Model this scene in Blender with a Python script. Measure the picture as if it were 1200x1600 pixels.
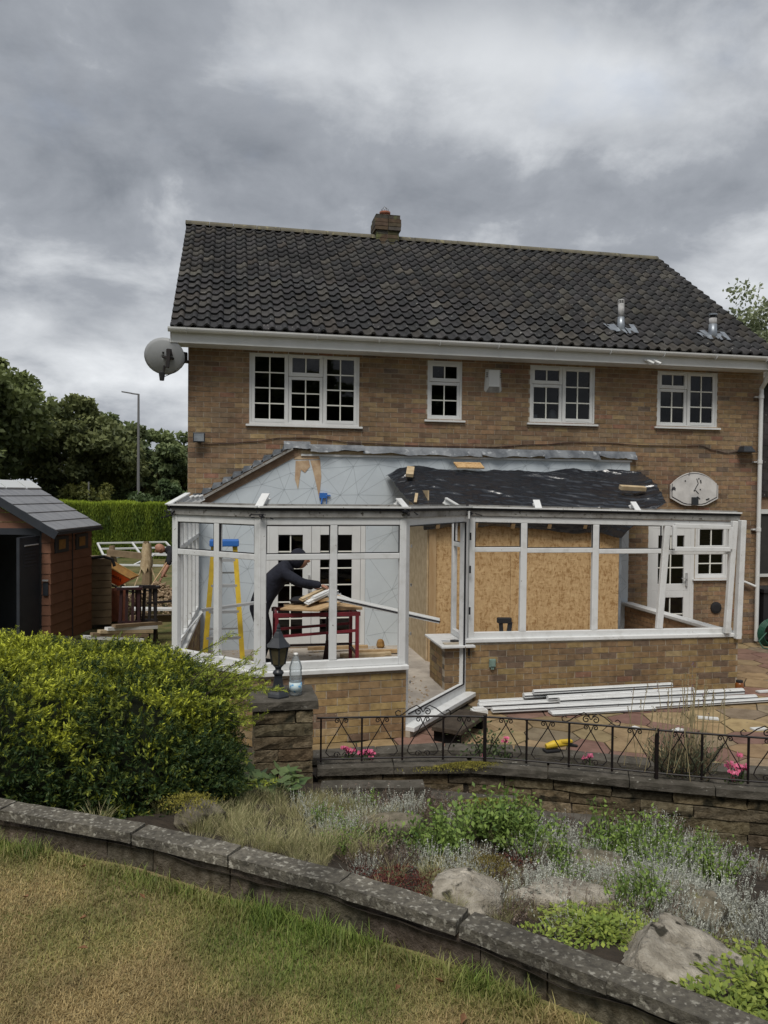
import bpy, math, random
import numpy as np
from mathutils import Vector, Matrix
rng = np.random.default_rng(7); random.seed(7)
PI = math.pi
scene = bpy.context.scene
for o in list(bpy.data.objects): bpy.data.objects.remove(o)
COL = scene.collection

# ---------------------------------------------------------------- camera
TH, PITCH, ROLL = math.radians(11.2), math.radians(-1.38), 0.010
CAM = Vector((.642, -11.647, 2.5))
fw = Vector((math.sin(TH)*math.cos(PITCH), math.cos(TH)*math.cos(PITCH), math.sin(PITCH)))
r0 = Vector((math.cos(TH), -math.sin(TH), 0)); u0 = r0.cross(fw)
rt = r0*math.cos(ROLL)+u0*math.sin(ROLL); up = rt.cross(fw)
cd = bpy.data.cameras.new('camera'); cam = bpy.data.objects.new('camera', cd); COL.objects.link(cam)
M = Matrix.Identity(4)
for i in range(3):
    M[i][0] = rt[i]; M[i][1] = up[i]; M[i][2] = -fw[i]; M[i][3] = CAM[i]
cam.matrix_world = M
cd.sensor_fit = 'VERTICAL'; cd.sensor_height = 32; cd.sensor_width = 24; cd.lens = 24
cd.clip_start = .05; cd.clip_end = 2000
scene.camera = cam

# ---------------------------------------------------------------- sky
world = bpy.data.worlds.new('World'); scene.world = world; world.use_nodes = True
SUN_EL, SUN_AZ = math.radians(58), math.radians(205)      # direction towards the sun (azimuth clockwise from +Y)
nt = world.node_tree; N = nt.nodes; L = nt.links
for n in list(N): N.remove(n)
def nd(t, **kw):
    n = N.new(t)
    for k, v in kw.items(): setattr(n, k, v)
    return n
def wmath(op, a, b=None, clamp=False):
    n = N.new('ShaderNodeMath'); n.operation = op; n.use_clamp = clamp
    for i, v in enumerate((a, b)):
        if v is None: continue
        if isinstance(v, (int, float)): n.inputs[i].default_value = v
        else: L.new(v, n.inputs[i])
    return n.outputs[0]
out = nd('ShaderNodeOutputWorld'); bg = nd('ShaderNodeBackground'); bg.inputs['Strength'].default_value = .1
L.new(bg.outputs[0], out.inputs[0])
sky = nd('ShaderNodeTexSky'); sky.sky_type = 'NISHITA'; sky.sun_disc = False
sky.sun_elevation = SUN_EL; sky.sun_rotation = SUN_AZ
tc = nd('ShaderNodeTexCoord'); sep = nd('ShaderNodeSeparateXYZ'); L.new(tc.outputs['Generated'], sep.inputs[0])
zz = wmath('ADD', wmath('ABSOLUTE', sep.outputs[2]), .35)
cx = wmath('DIVIDE', sep.outputs[0], zz); cy = wmath('DIVIDE', sep.outputs[1], zz)
comb = nd('ShaderNodeCombineXYZ'); L.new(cx, comb.inputs[0]); L.new(cy, comb.inputs[1])
def wnoise(scale, detail, rough, off, dist=0):
    mp = nd('ShaderNodeMapping'); mp.inputs['Location'].default_value = off; L.new(comb.outputs[0], mp.inputs[0])
    n = nd('ShaderNodeTexNoise'); n.inputs['Scale'].default_value = scale; n.inputs['Detail'].default_value = detail
    n.inputs['Roughness'].default_value = rough; n.inputs['Distortion'].default_value = dist
    L.new(mp.outputs[0], n.inputs['Vector']); return n.outputs['Fac']
def wmap(v, a, b):
    n = nd('ShaderNodeMapRange'); n.interpolation_type = 'SMOOTHSTEP'; L.new(v, n.inputs[0])
    n.inputs[1].default_value = a; n.inputs[2].default_value = b; return n.outputs[0]
def wblob(c, sx, sy, rot, amp):
    """soft bank of thicker or thinner cloud centred on c in the cloud plane"""
    mp = nd('ShaderNodeMapping'); mp.vector_type = 'TEXTURE'; mp.inputs['Location'].default_value = (*c, 0); mp.inputs['Rotation'].default_value = (0, 0, rot); mp.inputs['Scale'].default_value = (sx, sy, 1)
    L.new(comb.outputs[0], mp.inputs[0]); ln = nd('ShaderNodeVectorMath', operation='LENGTH'); L.new(mp.outputs[0], ln.inputs[0])
    sub_ = wmath('SUBTRACT', 1.0, wmath('ADD', ln.outputs['Value'], wmath('MULTIPLY', wmath('SUBTRACT', n2, .5), 1.1)), True)
    return wmath('MULTIPLY', wmap(sub_, 0, 1), amp)
CLOUD_A, CLOUD_B = (3.1, 1.7, 0), (9.4, 4.2, 3)
BLOBS = [((.27, 1.05), .42, .17, -.15, .30), ((.54, .96), .34, .15, .1, .17), ((.18, .95), .40, .12, .0, .12), ((.42, 1.25), .75, .17, -.2, -.22), ((-.20, 1.12), .35, .30, 0, -.16), ((-.34, 2.05), .8, .5, 0, .30), ((.95, 1.38), .4, .25, 0, .2)]
n1 = wnoise(1.6, 3, .5, CLOUD_A, .3); n2 = wnoise(4.6, 10, .58, CLOUD_B, .2)
cl = wmath('ADD', wmath('MULTIPLY', wmath('SUBTRACT', n1, .5), .5), wmath('MULTIPLY', wmath('SUBTRACT', n2, .5), 1.15))
cl = wmath('ADD', cl, .47)
for bl in BLOBS: cl = wmath('ADD', cl, wblob(*bl))
ramp = nd('ShaderNodeValToRGB'); e = ramp.color_ramp.elements
e[0].position = 0; e[0].color = (.078, .086, .099, 1); e[1].position = 1; e[1].color = (.345, .355, .365, 1)
m_ = e.new(.45); m_.color = (.132, .141, .156, 1)
L.new(cl, ramp.inputs[0])
vm = nd('ShaderNodeVectorMath', operation='SCALE'); vm.inputs['Scale'].default_value = 13.6
L.new(ramp.outputs[0], vm.inputs[0])
mix = nd('ShaderNodeMix', data_type='RGBA')
gap = wmap(wnoise(2.2, 5, .55, (1.5, 7.7, 5), .2), .60, .72)
gap = wmath('MULTIPLY', gap, .14)
L.new(gap, mix.inputs['Factor']); L.new(vm.outputs[0], mix.inputs[6]); L.new(sky.outputs[0], mix.inputs[7])
L.new(mix.outputs[2], bg.inputs['Color'])

sd = bpy.data.lights.new('sun', 'SUN'); sd.energy = 1.5; sd.angle = math.radians(26); sd.color = (1, .955, .88)
sun = bpy.data.objects.new('sun', sd); COL.objects.link(sun)
sdir = Vector((math.sin(SUN_AZ)*math.cos(SUN_EL), math.cos(SUN_AZ)*math.cos(SUN_EL), math.sin(SUN_EL)))
sun.rotation_euler = sdir.to_track_quat('Z', 'Y').to_euler()
vs = scene.view_settings; vs.view_transform = 'Standard'; vs.look = 'None'; vs.exposure = 1.0; vs.gamma = 1; vs.use_curve_mapping = False
scene.render.engine = 'CYCLES'
scene.render.resolution_x, scene.render.resolution_y = 768, 1024

# ---------------------------------------------------------------- materials
MATS = {}
def mat(name, c, rough=.75, c2=None, scale=6, lo=.35, hi=.65, bump=0, bscale=60, spec=.3, metal=0, attr=False,
        detail=6, c3=None, s3=30, lo3=.55, hi3=.7, stretch=None, trans=0, space='Position', stain=None):
    """procedural material: c, blotched with c2 by a noise, speckled with c3, optional vertex tint"""
    m = bpy.data.materials.new(name); m.use_nodes = True; t = m.node_tree; n, l = t.nodes, t.links
    b = n['Principled BSDF']; b.inputs['Roughness'].default_value = rough; b.inputs['Metallic'].default_value = metal
    b.inputs['Specular IOR Level'].default_value = spec
    if space == 'Position': co = n.new('ShaderNodeNewGeometry').outputs['Position']
    else: co = n.new('ShaderNodeTexCoord').outputs['Object']
    if stretch:
        mp = n.new('ShaderNodeMapping'); mp.inputs['Scale'].default_value = stretch; l.new(co, mp.inputs[0]); co = mp.outputs[0]
    def noise(s, d=detail, r=.6):
        q = n.new('ShaderNodeTexNoise'); q.inputs['Scale'].default_value = s; q.inputs['Detail'].default_value = d
        q.inputs['Roughness'].default_value = r; l.new(co, q.inputs['Vector']); return q.outputs['Fac']
    def rng_(v, a, z):
        q = n.new('ShaderNodeMapRange'); q.inputs[1].default_value = a; q.inputs[2].default_value = z; l.new(v, q.inputs[0]); return q.outputs[0]
    def mixc(f, a, z, mode='MIX'):
        q = n.new('ShaderNodeMix'); q.data_type = 'RGBA'; q.blend_type = mode
        if isinstance(f, float): q.inputs['Factor'].default_value = f
        else: l.new(f, q.inputs['Factor'])
        for i, v in ((6, a), (7, z)):
            if isinstance(v, tuple): q.inputs[i].default_value = (*v, 1)
            else: l.new(v, q.inputs[i])
        return q.outputs[2]
    col = c
    if attr:
        a = n.new('ShaderNodeAttribute'); a.attribute_name = 'Col'; col = mixc(1.0, a.outputs['Color'], c, 'MULTIPLY')
    if c2: 
        if attr: col = mixc(rng_(noise(scale), lo, hi), col, mixc(1.0, col, c2, 'MULTIPLY'))
        else: col = mixc(rng_(noise(scale), lo, hi), c, c2)
    if c3: col = mixc(rng_(noise(s3, 4, .5), lo3, hi3), col, c3)
    if stain:   # broad weathering: damp and dust patches
        q = n.new('ShaderNodeMapRange'); q.inputs[1].default_value = .3; q.inputs[2].default_value = .7; q.inputs[3].default_value = 1-stain[1]; q.inputs[4].default_value = 1+stain[1]*.6
        l.new(noise(stain[0], 7, .62), q.inputs[0]); vv_ = n.new('ShaderNodeVectorMath'); vv_.operation = 'SCALE'; l.new(q.outputs[0], vv_.inputs['Scale'])
        if isinstance(col, tuple): vv_.inputs[0].default_value = col
        else: l.new(col, vv_.inputs[0])
        col = vv_.outputs[0]
    if isinstance(col, tuple): b.inputs['Base Color'].default_value = (*col, 1)
    else: l.new(col, b.inputs['Base Color'])
    if bump:
        bp = n.new('ShaderNodeBump'); bp.inputs['Strength'].default_value = 1; bp.inputs['Distance'].default_value = bump
        l.new(noise(bscale, 6, .65), bp.inputs['Height']); l.new(bp.outputs[0], b.inputs['Normal'])
    if trans:
        tr = n.new('ShaderNodeBsdfTranslucent'); mx = n.new('ShaderNodeMixShader'); mx.inputs[0].default_value = trans
        if isinstance(col, tuple): tr.inputs[0].default_value = (*col, 1)
        else: l.new(col, tr.inputs[0])
        l.new(b.outputs[0], mx.inputs[1]); l.new(tr.outputs[0], mx.inputs[2]); l.new(mx.outputs[0], n['Material Output'].inputs[0])
    MATS[name] = m; return m
def glass_mat(name, tint=(.75, .8, .8), rough=.02, ior=1.5, haze=0):
    m = bpy.data.materials.new(name); m.use_nodes = True; t = m.node_tree; n, l = t.nodes, t.links
    n.remove(n['Principled BSDF'])
    tr = n.new('ShaderNodeBsdfTransparent'); tr.inputs[0].default_value = (*tint, 1)
    g = n.new('ShaderNodeBsdfGlossy'); g.inputs['Roughness'].default_value = rough
    fr = n.new('ShaderNodeFresnel'); fr.inputs[0].default_value = ior
    mx = n.new('ShaderNodeMixShader'); l.new(fr.outputs[0], mx.inputs[0]); l.new(tr.outputs[0], mx.inputs[1]); l.new(g.outputs[0], mx.inputs[2])
    last = mx.outputs[0]
    if haze:
        df = n.new('ShaderNodeBsdfDiffuse'); df.inputs[0].default_value = (.75, .8, .82, 1); m2 = n.new('ShaderNodeMixShader'); m2.inputs[0].default_value = haze
        l.new(last, m2.inputs[1]); l.new(df.outputs[0], m2.inputs[2]); last = m2.outputs[0]
    l.new(last, n['Material Output'].inputs[0]); MATS[name] = m; return m

mat('brick', (1, 1, 1), .88, (.62, .60, .58), 14, .40, .68, bump=.004, bscale=90, attr=True, c3=(.42, .36, .28), s3=55, lo3=.66, hi3=.80, stain=(1.3, .32))
mat('brick_plain', (.25, .17, .11), .9, (.17, .11, .075), 9, bump=.004)
mat('mortar', (.42, .37, .29), .95, (.30, .255, .20), 12, bump=.002, stain=(1.3, .3))
mat('roof_tile', (1, 1, 1), .78, (.66, .66, .68), 5, .35, .65, bump=.004, bscale=70, attr=True, c3=(.22, .215, .20), s3=20, lo3=.67, hi3=.71, stain=(1.1, .45))
mat('upvc', (.64, .65, .65), .38, (.58, .59, .585), 3, bump=0)
mat('upvc_worn', (.62, .63, .63), .45, (.47, .47, .455), 7, .50, .80, c3=(.16, .14, .11), s3=26, lo3=.69, hi3=.76)
mat('beam_grey', (.30, .295, .28), .6, (.17, .16, .145), 6, .40, .65, c3=(.05, .04, .03), s3=22, lo3=.62, hi3=.70)
mat('gasket', (.012, .012, .016), .6)
mat('glass_bar', (.72, .72, .66), .4)
glass_mat('pane', (.42, .45, .48), .02, 1.5)
glass_mat('clear_plastic', (.90, .93, .95), .10, 1.3, .22)
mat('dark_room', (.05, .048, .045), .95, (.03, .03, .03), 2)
mat('lead', (.17, .185, .205), .5, (.07, .08, .095), 3.5, .38, .62, spec=.5, bump=.006, bscale=14, c3=(.33, .35, .37), s3=11, lo3=.60, hi3=.72)
mat('wallpaper', (.52, .575, .615), .8, (.47, .52, .56), 2, c3=(.56, .61, .64), s3=4, lo3=.6, hi3=.75)
mat('print_line', (.35, .39, .42), .8)
mat('plaster', (.52, .40, .27), .95, (.36, .24, .15), 7, bump=.004)
mat('osb', (.50, .33, .17), .8, (.34, .20, .085), 26, .44, .60, detail=3, bump=.002, c3=(.64, .47, .28), s3=34, lo3=.54, hi3=.62, stretch=(1, 1, .45))
mat('timber', (.46, .33, .19), .75, (.34, .22, .11), 9, stretch=(1, 1, .12), bump=.001)
mat('timber_pale', (.50, .40, .26), .75, (.36, .27, .16), 9, bump=.001)
mat('tarp', (.012, .014, .019), .20, (.018, .021, .027), 3, spec=.85, bump=.005, bscale=14)
mat('concrete_floor', (.40, .36, .31), .9, (.26, .23, .20), 3.2, .38, .66, bump=.004, c3=(.17, .14, .11), s3=14, lo3=.62, hi3=.74)
mat('paver', (1, 1, 1), .85, (.66, .64, .62), 6, .40, .66, bump=.006, bscale=35, attr=True, c3=(.11, .09, .07), s3=11, lo3=.64, hi3=.76)
mat('paver_joint', (.06, .048, .036), .95, (.035, .03, .02), 8, c3=(.07, .08, .03), s3=6)
mat('walling', (1, 1, 1), .94, (.45, .42, .36), 24, .36, .64, bump=.014, bscale=75, attr=True, c3=(.028, .026, .016), s3=8, lo3=.58, hi3=.68, stain=(2.0, .45))
mat('coping', (.15, .137, .11), .93, (.075, .068, .056), 40, .38, .62, bump=.008, bscale=80, c3=(.32, .305, .26), s3=52, lo3=.555, hi3=.66, stain=(2.5, .6))
mat('coping_dark', (.095, .085, .07), .93, (.05, .045, .035), 9, .38, .62, bump=.008, bscale=60, c3=(.24, .23, .20), s3=24, lo3=.66, hi3=.72)
mat('soil', (.055, .042, .03), .98, (.03, .024, .018), 10, bump=.02, bscale=30)
mat('lawn_soil', (.30, .235, .12), .98, (.19, .185, .065), 2.2, .40, .62, bump=.02, bscale=60, c3=(.10, .075, .04), s3=9, lo3=.58, hi3=.72)
mat('rock', (.46, .42, .35), .92, (.27, .24, .19), 16, .38, .62, bump=.03, bscale=34, c3=(.055, .05, .036), s3=13, lo3=.60, hi3=.66, stain=(5, .4))
mat('rock_dark', (.20, .175, .13), .92, (.09, .08, .055), 16, .38, .62, bump=.02, bscale=22, c3=(.20, .20, .05), s3=6, lo3=.60, hi3=.70)
mat('leaf', (1, 1, 1), .6, attr=True, trans=.30)
mat('leaf_gloss', (1, 1, 1), .42, attr=True, trans=.18, spec=.45)
mat('moss', (1, 1, 1), .95, attr=True)
mat('bark', (.07, .055, .04), .95, (.04, .03, .022), 10, bump=.02)
mat('iron', (.007, .006, .007), .5, (.014, .009, .008), 20, spec=.3)
mat('black_metal', (.018, .021, .026), .42, (.04, .045, .05), 14, .55, .75, spec=.5)
mat('dark_plastic', (.02, .02, .022), .5)
mat('lamp_glass', (.075, .065, .04), .18, (.13, .11, .06), 9, spec=.5)
mat('red_metal', (.17, .018, .028), .5, (.10, .015, .02), 10)
mat('dark_red_metal', (.032, .009, .011), .55, (.018, .008, .008), 10)
mat('orange_paint', (.62, .10, .02), .45, (.50, .075, .015), 8)
mat('rust', (.30, .17, .05), .8, (.22, .12, .04), 12)
mat('yellow', (.60, .42, .035), .5, (.46, .31, .03), 9)
mat('alu', (.55, .56, .57), .38, metal=.6)
mat('galv', (.30, .33, .36), .42, (.19, .21, .24), 8, metal=.55)
mat('flue_grey', (.42, .42, .42), .6, (.2, .2, .2), 8)
mat('blue', (.03, .13, .42), .5)
mat('shed_panel', (.19, .092, .058), .7, (.155, .074, .047), 4, bump=.001)
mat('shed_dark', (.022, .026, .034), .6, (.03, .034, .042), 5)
mat('shed_roof', (.25, .258, .275), .5, (.18, .187, .205), 3, stretch=(1, 4, 1))
mat('tan_panel', (.22, .16, .10), .75, (.16, .115, .07), 6)
mat('skylight', (.62, .65, .66), .4)
mat('terracotta', (.27, .10, .06), .85, (.18, .07, .045), 12)
mat('skin', (.36, .19, .13), .55, (.30, .15, .10), 18)
mat('navy_cloth', (.010, .011, .019), .95, (.019, .021, .032), 7, bump=.03, bscale=11)
mat('dark_cloth', (.014, .014, .018), .9, (.022, .022, .026), 8)
mat('dish', (.30, .31, .32), .5, (.25, .26, .27), 4)
mat('white_paint', (.72, .72, .70), .5)
mat('board', (.58, .57, .555), .6, (.44, .43, .42), 6, c3=(.04, .04, .045), s3=7, lo3=.68, hi3=.73)
mat('cable', (.035, .016, .016), .6)
mat('green_hose', (.02, .075, .05), .5)
mat('green_box', (.16, .23, .20), .5)
mat('amber', (.18, .06, .012), .25, spec=.5)
mat('petal', (.50, .05, .15), .6, (.62, .20, .30), 60)
mat('rubble', (.40, .31, .21), .95, (.26, .19, .12), 12)
mat('blind', (.13, .075, .045), .6)
mat('lamp_post', (.16, .16, .165), .6)

def osb_mat():
    m = bpy.data.materials.new('osb'); m.use_nodes = True; t = m.node_tree; n, l = t.nodes, t.links; b = n['Principled BSDF']; b.inputs['Roughness'].default_value = .8; b.inputs['Specular IOR Level'].default_value = .25
    geo = n.new('ShaderNodeNewGeometry'); nz_ = n.new('ShaderNodeTexNoise'); nz_.inputs['Scale'].default_value = 5; l.new(geo.outputs['Position'], nz_.inputs['Vector'])
    cols = []
    for sc, rot in (((1, 1, .30), .35), ((.32, 1, 1), -.3), ((1, 1, .45), -.7)):
        rv = n.new('ShaderNodeMapping'); rv.inputs['Rotation'].default_value = (0, rot, 0); rv.inputs['Scale'].default_value = sc
        ad = n.new('ShaderNodeVectorMath'); ad.operation = 'MULTIPLY_ADD'; l.new(nz_.outputs['Color'], ad.inputs[0]); ad.inputs[1].default_value = (.12, .12, .12); l.new(geo.outputs['Position'], ad.inputs[2]); l.new(ad.outputs[0], rv.inputs[0])
        v = n.new('ShaderNodeTexVoronoi'); v.inputs['Scale'].default_value = 46; v.inputs['Randomness'].default_value = 1; l.new(rv.outputs[0], v.inputs['Vector'])
        s_ = n.new('ShaderNodeSeparateColor'); l.new(v.outputs['Color'], s_.inputs[0]); cols.append(s_.outputs[0])
    q = n.new('ShaderNodeMix'); q.data_type = 'FLOAT'; q.inputs[0].default_value = .5; l.new(cols[0], q.inputs[2]); l.new(cols[1], q.inputs[3])
    q2 = n.new('ShaderNodeMix'); q2.data_type = 'FLOAT'; q2.inputs[0].default_value = .35; l.new(q.outputs[0], q2.inputs[2]); l.new(cols[2], q2.inputs[3])
    r = n.new('ShaderNodeValToRGB'); e = r.color_ramp.elements; e[0].position = .22; e[0].color = (.31, .18, .075, 1); e[1].position = .85; e[1].color = (.57, .40, .215, 1); k = e.new(.40); k.color = (.45, .295, .145, 1); k = e.new(.62); k.color = (.50, .335, .17, 1)
    l.new(q2.outputs[0], r.inputs[0]); l.new(r.outputs[0], b.inputs['Base Color']); MATS['osb'] = m
osb_mat()

# ---------------------------------------------------------------- mesh helpers
def fast_mesh(name, V, F, colors=None, smooth=False, fcol=None):
    me = bpy.data.meshes.new(name)
    V = np.asarray(V, dtype=np.float32); F = np.asarray(F, dtype=np.int32); k = F.shape[1]
    me.vertices.add(len(V)); me.vertices.foreach_set('co', V.ravel())
    me.loops.add(F.size); me.loops.foreach_set('vertex_index', F.ravel())
    me.polygons.add(len(F)); me.polygons.foreach_set('loop_start', np.arange(0, F.size, k, dtype=np.int32))
    try: me.polygons.foreach_set('loop_total', np.full(len(F), k, dtype=np.int32))
    except Exception: pass
    me.update(calc_edges=True)
    if colors is not None:
        a = me.color_attributes.new('Col', 'FLOAT_COLOR', 'POINT')
        c4 = np.ones((len(V), 4), dtype=np.float32); c4[:, :3] = colors; a.data.foreach_set('color', c4.ravel())
    if smooth: me.polygons.foreach_set('use_smooth', np.ones(len(F), dtype=bool))
    return me
class MB:
    """collects shapes; build() links them as one mesh object"""
    def __init__(s): s.v = []; s.f = []; s.c = []; s.cur = None; s.sm = []; s.smooth = False
    def _add(s, vs, fs):
        o = len(s.v); s.v += [tuple(p) for p in vs]; s.f += [tuple(i+o for i in f) for f in fs]
        if s.cur is not None: s.c += [s.cur]*len(vs)
        s.sm += [s.smooth]*len(fs); return s
    def box(s, a, b):
        x0, y0, z0 = a; x1, y1, z1 = b
        return s._add([(x0,y0,z0),(x1,y0,z0),(x1,y1,z0),(x0,y1,z0),(x0,y0,z1),(x1,y0,z1),(x1,y1,z1),(x0,y1,z1)],
                      [(0,3,2,1),(4,5,6,7),(0,1,5,4),(1,2,6,5),(2,3,7,6),(3,0,4,7)])
    def bar(s, p, q, w, h, upv=(0,0,1), off=(0,0)):
        p, q = Vector(p), Vector(q); d = (q-p).normalized(); u = Vector(upv)
        if abs(d.dot(u)) > .99: u = Vector((0,1,0))
        side = d.cross(u).normalized(); u = side.cross(d).normalized()
        o = side*off[0]+u*off[1]; vs = []
        for e in (p, q):
            for a, b in ((-1,-1),(1,-1),(1,1),(-1,1)): vs.append(e+o+side*a*w/2+u*b*h/2)
        return s._add(vs, [(0,1,2,3),(7,6,5,4),(0,4,5,1),(1,5,6,2),(2,6,7,3),(3,7,4,0)])
    def tube(s, pts, r, n=8, cap=True):
        pts = [Vector(p) for p in pts]; rs = r if isinstance(r, (list, tuple)) else [r]*len(pts)
        vs = []; fs = []; prev = None
        for i, p in enumerate(pts):
            d = (pts[min(i+1, len(pts)-1)]-pts[max(i-1, 0)]).normalized()
            if prev is None:
                a = d.orthogonal().normalized()
            else:
                a = (prev-d*prev.dot(d))
                a = a.normalized() if a.length > 1e-5 else d.orthogonal().normalized()
            prev = a; b = d.cross(a)
            for k in range(n):
                t = 2*PI*k/n; vs.append(p+(a*math.cos(t)+b*math.sin(t))*rs[i])
        for i in range(len(pts)-1):
            for k in range(n): fs.append((i*n+k, i*n+(k+1)%n, (i+1)*n+(k+1)%n, (i+1)*n+k))
        if cap: fs += [tuple(range(n-1,-1,-1)), tuple((len(pts)-1)*n+k for k in range(n))]
        return s._add(vs, fs)
    def lathe(s, prof, n=16, o=(0,0,0), phase=0):
        vs = []; fs = []; ox, oy, oz = o
        for r, z in prof:
            for k in range(n):
                t = 2*PI*k/n+phase; vs.append((ox+r*math.cos(t), oy+r*math.sin(t), oz+z))
        for i in range(len(prof)-1):
            for k in range(n): fs.append((i*n+k, i*n+(k+1)%n, (i+1)*n+(k+1)%n, (i+1)*n+k))
        fs += [tuple(range(n-1,-1,-1)), tuple((len(prof)-1)*n+k for k in range(n))]
        return s._add(vs, fs)
    def prism(s, poly, z0, z1):
        n = len(poly)
        A = sum(poly[i][0]*poly[(i+1)%n][1]-poly[(i+1)%n][0]*poly[i][1] for i in range(n))
        if A < 0: poly = poly[::-1]
        vs = [(x,y,z0) for x,y in poly]+[(x,y,z1) for x,y in poly]
        fs = [tuple(range(n-1,-1,-1)), tuple(range(n,2*n))]+[(i,(i+1)%n,n+(i+1)%n,n+i) for i in range(n)]
        return s._add(vs, fs)
    def slab(s, pts, t):
        """planar polygon in space thickened by vector t"""
        n = len(pts); t = Vector(t); vs = [Vector(p) for p in pts]+[Vector(p)+t for p in pts]
        return s._add(vs, [tuple(range(n-1,-1,-1)), tuple(range(n,2*n))]+[(i,(i+1)%n,n+(i+1)%n,n+i) for i in range(n)])
    def faces(s, vs, fs): return s._add(vs, fs)
    def mesh(s, name):
        me = bpy.data.meshes.new(name); me.from_pydata(s.v, [], s.f); me.update()
        if s.c and len(s.c) == len(s.v):
            a = me.color_attributes.new('Col', 'FLOAT_COLOR', 'POINT')
            a.data.foreach_set('color', np.array([(*c, 1) for c in s.c], dtype=np.float32).ravel())
        if any(s.sm): me.polygons.foreach_set('use_smooth', np.array(s.sm, dtype=bool))
        return me
    def build(s, name, m, parent=None, **k): return obj(name, s.mesh(name), m, parent, **k)
def tag(o, label=None, cat=None, group=None, kind=None):
    if label: o['label'] = label
    if cat: o['category'] = cat
    if group: o['group'] = group
    if kind: o['kind'] = kind
    return o
def obj(name, me, m=None, parent=None, bevel=0, local=False, **k):
    o = bpy.data.objects.new(name, me); COL.objects.link(o)
    if m and not me.materials: me.materials.append(MATS[m])
    if parent:
        o.parent = parent
        if parent.type == 'EMPTY' and not local: o.matrix_parent_inverse = parent.matrix_basis.inverted()
    if bevel:
        b = o.modifiers.new('bevel', 'BEVEL'); b.width = bevel; b.segments = 2; b.limit_method = 'ANGLE'
    return tag(o, **k)
def thing(name, label, cat, loc=(0,0,0), rz=0, group=None):
    o = bpy.data.objects.new(name, None); COL.objects.link(o); o.location = loc; o.rotation_euler = (0,0,rz)
    o.empty_display_size = .1
    return tag(o, label, cat, group)
def copy_tree(o, parent=None):
    c = o.copy(); COL.objects.link(c); c.parent = parent
    for ch in list(o.children): copy_tree(ch, c)
    return c
def jit(c, a): 
    f = 1+random.uniform(-a, a); return tuple(max(0, x*f*(1+random.uniform(-a*.3, a*.3))) for x in c)
# ================================================================ HOUSE
BRICKS = [(.275,.187,.105),(.25,.165,.095),(.31,.216,.122),(.22,.14,.088),(.27,.174,.108),(.25,.17,.108),(.345,.245,.132),
          (.18,.118,.078),(.275,.15,.10),(.168,.128,.098),(.265,.188,.118),(.29,.187,.108)]
BW = [8,8,6,5,7,7,2,3,2,2,6,6]
def brick_mesh(c, lx=.215, d=.10):
    mb = MB(); mb.cur = c
    mb.box((-lx/2, -d/2, 0), (lx/2, d/2, .065)); me = mb.mesh('brick'); me.materials.append(MATS['brick']); return me
BM = {}
def brick_variant(key, d, pal, wts):
    k = (key, d, id(pal))
    if k not in BM: BM[k] = [brick_mesh(jit(c, .07), .215, d) for c in pal for _ in range(2)]
    return random.choices(BM[k], [w for w in wts for _ in range(2)])[0]
def brick_wall(parent, p0, p1, z0, z1, openings=(), nind=10000, depth=.10, inset=.006, key=0, clip=None, pal=BRICKS, wts=BW, near=None, name='brick'):
    """stretcher-bond wall from p0 to p1 (plan points); outer face on the right hand of p0->p1 (camera side for left->right)"""
    p0, p1 = Vector((*p0, 0)), Vector((*p1, 0)); d = p1-p0; Ln = d.length; d.normalize(); nrm = Vector((d.y, -d.x, 0)); ang = math.atan2(d.y, d.x)
    rows = int((z1-z0)/.075+.01); items = []
    for k in range(rows):
        za, zb = z0+k*.075+.005, z0+k*.075+.07; zm = (za+zb)/2
        free = [(0, Ln)]
        ops = [(a, b) for a, b, c0, c1 in openings if c0 < zm < c1]
        if clip: ops += clip(zm)
        for a, b in ops:
            nf = []
            for f0, f1 in free:
                if b <= f0 or a >= f1: nf.append((f0, f1)); continue
                if a > f0: nf.append((f0, a))
                if b < f1: nf.append((b, f1))
            free = nf
        x = -.1125*(k % 2) - (.225 if k % 2 else 0)
        while x < Ln:
            for f0, f1 in free:
                a, b = max(x+.005, f0), min(x+.22, f1)
                if b-a > .03: items.append((a, b, za))
            x += .225
    if near is not None: items.sort(key=lambda t: near(p0+d*(t[0]+t[1])/2, t[2]))
    for i, (a, b, za) in enumerate(items):
        if i < nind:
            me = brick_variant(key, depth, pal, wts)
            o = bpy.data.objects.new(name, me); COL.objects.link(o); o.parent = parent
            if parent.type == 'EMPTY': o.matrix_parent_inverse = parent.matrix_basis.inverted()
            c = p0+d*(a+b)/2-nrm*(depth/2+random.uniform(-.0015, .0015)); o.location = (c.x, c.y, za)
            o.rotation_euler = (0, 0, ang); o.scale = ((b-a)/.215, 1, 1)
    rest = items[nind:]
    if rest:
        mb = MB()
        for a, b, za in rest:
            mb.cur = jit(random.choices(pal, wts)[0], .09); jj = random.uniform(-.0015, .0015)
            q0, q1 = p0+d*a-nrm*(depth/2+jj), p0+d*b-nrm*(depth/2+jj)
            mb.bar((q0.x, q0.y, za+.0325), (q1.x, q1.y, za+.0325), depth, .065)
        mb.build('brick_field', 'brick', parent, kind='stuff')
    return items

H = thing('brick_house', 'two-storey brown brick house with dark tiled roof behind the stripped conservatory', 'house', (4.75, 0, 0))
HX1 = 9.52
wins = {'w1': (.885, 2.545, 3.52, 4.61), 'w2': (3.62, 4.18, 3.66, 4.58), 'w3': (5.31, 6.43, 3.66, 4.59), 'w4': (7.545, 8.655, 3.66, 4.60)}
FD = (1.13, 2.66, .16, 2.06); BD = (7.43, 8.28, .10, 2.03); KW = (8.30, 8.915, 1.12, 2.03)
ops = [(a, b, c-.02, d) for a, b, c, d in wins.values()]+[FD, BD, KW]
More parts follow.
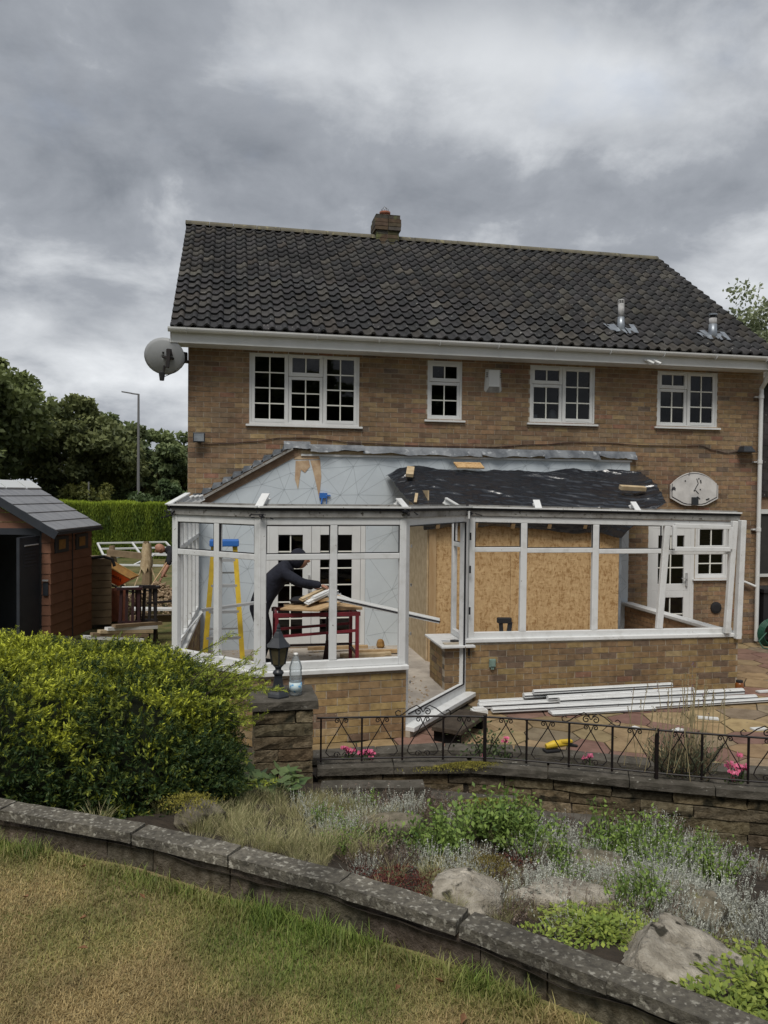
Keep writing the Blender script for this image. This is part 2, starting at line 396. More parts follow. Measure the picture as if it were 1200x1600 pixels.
# plastered and papered area inside the old conservatory roof line
PAPER = [(.11, .12), (7.07, .12), (7.07, 3.07), (1.62, 3.07), (.11, 2.33)]
def paper_clip(z):
    if z < .12 or z > 3.07: return []
    x0 = .11 if z < 2.33 else .11+(z-2.33)/(3.07-2.33)*(1.62-.11)
    return [(x0, 7.07)]
def near(p, z): return (Vector((p.x, 0, z))-CAM).length - (0 if z > 3.2 or p.x > 7.1 else -50)
brick_wall(H, (0, 0), (HX1, 0), 0, 4.65, ops, 300, clip=paper_clip, near=near)
# mortar core of the facade with the openings cut out
xs = sorted({0, HX1, *[o[0] for o in ops], *[o[1] for o in ops]}); zs = sorted({0, 4.75, *[o[2] for o in ops], *[o[3] for o in ops]})
mb = MB()
for i in range(len(xs)-1):
    for j in range(len(zs)-1):
        cx_, cz_ = (xs[i]+xs[i+1])/2, (zs[j]+zs[j+1])/2
        if any(a < cx_ < b and c < cz_ < d for a, b, c, d in ops): continue
        mb.box((xs[i], .006, zs[j]), (xs[i+1], .2, zs[j+1]))
mb.build('mortar', 'mortar', H)
MB().box((0.003, .2, 0), (.2, 6.7, 4.8)).build('gable_wall', 'brick_plain', H)
MB().box((HX1-.2, .2, 0), (HX1-.003, 6.7, 4.8)).build('gable_wall', 'brick_plain', H)
MB().box((0, 6.5, 0), (HX1, 6.7, 4.8)).build('rear_wall', 'brick_plain', H)
for x0, x1 in ((.0, .2), (HX1-.2, HX1)):
    MB().slab([(x0, .0, 4.8), (x0, 3.35, 7.35), (x0, 6.7, 4.8)], (x1-x0, 0, 0)).build('gable_wall', 'brick_plain', H)
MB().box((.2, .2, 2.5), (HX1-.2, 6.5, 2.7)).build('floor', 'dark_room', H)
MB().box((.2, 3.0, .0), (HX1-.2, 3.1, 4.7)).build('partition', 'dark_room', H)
# quoin blocks to tidy left corner shadow
# ---- roof
EY, EZ, RY, RZ = -.46, 4.80, 3.35, 7.50
RX0, RX1 = -.22, 9.50
sl = Vector((0, RY-EY, RZ-EZ)); SL = sl.length; sl.normalize(); rn = Vector((0, -sl.z, sl.y))
roof = MB()
roof.slab([(RX0, EY+.02, EZ-.01), (RX1, EY+.02, EZ-.01), (RX1, RY, RZ-.02), (RX0, RY, RZ-.02)], -rn*.05)
roof.slab([(RX0, RY, RZ-.02), (RX1, RY, RZ-.02), (RX1, 2*RY-EY, EZ), (RX0, 2*RY-EY, EZ)], (0, 0, -.05))
roof.cur = None
R = obj('roof', roof.mesh('roof'), 'coping_dark', H)
ncol, nrow = 53, 19
TW = (RX1-RX0)/ncol; TG = SL/nrow
def tile_mesh(c):
    mb = MB(); mb.cur = c; n = 11; Wd = TW*1.0; Ln = TG*1.12; xs_ = [Wd*i/(n-1) for i in range(n)]
    def h(x):
        t = x/Wd
        return .006*math.sin(t/.48*PI) * -1 if t < .48 else .042*math.sin((t-.48)/.52*PI)**.8
    hs = [h(x) for x in xs_]
    vs = [(x, 0, .040+z) for x, z in zip(xs_, hs)]+[(x, Ln, .004+z) for x, z in zip(xs_, hs)]+[(x, .002, .008+z) for x, z in zip(xs_, hs)]
    fs = [(i, i+1, n+i+1, n+i) for i in range(n-1)]+[(2*n+i, 2*n+i+1, i+1, i) for i in range(n-1)]
    mb.smooth = False; mb.faces(vs, fs); me = mb.mesh('roof_tile'); me.materials.append(MATS['roof_tile']); return me
TC = [(.044,.043,.044),(.037,.037,.039),(.055,.053,.052),(.068,.063,.056),(.031,.031,.033),(.054,.048,.042),(.088,.082,.07)]
TV = [tile_mesh(jit(c, .08)) for c in TC for _ in range(3)]; TWt = [5,5,5,2,3,3,1]
TWt = [w for w in TWt for _ in range(3)]
tiles = [(r_, c_) for r_ in range(nrow) for c_ in range(ncol)]
tiles.sort(key=lambda t: (Vector((RX0+TW*t[1], EY+sl.y*TG*t[0], EZ+sl.z*TG*t[0]))-CAM).length)
rb = Matrix((( 1, 0, 0), (0, sl.y, -sl.z), (0, sl.z, sl.y))).to_4x4()
bulkV, bulkF, bulkC = [], [], []
for i, (r_, c_) in enumerate(tiles):
    me = random.choices(TV, TWt)[0]
    p = Vector((RX0+TW*c_, EY, EZ))+sl*(TG*r_+random.uniform(-.006, .006))+rn*random.uniform(0, .005)
    T = Matrix.Translation(p) @ rb @ Matrix.Rotation(random.gauss(0, .006), 4, 'Z') @ Matrix.Rotation(random.gauss(0, .008), 4, 'Y')
    if i < 300:
        o = bpy.data.objects.new('roof_tile', me); COL.objects.link(o); o.parent = R; o.matrix_basis = T
    else:
        base = len(bulkV); 
        for v in me.vertices: bulkV.append(tuple(T @ v.co))
        cc = me.color_attributes['Col'].data[0].color; bulkC += [tuple(cc)[:3]]*len(me.vertices)
        for f in me.polygons: bulkF.append([base+q for q in f.vertices])
obj('roof_tile_field', fast_mesh('roof_tile_field', bulkV, bulkF, np.array(bulkC)), 'roof_tile', R, kind='stuff')
mat('ridge_mat', (.15, .135, .095), .9, (.085, .08, .065), 6, bump=.006, c3=(.22, .20, .12), s3=9, lo3=.58, hi3=.7)
x = RX0-.02
while x < RX1-.1:
    mb = MB(); n = 8; x1 = min(x+.44, RX1+.02); vs = []
    for xx in (x+.004, x1-.004):
        for k in range(n+1):
            t = PI*k/n; vs.append((xx, RY-.125*math.cos(t), RZ-.015+.10*math.sin(t)+random.uniform(-.002, .002)))
    fs = [(k, k+1, n+2+k, n+1+k) for k in range(n)]+[tuple(range(n+1)), tuple(range(2*n+1, n, -1))]
    mb.smooth = False; mb.faces(vs, fs); mb.build('ridge_tile', 'ridge_mat', R); x += .44
for xx in (RX0+.03, RX1-.03):
    MB().bar((xx, EY, EZ-.035), (xx, RY, RZ-.05), .06, .05, upv=rn).build('verge', 'ridge_mat', R)
# barge boards on the gables
for xx in (RX0+.03, RX1-.03):
    MB().bar((xx, EY+.1, EZ-.1), (xx, RY, RZ-.16), .025, .16, upv=rn).build('barge_board', 'white_paint', R)
# ---- eaves
MB().box((-.2, -.40, 4.60), (HX1-.1, -.375, 4.79)).build('fascia', 'upvc', H)
MB().box((-.2, -.372, 4.61), (HX1-.1, .0, 4.635)).build('soffit', 'upvc', H)
MB().box((-.225, -.40, 4.60), (-.203, .0, 4.80)).build('fascia_return', 'upvc', H)
def gutter_piece(x0, x1):
    mb = MB(); n = 8; vs = []; r_ = .058
    for xx in (x0, x1):
        for k in range(n+1):
            t = PI+PI*k/n; vs.append((xx, -.465+r_*math.cos(t), 4.795+r_*math.sin(t)*1.05))
    for xx in (x0, x1):
        for k in range(n+1):
            t = PI+PI*k/n; vs.append((xx, -.465+(r_-.005)*math.cos(t), 4.795+(r_-.005)*math.sin(t)*1.05))
    m = n+1
    fs = [(k, m+k, m+k+1, k+1) for k in range(n)]+[(2*m+k, 2*m+k+1, 3*m+k+1, 3*m+k) for k in range(n)]
    fs += [(0, 2*m, 3*m, m), (n, m+n, 3*m+n, 2*m+n), tuple(range(m)), tuple(range(2*m-1, m-1, -1))]
    mb.faces(vs, fs); return mb.build('gutter', 'upvc', H)
gutter_piece(-.25, HX1-.18)
for k in range(11):
    mb = MB(); pts = [(0, -.465+.066*math.cos(PI+PI*j/8), 4.795+.066*math.sin(PI+PI*j/8)) for j in range(9)]
    x = -.0+k*.92
    for (a, b) in zip(pts[:-1], pts[1:]): mb.bar((x, a[1], a[2]), (x, b[1], b[2]), .035, .006, upv=(1,0,0))
    mb.build('gutter_bracket', 'upvc', H)
# downpipe with swan neck
dx = 9.42
MB().tube([(dx-.1, -.465, 4.74), (dx-.1, -.465, 4.66), (dx-.02, -.20, 4.42), (dx, -.09, 4.34), (dx, -.09, 4.2)], .036, 10).build('downpipe', 'upvc', H)
MB().tube([(dx, -.09, 4.25), (dx, -.09, .05)], .034, 12).build('downpipe', 'upvc', H)
for z in (4.2, 1.95, 3.1): MB().lathe([(.042, -.03), (.042, .03)], 12, (dx, -.09, z)).box((dx-.08, -.05, z-.012), (dx+.03, .0, z+.012)).build('pipe_clip', 'upvc', H)
MB().tube([(9.18, .0, 1.06), (9.2, -.06, 1.06), (dx-.03, -.09, .98)], .022, 8).build('waste_pipe', 'upvc', H)

# ---- windows
def sash(parent, x0, x1, z0, z1, cols, rows, y=.045, fw_=.055, bar=.018, name='sash', d=.05, hinge=None):
    s = MB()
    s.box((x0, y-d/2, z0), (x0+fw_, y+d/2, z1)).box((x1-fw_, y-d/2, z0), (x1, y+d/2, z1))
    s.box((x0+fw_, y-d/2+.001, z0), (x1-fw_, y+d/2-.001, z0+fw_)).box((x0+fw_, y-d/2+.001, z1-fw_), (x1-fw_, y+d/2-.001, z1))
    so = s.build(name, 'upvc', parent, bevel=.004)
    a, b, c, e_ = x0+fw_, x1-fw_, z0+fw_, z1-fw_
    gx, gz = random.uniform(-.016, .016), random.uniform(-.012, .012)   # no pane hangs dead true
    cw, rh = (b-a)/cols, (e_-c)/rows
    g = MB()
    for i in range(1, cols): g.box((a+cw*i-bar/2, y-.010, c), (a+cw*i+bar/2, y+.010, e_))
    for j in range(1, rows): g.box((a, y-.008, c+rh*j-bar/2), (b, y+.008, c+rh*j+bar/2))
    if g.v: g.build('glazing_bar', 'glass_bar', so)
    for i in range(cols):
        for j in range(rows):
            tx, tz = random.uniform(-.0015, .0015), random.uniform(-.002, .002)
            MB().faces([(a+cw*i, y+.002+tx, c+rh*j), (a+cw*(i+1), y+.002-tx+gx*cw, c+rh*j), (a+cw*(i+1), y+.002-tx+tz+(gx+gz)*cw, c+rh*(j+1)), (a+cw*i, y+.002+tx+tz+gz*cw, c+rh*(j+1))], [(0,1,2,3)]).build('pane', 'pane', so)
    return so
def window(nm, x0, x1, z0, z1, lights, lbl=None):
    """lights: (fraction0, fraction1, [(zf0, zf1, cols, rows, proud)])"""
    w = MB(); t = .035
    w.box((x0, .01, z0), (x0+t, .10, z1)).box((x1-t, .01, z0), (x1, .10, z1)).box((x0+t, .011, z0), (x1-t, .099, z0+t)).box((x0+t, .011, z1-t), (x1-t, .099, z1))
    W = w.build('window', 'upvc', H)
    for f0, f1, subs in lights:
        a, b = x0+t*.7+(x1-x0-1.4*t)*f0, x0+t*.7+(x1-x0-1.4*t)*f1
        for q0, q1, cols, rows, pr in subs:
            c, e_ = z0+t*.7+(z1-z0-1.4*t)*q0, z0+t*.7+(z1-z0-1.4*t)*q1
            sash(W, a+.002, b-.002, c+.002, e_-.002, cols, rows, y=.035 if pr else .05, fw_=.056 if pr else .048)
    s = MB().slab([(x0-.05, -.045, z0-.035), (x1+.05, -.045, z0-.035), (x1+.05, .02, z0-.035), (x0-.05, .02, z0-.035)], (0, 0, .03)); s.build('sill', 'upvc', W, bevel=.004)
    return W
window('w1', *wins['w1'], [(0, .345, [(0, 1, 2, 4, 1)]), (.345, .67, [(0, .68, 2, 3, 0), (.68, 1, 2, 1, 1)]), (.67, 1, [(0, 1, 2, 4, 1)])])
window('w2', *wins['w2'], [(0, 1, [(0, .655, 2, 2, 0), (.655, 1, 2, 1, 1)])])
W3 = window('w3', *wins['w3'], [(0, .5, [(0, .68, 2, 2, 0), (.68, 1, 2, 1, 1)]), (.5, 1, [(0, 1, 2, 3, 1)])])
window('w4', *wins['w4'], [(0, .5, [(0, .68, 2, 2, 0), (.68, 1, 2, 1, 1)]), (.5, 1, [(0, 1, 2, 3, 1)])])
KWo = window('kw', *KW, [(0, 1, [(0, .52, 2, 2, 0), (.55, 1, 2, 1, 1)])])
for k in range(26):
    z = KW[2]+.06+k*.034; MB().slab([(KW[0]+.05, .13, z), (KW[1]-.05, .13, z), (KW[1]-.05, .15, z+.018), (KW[0]+.05, .15, z+.018)], (0, .002, .002)).build('blind_slat', 'blind', KWo)
# head strip over the upper windows is the soffit; cups on one sill
c = MB(); c.lathe([(.03, 0), (.042, .11), (.038, .11), (.03, .01)], 12, (5.48, .2, 3.70)); tag(c.build('cup', 'white_paint'), 'small white cup standing inside the third upstairs window', 'cup')
c = MB(); c.lathe([(.05, 0), (.085, .06), (.08, .15), (.03, .20), (.0, .21)], 14, (5.79, .22, 3.70)); tag(c.build('vase', 'white_paint'), 'round pale vase behind the third upstairs window', 'vase')
# ---- back door and french doors
def door(x0, x1, z0, z1, leaves, parent=H, name='door', fr=.07):
    f = MB(); f.box((x0, .0, z0), (x0+fr, .09, z1)).box((x1-fr, .0, z0), (x1, .09, z1)).box((x0+fr, .001, z1-fr), (x1-fr, .089, z1)).box((x0+fr, .001, z0), (x1-fr, .089, z0+.03))
    D_ = f.build(name, 'upvc', parent, bevel=.004)
    for a, b, panels in leaves:
        for q0, q1, cols, rows, w_ in panels: sash(D_, a, b, q0, q1, cols, rows, y=.03, fw_=w_, name='leaf', d=.055)
    return D_
bd = door(*BD, [(BD[0]+.07, BD[1]-.07, [(.13, .92, 2, 2, .115), (.92, 1.96, 2, 3, .115)])])
MB().box((8.12, -.03, 1.0), (8.15, .002, 1.22)).bar((8.135, -.045, 1.13), (8.03, -.045, 1.13), .016, .016).build('handle', 'alu', bd)
fd = door(*FD, [(FD[0]+.07, 1.83, [(.20, 1.99, 2, 6, .13)]), (1.835, 2.585, [(.20, 1.99, 2, 6, .13)])], name='french_door')
MB().box((1.78, -.03, 1.0), (1.81, .0, 1.25)).build('handle', 'alu', fd)
# ---- chimney
CH = MB()
chim = MB().box((3.385, 3.155, 7.2), (3.795, 3.545, 7.87)).build('chimney', 'mortar', R)
mat('chim_brick', (1, 1, 1), .92, (.6, .6, .58), 9, attr=True, c3=(.13, .15, .06), s3=5, lo3=.58, hi3=.75)
CHP = [(.09, .075, .065), (.11, .085, .06), (.075, .068, .062), (.125, .085, .058), (.095, .088, .05)]
def chim_course(z, ex):
    x0, x1, y0, y1 = 3.40-ex, 3.78+ex, 3.17-ex, 3.53+ex
    for (ax, ay, bx_, by_) in ((x0, y0, x1, y0), (x0, y1, x1, y1), (x0, y0, x0, y1), (x1, y0, x1, y1)):
        n = 2
        for k in range(n):
            mb = MB(); mb.cur = jit(random.choice(CHP), .15)
            e_x = .029 if ay == by_ else -.033; a_ = Vector((ax, ay, z+.035)); b_v = Vector((bx_, by_, z+.035)); dv = (b_v-a_).normalized()*e_x; a_ -= dv; b_v += dv
            p = a_.lerp(b_v, k/n+(.01 if k else 0)); q = a_.lerp(b_v, (k+1)/n-(.01 if k < n-1 else 0))
            mb.bar(p, q, .06, .066); mb.build('brick', 'chim_brick', chim)
for k, ex in enumerate((0, .005, .003, .005, .002, .035, .04, .038, .02)): chim_course(7.25+k*.074, ex)
MB().box((3.35, 3.12, 7.90), (3.83, 3.58, 7.92)).build('capping', 'coping_dark', chim)
pot = MB(); pot.smooth = True; pot.lathe([(.10, 0), (.09, .06), (.095, .08), (.11, .09), (.11, .13), (.08, .13)], 14, (3.57, 3.35, 7.91)); po = pot.build('chimney_pot', 'terracotta', chim)
wc = MB()
for k in range(8):
    t = 2*PI*k/8; wc.tube([(3.57+.09*math.cos(t), 3.35+.09*math.sin(t), 8.03), (3.57+.07*math.cos(t), 3.35+.07*math.sin(t), 8.09), (3.57, 3.35, 8.16)], .004, 4)
for rr, z in ((.088, 8.04), (.07, 8.09), (.035, 8.125)): wc.tube([(3.57+rr*math.cos(t), 3.35+rr*math.sin(t), z) for t in np.linspace(0, 2*PI, 13)], .004, 4)
wc.build('wire_guard', 'galv', po)
# ---- roof flues with lead slates
def rz_at(y): return EZ+(y-EY)*(RZ-EZ)/(RY-EY)
def flue(x, y, h, r_, mat2, cap):
    z = rz_at(y); p = MB(); p.smooth = True
    p.lathe([(r_*1.25, -.12), (r_*1.2, .10), (r_*1.05, .24)], 14, (x, y, z)); f = p.build('flue', 'galv', R)
    q = MB(); q.smooth = True; q.lathe([(r_, .2), (r_, h)], 14, (x, y, z)); q.build('flue_pipe', mat2, f)
    if cap == 'slots':
        for k in range(9):
            t = 2*PI*k/9; MB().box((x+r_*.9*math.cos(t)-.006, y+r_*.9*math.sin(t)-.006, z+h), (x+r_*.9*math.cos(t)+.006, y+r_*.9*math.sin(t)+.006, z+h+.05)).build('cowl_bar', 'flue_grey', f)
        MB().lathe([(r_, h+.05), (r_*.9, h+.07), (0.01, h+.075)], 14, (x, y, z)).build('cowl', 'flue_grey', f)
    else:
        MB().lathe([(r_*.7, h), (r_*.7, h+.05)], 10, (x, y, z)).build('cowl_neck', 'dark_plastic', f)
        MB().lathe([(r_*1.15, h+.05), (r_*1.15, h+.075), (.01, h+.08)], 14, (x, y, z)).build('cowl', 'galv', f)
    for k in range(5):   # dressed lead flaps lying in the tile pans
        a = -.20+k*.10+random.uniform(-.015, .015); l_ = random.uniform(.20, .34); y0 = y-.10-random.uniform(.02, .08)
        pts = []; 
        for yy, bend in ((y0, .045), (y0+l_*.5*sl.y, .055), (y0+l_*sl.y, .05)):
            pts.append((x+a-.05+ (yy-y0)*.25*(k-2)*.4, yy, rz_at(yy)+bend+.018*abs(k-2))); pts.append((x+a+.045+(yy-y0)*.25*(k-2)*.4, yy, rz_at(yy)+bend+.03))
        MB().faces(pts, [(0,1,3,2),(2,3,5,4)]).build('lead_flap', 'galv', f)
flue(6.93, .12, .46, .052, 'flue_grey', 'slots'); flue(8.58, .06, .34, .062, 'flue_grey', 'cap')
# ---- lead flashing left on the wall, papered wall, old plaster
rfl = random.Random(4); fl = MB(); P_ = [(1.42, 3.27), (1.78, 3.262), (1.785, 3.222), (3.2, 3.215), (4.6, 3.225), (5.9, 3.23), (7.14, 3.228)]
segs = [(1.40, 1.80, 3.275, 3.17), (1.80, 2.62, 3.235, 3.13), (2.60, 3.45, 3.225, 3.10), (3.44, 4.5, 3.225, 3.105), (4.49, 5.55, 3.226, 3.10), (5.54, 6.5, 3.228, 3.10), (6.49, 7.16, 3.228, 3.105)]
for i, (a, b, t_, bt) in enumerate(segs):
    mb = MB(); n = 16; vs = []
    for k in range(n+1):
        x = a+(b-a)*k/n; w = .030*math.sin(x*3.1+i*2.7)*math.sin(x*1.7+i)+.010*math.sin(x*13+i*3)+rfl.uniform(-.007, .007)
        vs += [(x, -.004-.001*i, t_), (x, -.018-.001*i+.4*w*.3, t_-.03), (x, -.05-abs(w)*1.2, (t_+bt)/2-.02), (x, -.075-abs(w)*1.6, bt+w*.9)]
    fs = [(4*k+j, 4*k+j+1, 4*k+j+5, 4*k+j+4) for k in range(n) for j in range(3)]
    mb.smooth = True; mb.faces(vs, fs); mb.build('lead_flashing', 'lead', H)
# stepped flashing up the old roof slope
A0, A1 = Vector((.03, 0, 2.35)), Vector((1.50, 0, 3.19)); nst = 10
for k in range(nst):
    p = A0.lerp(A1, k/nst); q = A0.lerp(A1, (k+1)/nst)
    MB().slab([(p.x, -.012, p.z), (q.x+.03, -.012, q.z), (q.x+.03, -.012, q.z+.045), (p.x+.05, -.012, q.z+.035)], (0, .01, 0)).build('step_flashing', 'lead', H)
MB().bar((.05, -.05, 2.31), (1.53, -.05, 3.16), .09, .035).build('roof_wall_bar', 'beam_grey', H)
MB().bar((.13, -.012, 2.29), (1.60, -.012, 3.115), .02, .11).build('raw_brick_strip', 'terracotta_brick' if 'terracotta_brick' in MATS else 'brick_plain', H)
MB().box((1.66, -.035, 3.055), (7.09, -.004, 3.085)).build('wall_batten', 'upvc_worn', H)
MB().box((1.66, -.02, 3.087), (7.05, -.003, 3.14)).build('timber_plate', 'timber_pale', H)
# papered plaster: polygon minus doors
pw = MB()
pw.slab([(.11, .004, .12), (FD[0]-.003, .004, .12), (FD[0]-.003, .004, 2.83), (.11, .004, 2.33)], (0, -.012, 0))
pw.slab([(FD[0]-.003, .004, FD[3]+.003), (FD[1]+.003, .004, FD[3]+.003), (FD[1]+.003, .004, 3.07), (1.62, .004, 3.07), (FD[0]-.003, .004, 2.83)], (0, -.012, 0))
pw.slab([(FD[1]+.003, .004, .12), (7.07, .004, .12), (7.07, .004, 3.07), (FD[1]+.003, .004, 3.07)], (0, -.012, 0))
PW = pw.build('papered_wall', 'wallpaper', H)
def in_paper(x, z):
    if x < .12 or x > 7.06 or z > 3.05 or z < .14: return False
    if x < 1.62 and z > 2.33+(x-.11)*(3.07-2.33)/(1.51)-.02: return False
    return not (FD[0]-.02 < x < FD[1]+.02 and z < FD[3]+.02)
cellx, cellz = .40, .36; ptsg = {}
rs = random.Random(3)
for i in range(-1, 20):
    for j in range(0, 11): ptsg[i, j] = (i*cellx+(.2 if j % 2 else 0)+rs.uniform(-.10, .10), j*cellz+rs.uniform(-.10, .10))
ln = MB(); seen = set()
def line(a, b):
    if a not in ptsg or b not in ptsg or (a, b) in seen or (b, a) in seen: return
    seen.add((a, b)); (x0, z0), (x1, z1) = ptsg[a], ptsg[b]; n = 12; run = []
    for k in range(n):
        p, q = (x0+(x1-x0)*k/n, z0+(z1-z0)*k/n), (x0+(x1-x0)*(k+1)/n, z0+(z1-z0)*(k+1)/n)
        if in_paper(*p) and in_paper(*q): ln.bar((p[0], -.0085, p[1]), (q[0], -.0085, q[1]), .0012, .0065, upv=(-(q[1]-p[1]), 0, q[0]-p[0]))
for (i, j) in list(ptsg):
    o_ = 1 if j % 2 else 0
    nb = [(i+1, j), (i+o_, j+1), (i-1+o_, j+1)]
    for q in nb:
        if rs.random() < .92: line((i, j), q)
    if rs.random() < .45: line((i, j), (i+1+o_, j+1))
ln.build('printed_lines', 'print_line', PW)
# torn plaster patch by the apex
for pts in ([(1.58,2.98),(1.78,2.99),(1.80,2.90),(1.72,2.80),(1.66,2.85),(1.62,2.55),(1.57,2.70)], [(1.80,2.99),(1.95,3.0),(1.97,2.75),(1.94,2.42),(1.90,2.60),(1.84,2.85)], [(1.55,3.0),(1.95,3.01),(1.9,3.12),(1.62,3.14)]):
    MB().slab([(x, -.009, z) for x, z in pts], (0, -.006, 0)).build('torn_plaster', 'plaster', PW)
mb = MB(); mb.tube([(1.98, -.02, 2.18), (1.97, -.05, 2.35), (2.0, -.03, 2.5)], .012, 6).tube([(2.0, -.02, 2.5), (2.05, -.06, 2.45), (2.04, -.05, 2.25), (2.1, -.03, 2.2)], .006, 5); mb.build('loose_wires', 'blue', PW)
mb = MB(); mb.box((1.94, -.05, 2.42), (2.06, -.01, 2.50)).box((2.05, -.04, 2.45), (2.11, -.02, 2.47)); mb.build('junction_box', 'blue', PW)
# ---- things fixed to the wall
a = thing('alarm_box', 'white plastic burglar alarm box high on the brick wall', 'alarm box', (4.68, 0, 4.12))
mb = MB(); mb.slab([(4.54, -.0, 4.14), (4.57, -.07, 4.16), (4.57, -.07, 4.45), (4.54, -.0, 4.48)], (.0, .0, .0)); 
vs = [(4.54, 0, 4.15), (4.56, 0, 4.48), (4.81, 0, 4.48), (4.83, 0, 4.15), (4.60, -.075, 4.20), (4.60, -.075, 4.46), (4.77, -.075, 4.46), (4.77, -.075, 4.20), (4.57, 0, 4.115), (4.80, 0, 4.115)]
mb = MB(); mb.faces(vs, [(0,4,5,1), (4,7,6,5), (7,3,2,6), (1,5,6,2), (0,8,4), (7,9,3)]); mb.build('housing', 'upvc', a)
MB().faces([vs[8], vs[9], vs[7], vs[4]], [(0,1,2,3)]).build('lens', 'flue_grey', a)
for sx in (4.555, 4.785):
    for k in range(3): MB().box((sx, -.062, 4.35+k*.03), (sx+.03, -.035, 4.357+k*.03)).build('vent_slot', 'gasket', a)
a = thing('floodlight', 'square black floodlight on the left corner of the house', 'light', (.165, 0, 3.2))
MB().box((.08, -.14, 3.22), (.25, -.08, 3.36)).build('housing', 'black_metal', a, bevel=.008)
MB().box((.095, -.146, 3.235), (.235, -.141, 3.345)).build('lamp_glass', 'galv', a)
MB().bar((.165, -.08, 3.25), (.165, .0, 3.22), .05, .02).build('bracket', 'black_metal', a)
a = thing('wall_light', 'small black hooded floodlight beside the white downpipe', 'light', (9.18, 0, 3.3))
mb = MB(); mb.faces([(9.08, -.02, 3.36), (9.28, -.02, 3.36), (9.25, -.10, 3.36), (9.11, -.10, 3.36), (9.05, 0, 3.27), (9.31, 0, 3.27), (9.29, -.15, 3.27), (9.07, -.15, 3.27)], [(0,1,2,3), (4,7,6,5), (0,4,5,1), (1,5,6,2), (2,6,7,3), (3,7,4,0)])
mb.build('hood', 'black_metal', a); MB().box((9.03, -.165, 3.255), (9.33, .0, 3.268)).build('lens', 'dark_plastic', a)
def wallcable(pts, name, label):
    pp = []
    for i in range(len(pts)-1):
        for k in range(6):
            t = k/6; s_ = t*t*(3-2*t); pp.append((pts[i][0]+(pts[i+1][0]-pts[i][0])*t, -.012, pts[i][1]+(pts[i+1][1]-pts[i][1])*s_))
    pp.append((pts[-1][0], -.012, pts[-1][1])); tag(MB().tube(pp, .006, 6).build(name, 'cable'), label, 'cable')
wallcable([(.20,3.20),(.55,3.215),(.9,3.25),(1.4,3.32),(1.75,3.33),(2.5,3.27),(3.6,3.245),(4.6,3.25),(5.5,3.31),(6.05,3.355),(6.6,3.36),(7.3,3.335),(8.0,3.34),(8.35,3.355),(8.6,3.28),(8.85,3.24),(9.05,3.27)], 'wall_cable', 'thin dark cable strung along the brick wall above the lead flashing')
a = thing('basketball_backboard', 'scuffed white basketball backboard fixed to the brick wall', 'backboard', (8.23, 0, 2.4))
def bb(r_, y0, y1):
    pts = []
    x0, x1, zb, zt = 7.79+r_, 8.67-r_, 2.35+r_, 2.91-r_
    pts = [(x0+.20, zb+.02), (x0+.28, zb), (x1-.28, zb), (x1-.20, zb+.02), (x1, zb+.12), (x1, zb+.34)]
    for k in range(1, 12):
        t = k/12; pts.append((x1+(x0-x1)*t, zb+.34+(zt-zb-.34)*(1-(2*t-1)**2)))
    pts += [(x0, zb+.34), (x0, zb+.12)]
    return MB().slab([(x, y0, z) for x, z in pts], (0, y1-y0, 0))
bb(0, -.02, -.05).build('board', 'board', a); bb(.018, -.0505, -.052).build('rim_line', 'gasket', a); bb(.03, -.0525, -.054).build('face', 'board', a)
MB().box((8.17, -.09, 2.36), (8.28, -.055, 2.49)).build('ring_bracket', 'black_metal', a)
for p in ((8.05, 2.76), (8.30, 2.80), (8.33, 2.62), (8.22, 2.60)): MB().lathe([(.012, 0), (.012, .006)], 8, (0, 0, 0)).build('bolt', 'dark_plastic', a).matrix_basis = Matrix.Translation((p[0], -.054, p[1])) @ Matrix.Rotation(PI/2, 4, 'X')
mb = MB(); mb.tube([(8.26, -.056, 2.80), (8.29, -.056, 2.72), (8.23, -.056, 2.62), (8.30, -.056, 2.55)], .007, 4).tube([(8.33, -.056, 2.78), (8.34, -.056, 2.73)], .012, 4).tube([(8.44, -.056, 2.45), (8.50, -.056, 2.47)], .012, 4).tube([(8.28, -.056, 2.50), (8.33, -.056, 2.46)], .008, 4); mb.build('scuff_marks', 'dark_plastic', a)
# satellite dish on the left corner
a = thing('satellite_dish', 'grey oval satellite dish on a bracket at the left corner of the house', 'satellite dish', (0, 0, 4.45))
dc = Vector((-.31, -.28, 4.42)); dn = Vector((.22, .93, .30)).normalized(); da = dn.cross(Vector((0,0,1))).normalized(); db = da.cross(dn)
mb = MB(); mb.smooth = True; vs = []; nr, na = 6, 28
for i in range(nr+1):
    for k in range(na):
        t = 2*PI*k/na; rr = i/nr; vs.append(dc+da*(.29*rr*math.cos(t))+db*(.26*rr*math.sin(t))+dn*(-.06*(1-rr*rr)))
mb.faces(vs, [(i*na+k, i*na+(k+1)%na, (i+1)*na+(k+1)%na, (i+1)*na+k) for i in range(nr) for k in range(na)])
do = mb.build('dish', 'dish', a); sm = do.modifiers.new('solid', 'SOLIDIFY'); sm.thickness = .006
MB().tube([dc-dn*.07, dc-dn*.15+Vector((.1,0,0)), (-.02, -.12, 4.40), (.0, .05, 4.40)], .02, 8).tube([dc-dn*.07+db*.06, (-.02, -.12, 4.46)], .014, 6).build('mast', 'iron', a); MB().box((-.10, -.22, 4.36), (.0, -.10, 4.50)).bar((-.26, -.40, 4.46), (-.02, -.16, 4.46), .05, .09).bar((-.24, -.40, 4.50), (-.26, -.42, 4.24), .05, .05).build('clamp', 'iron', a)
MB().tube([dc-db*.10-dn*.03, dc-db*.27+dn*.03-Vector((.04,.12,0)), dc-db*.36-Vector((.04,.30,0))], .015, 6).build('feed_arm', 'iron', a)
MB().lathe([(.03, -.06), (.045, .05), (.02, .07)], 10, tuple(dc-db*.33-Vector((.04,.30,0)))).build('feed_horn', 'dark_plastic', a)
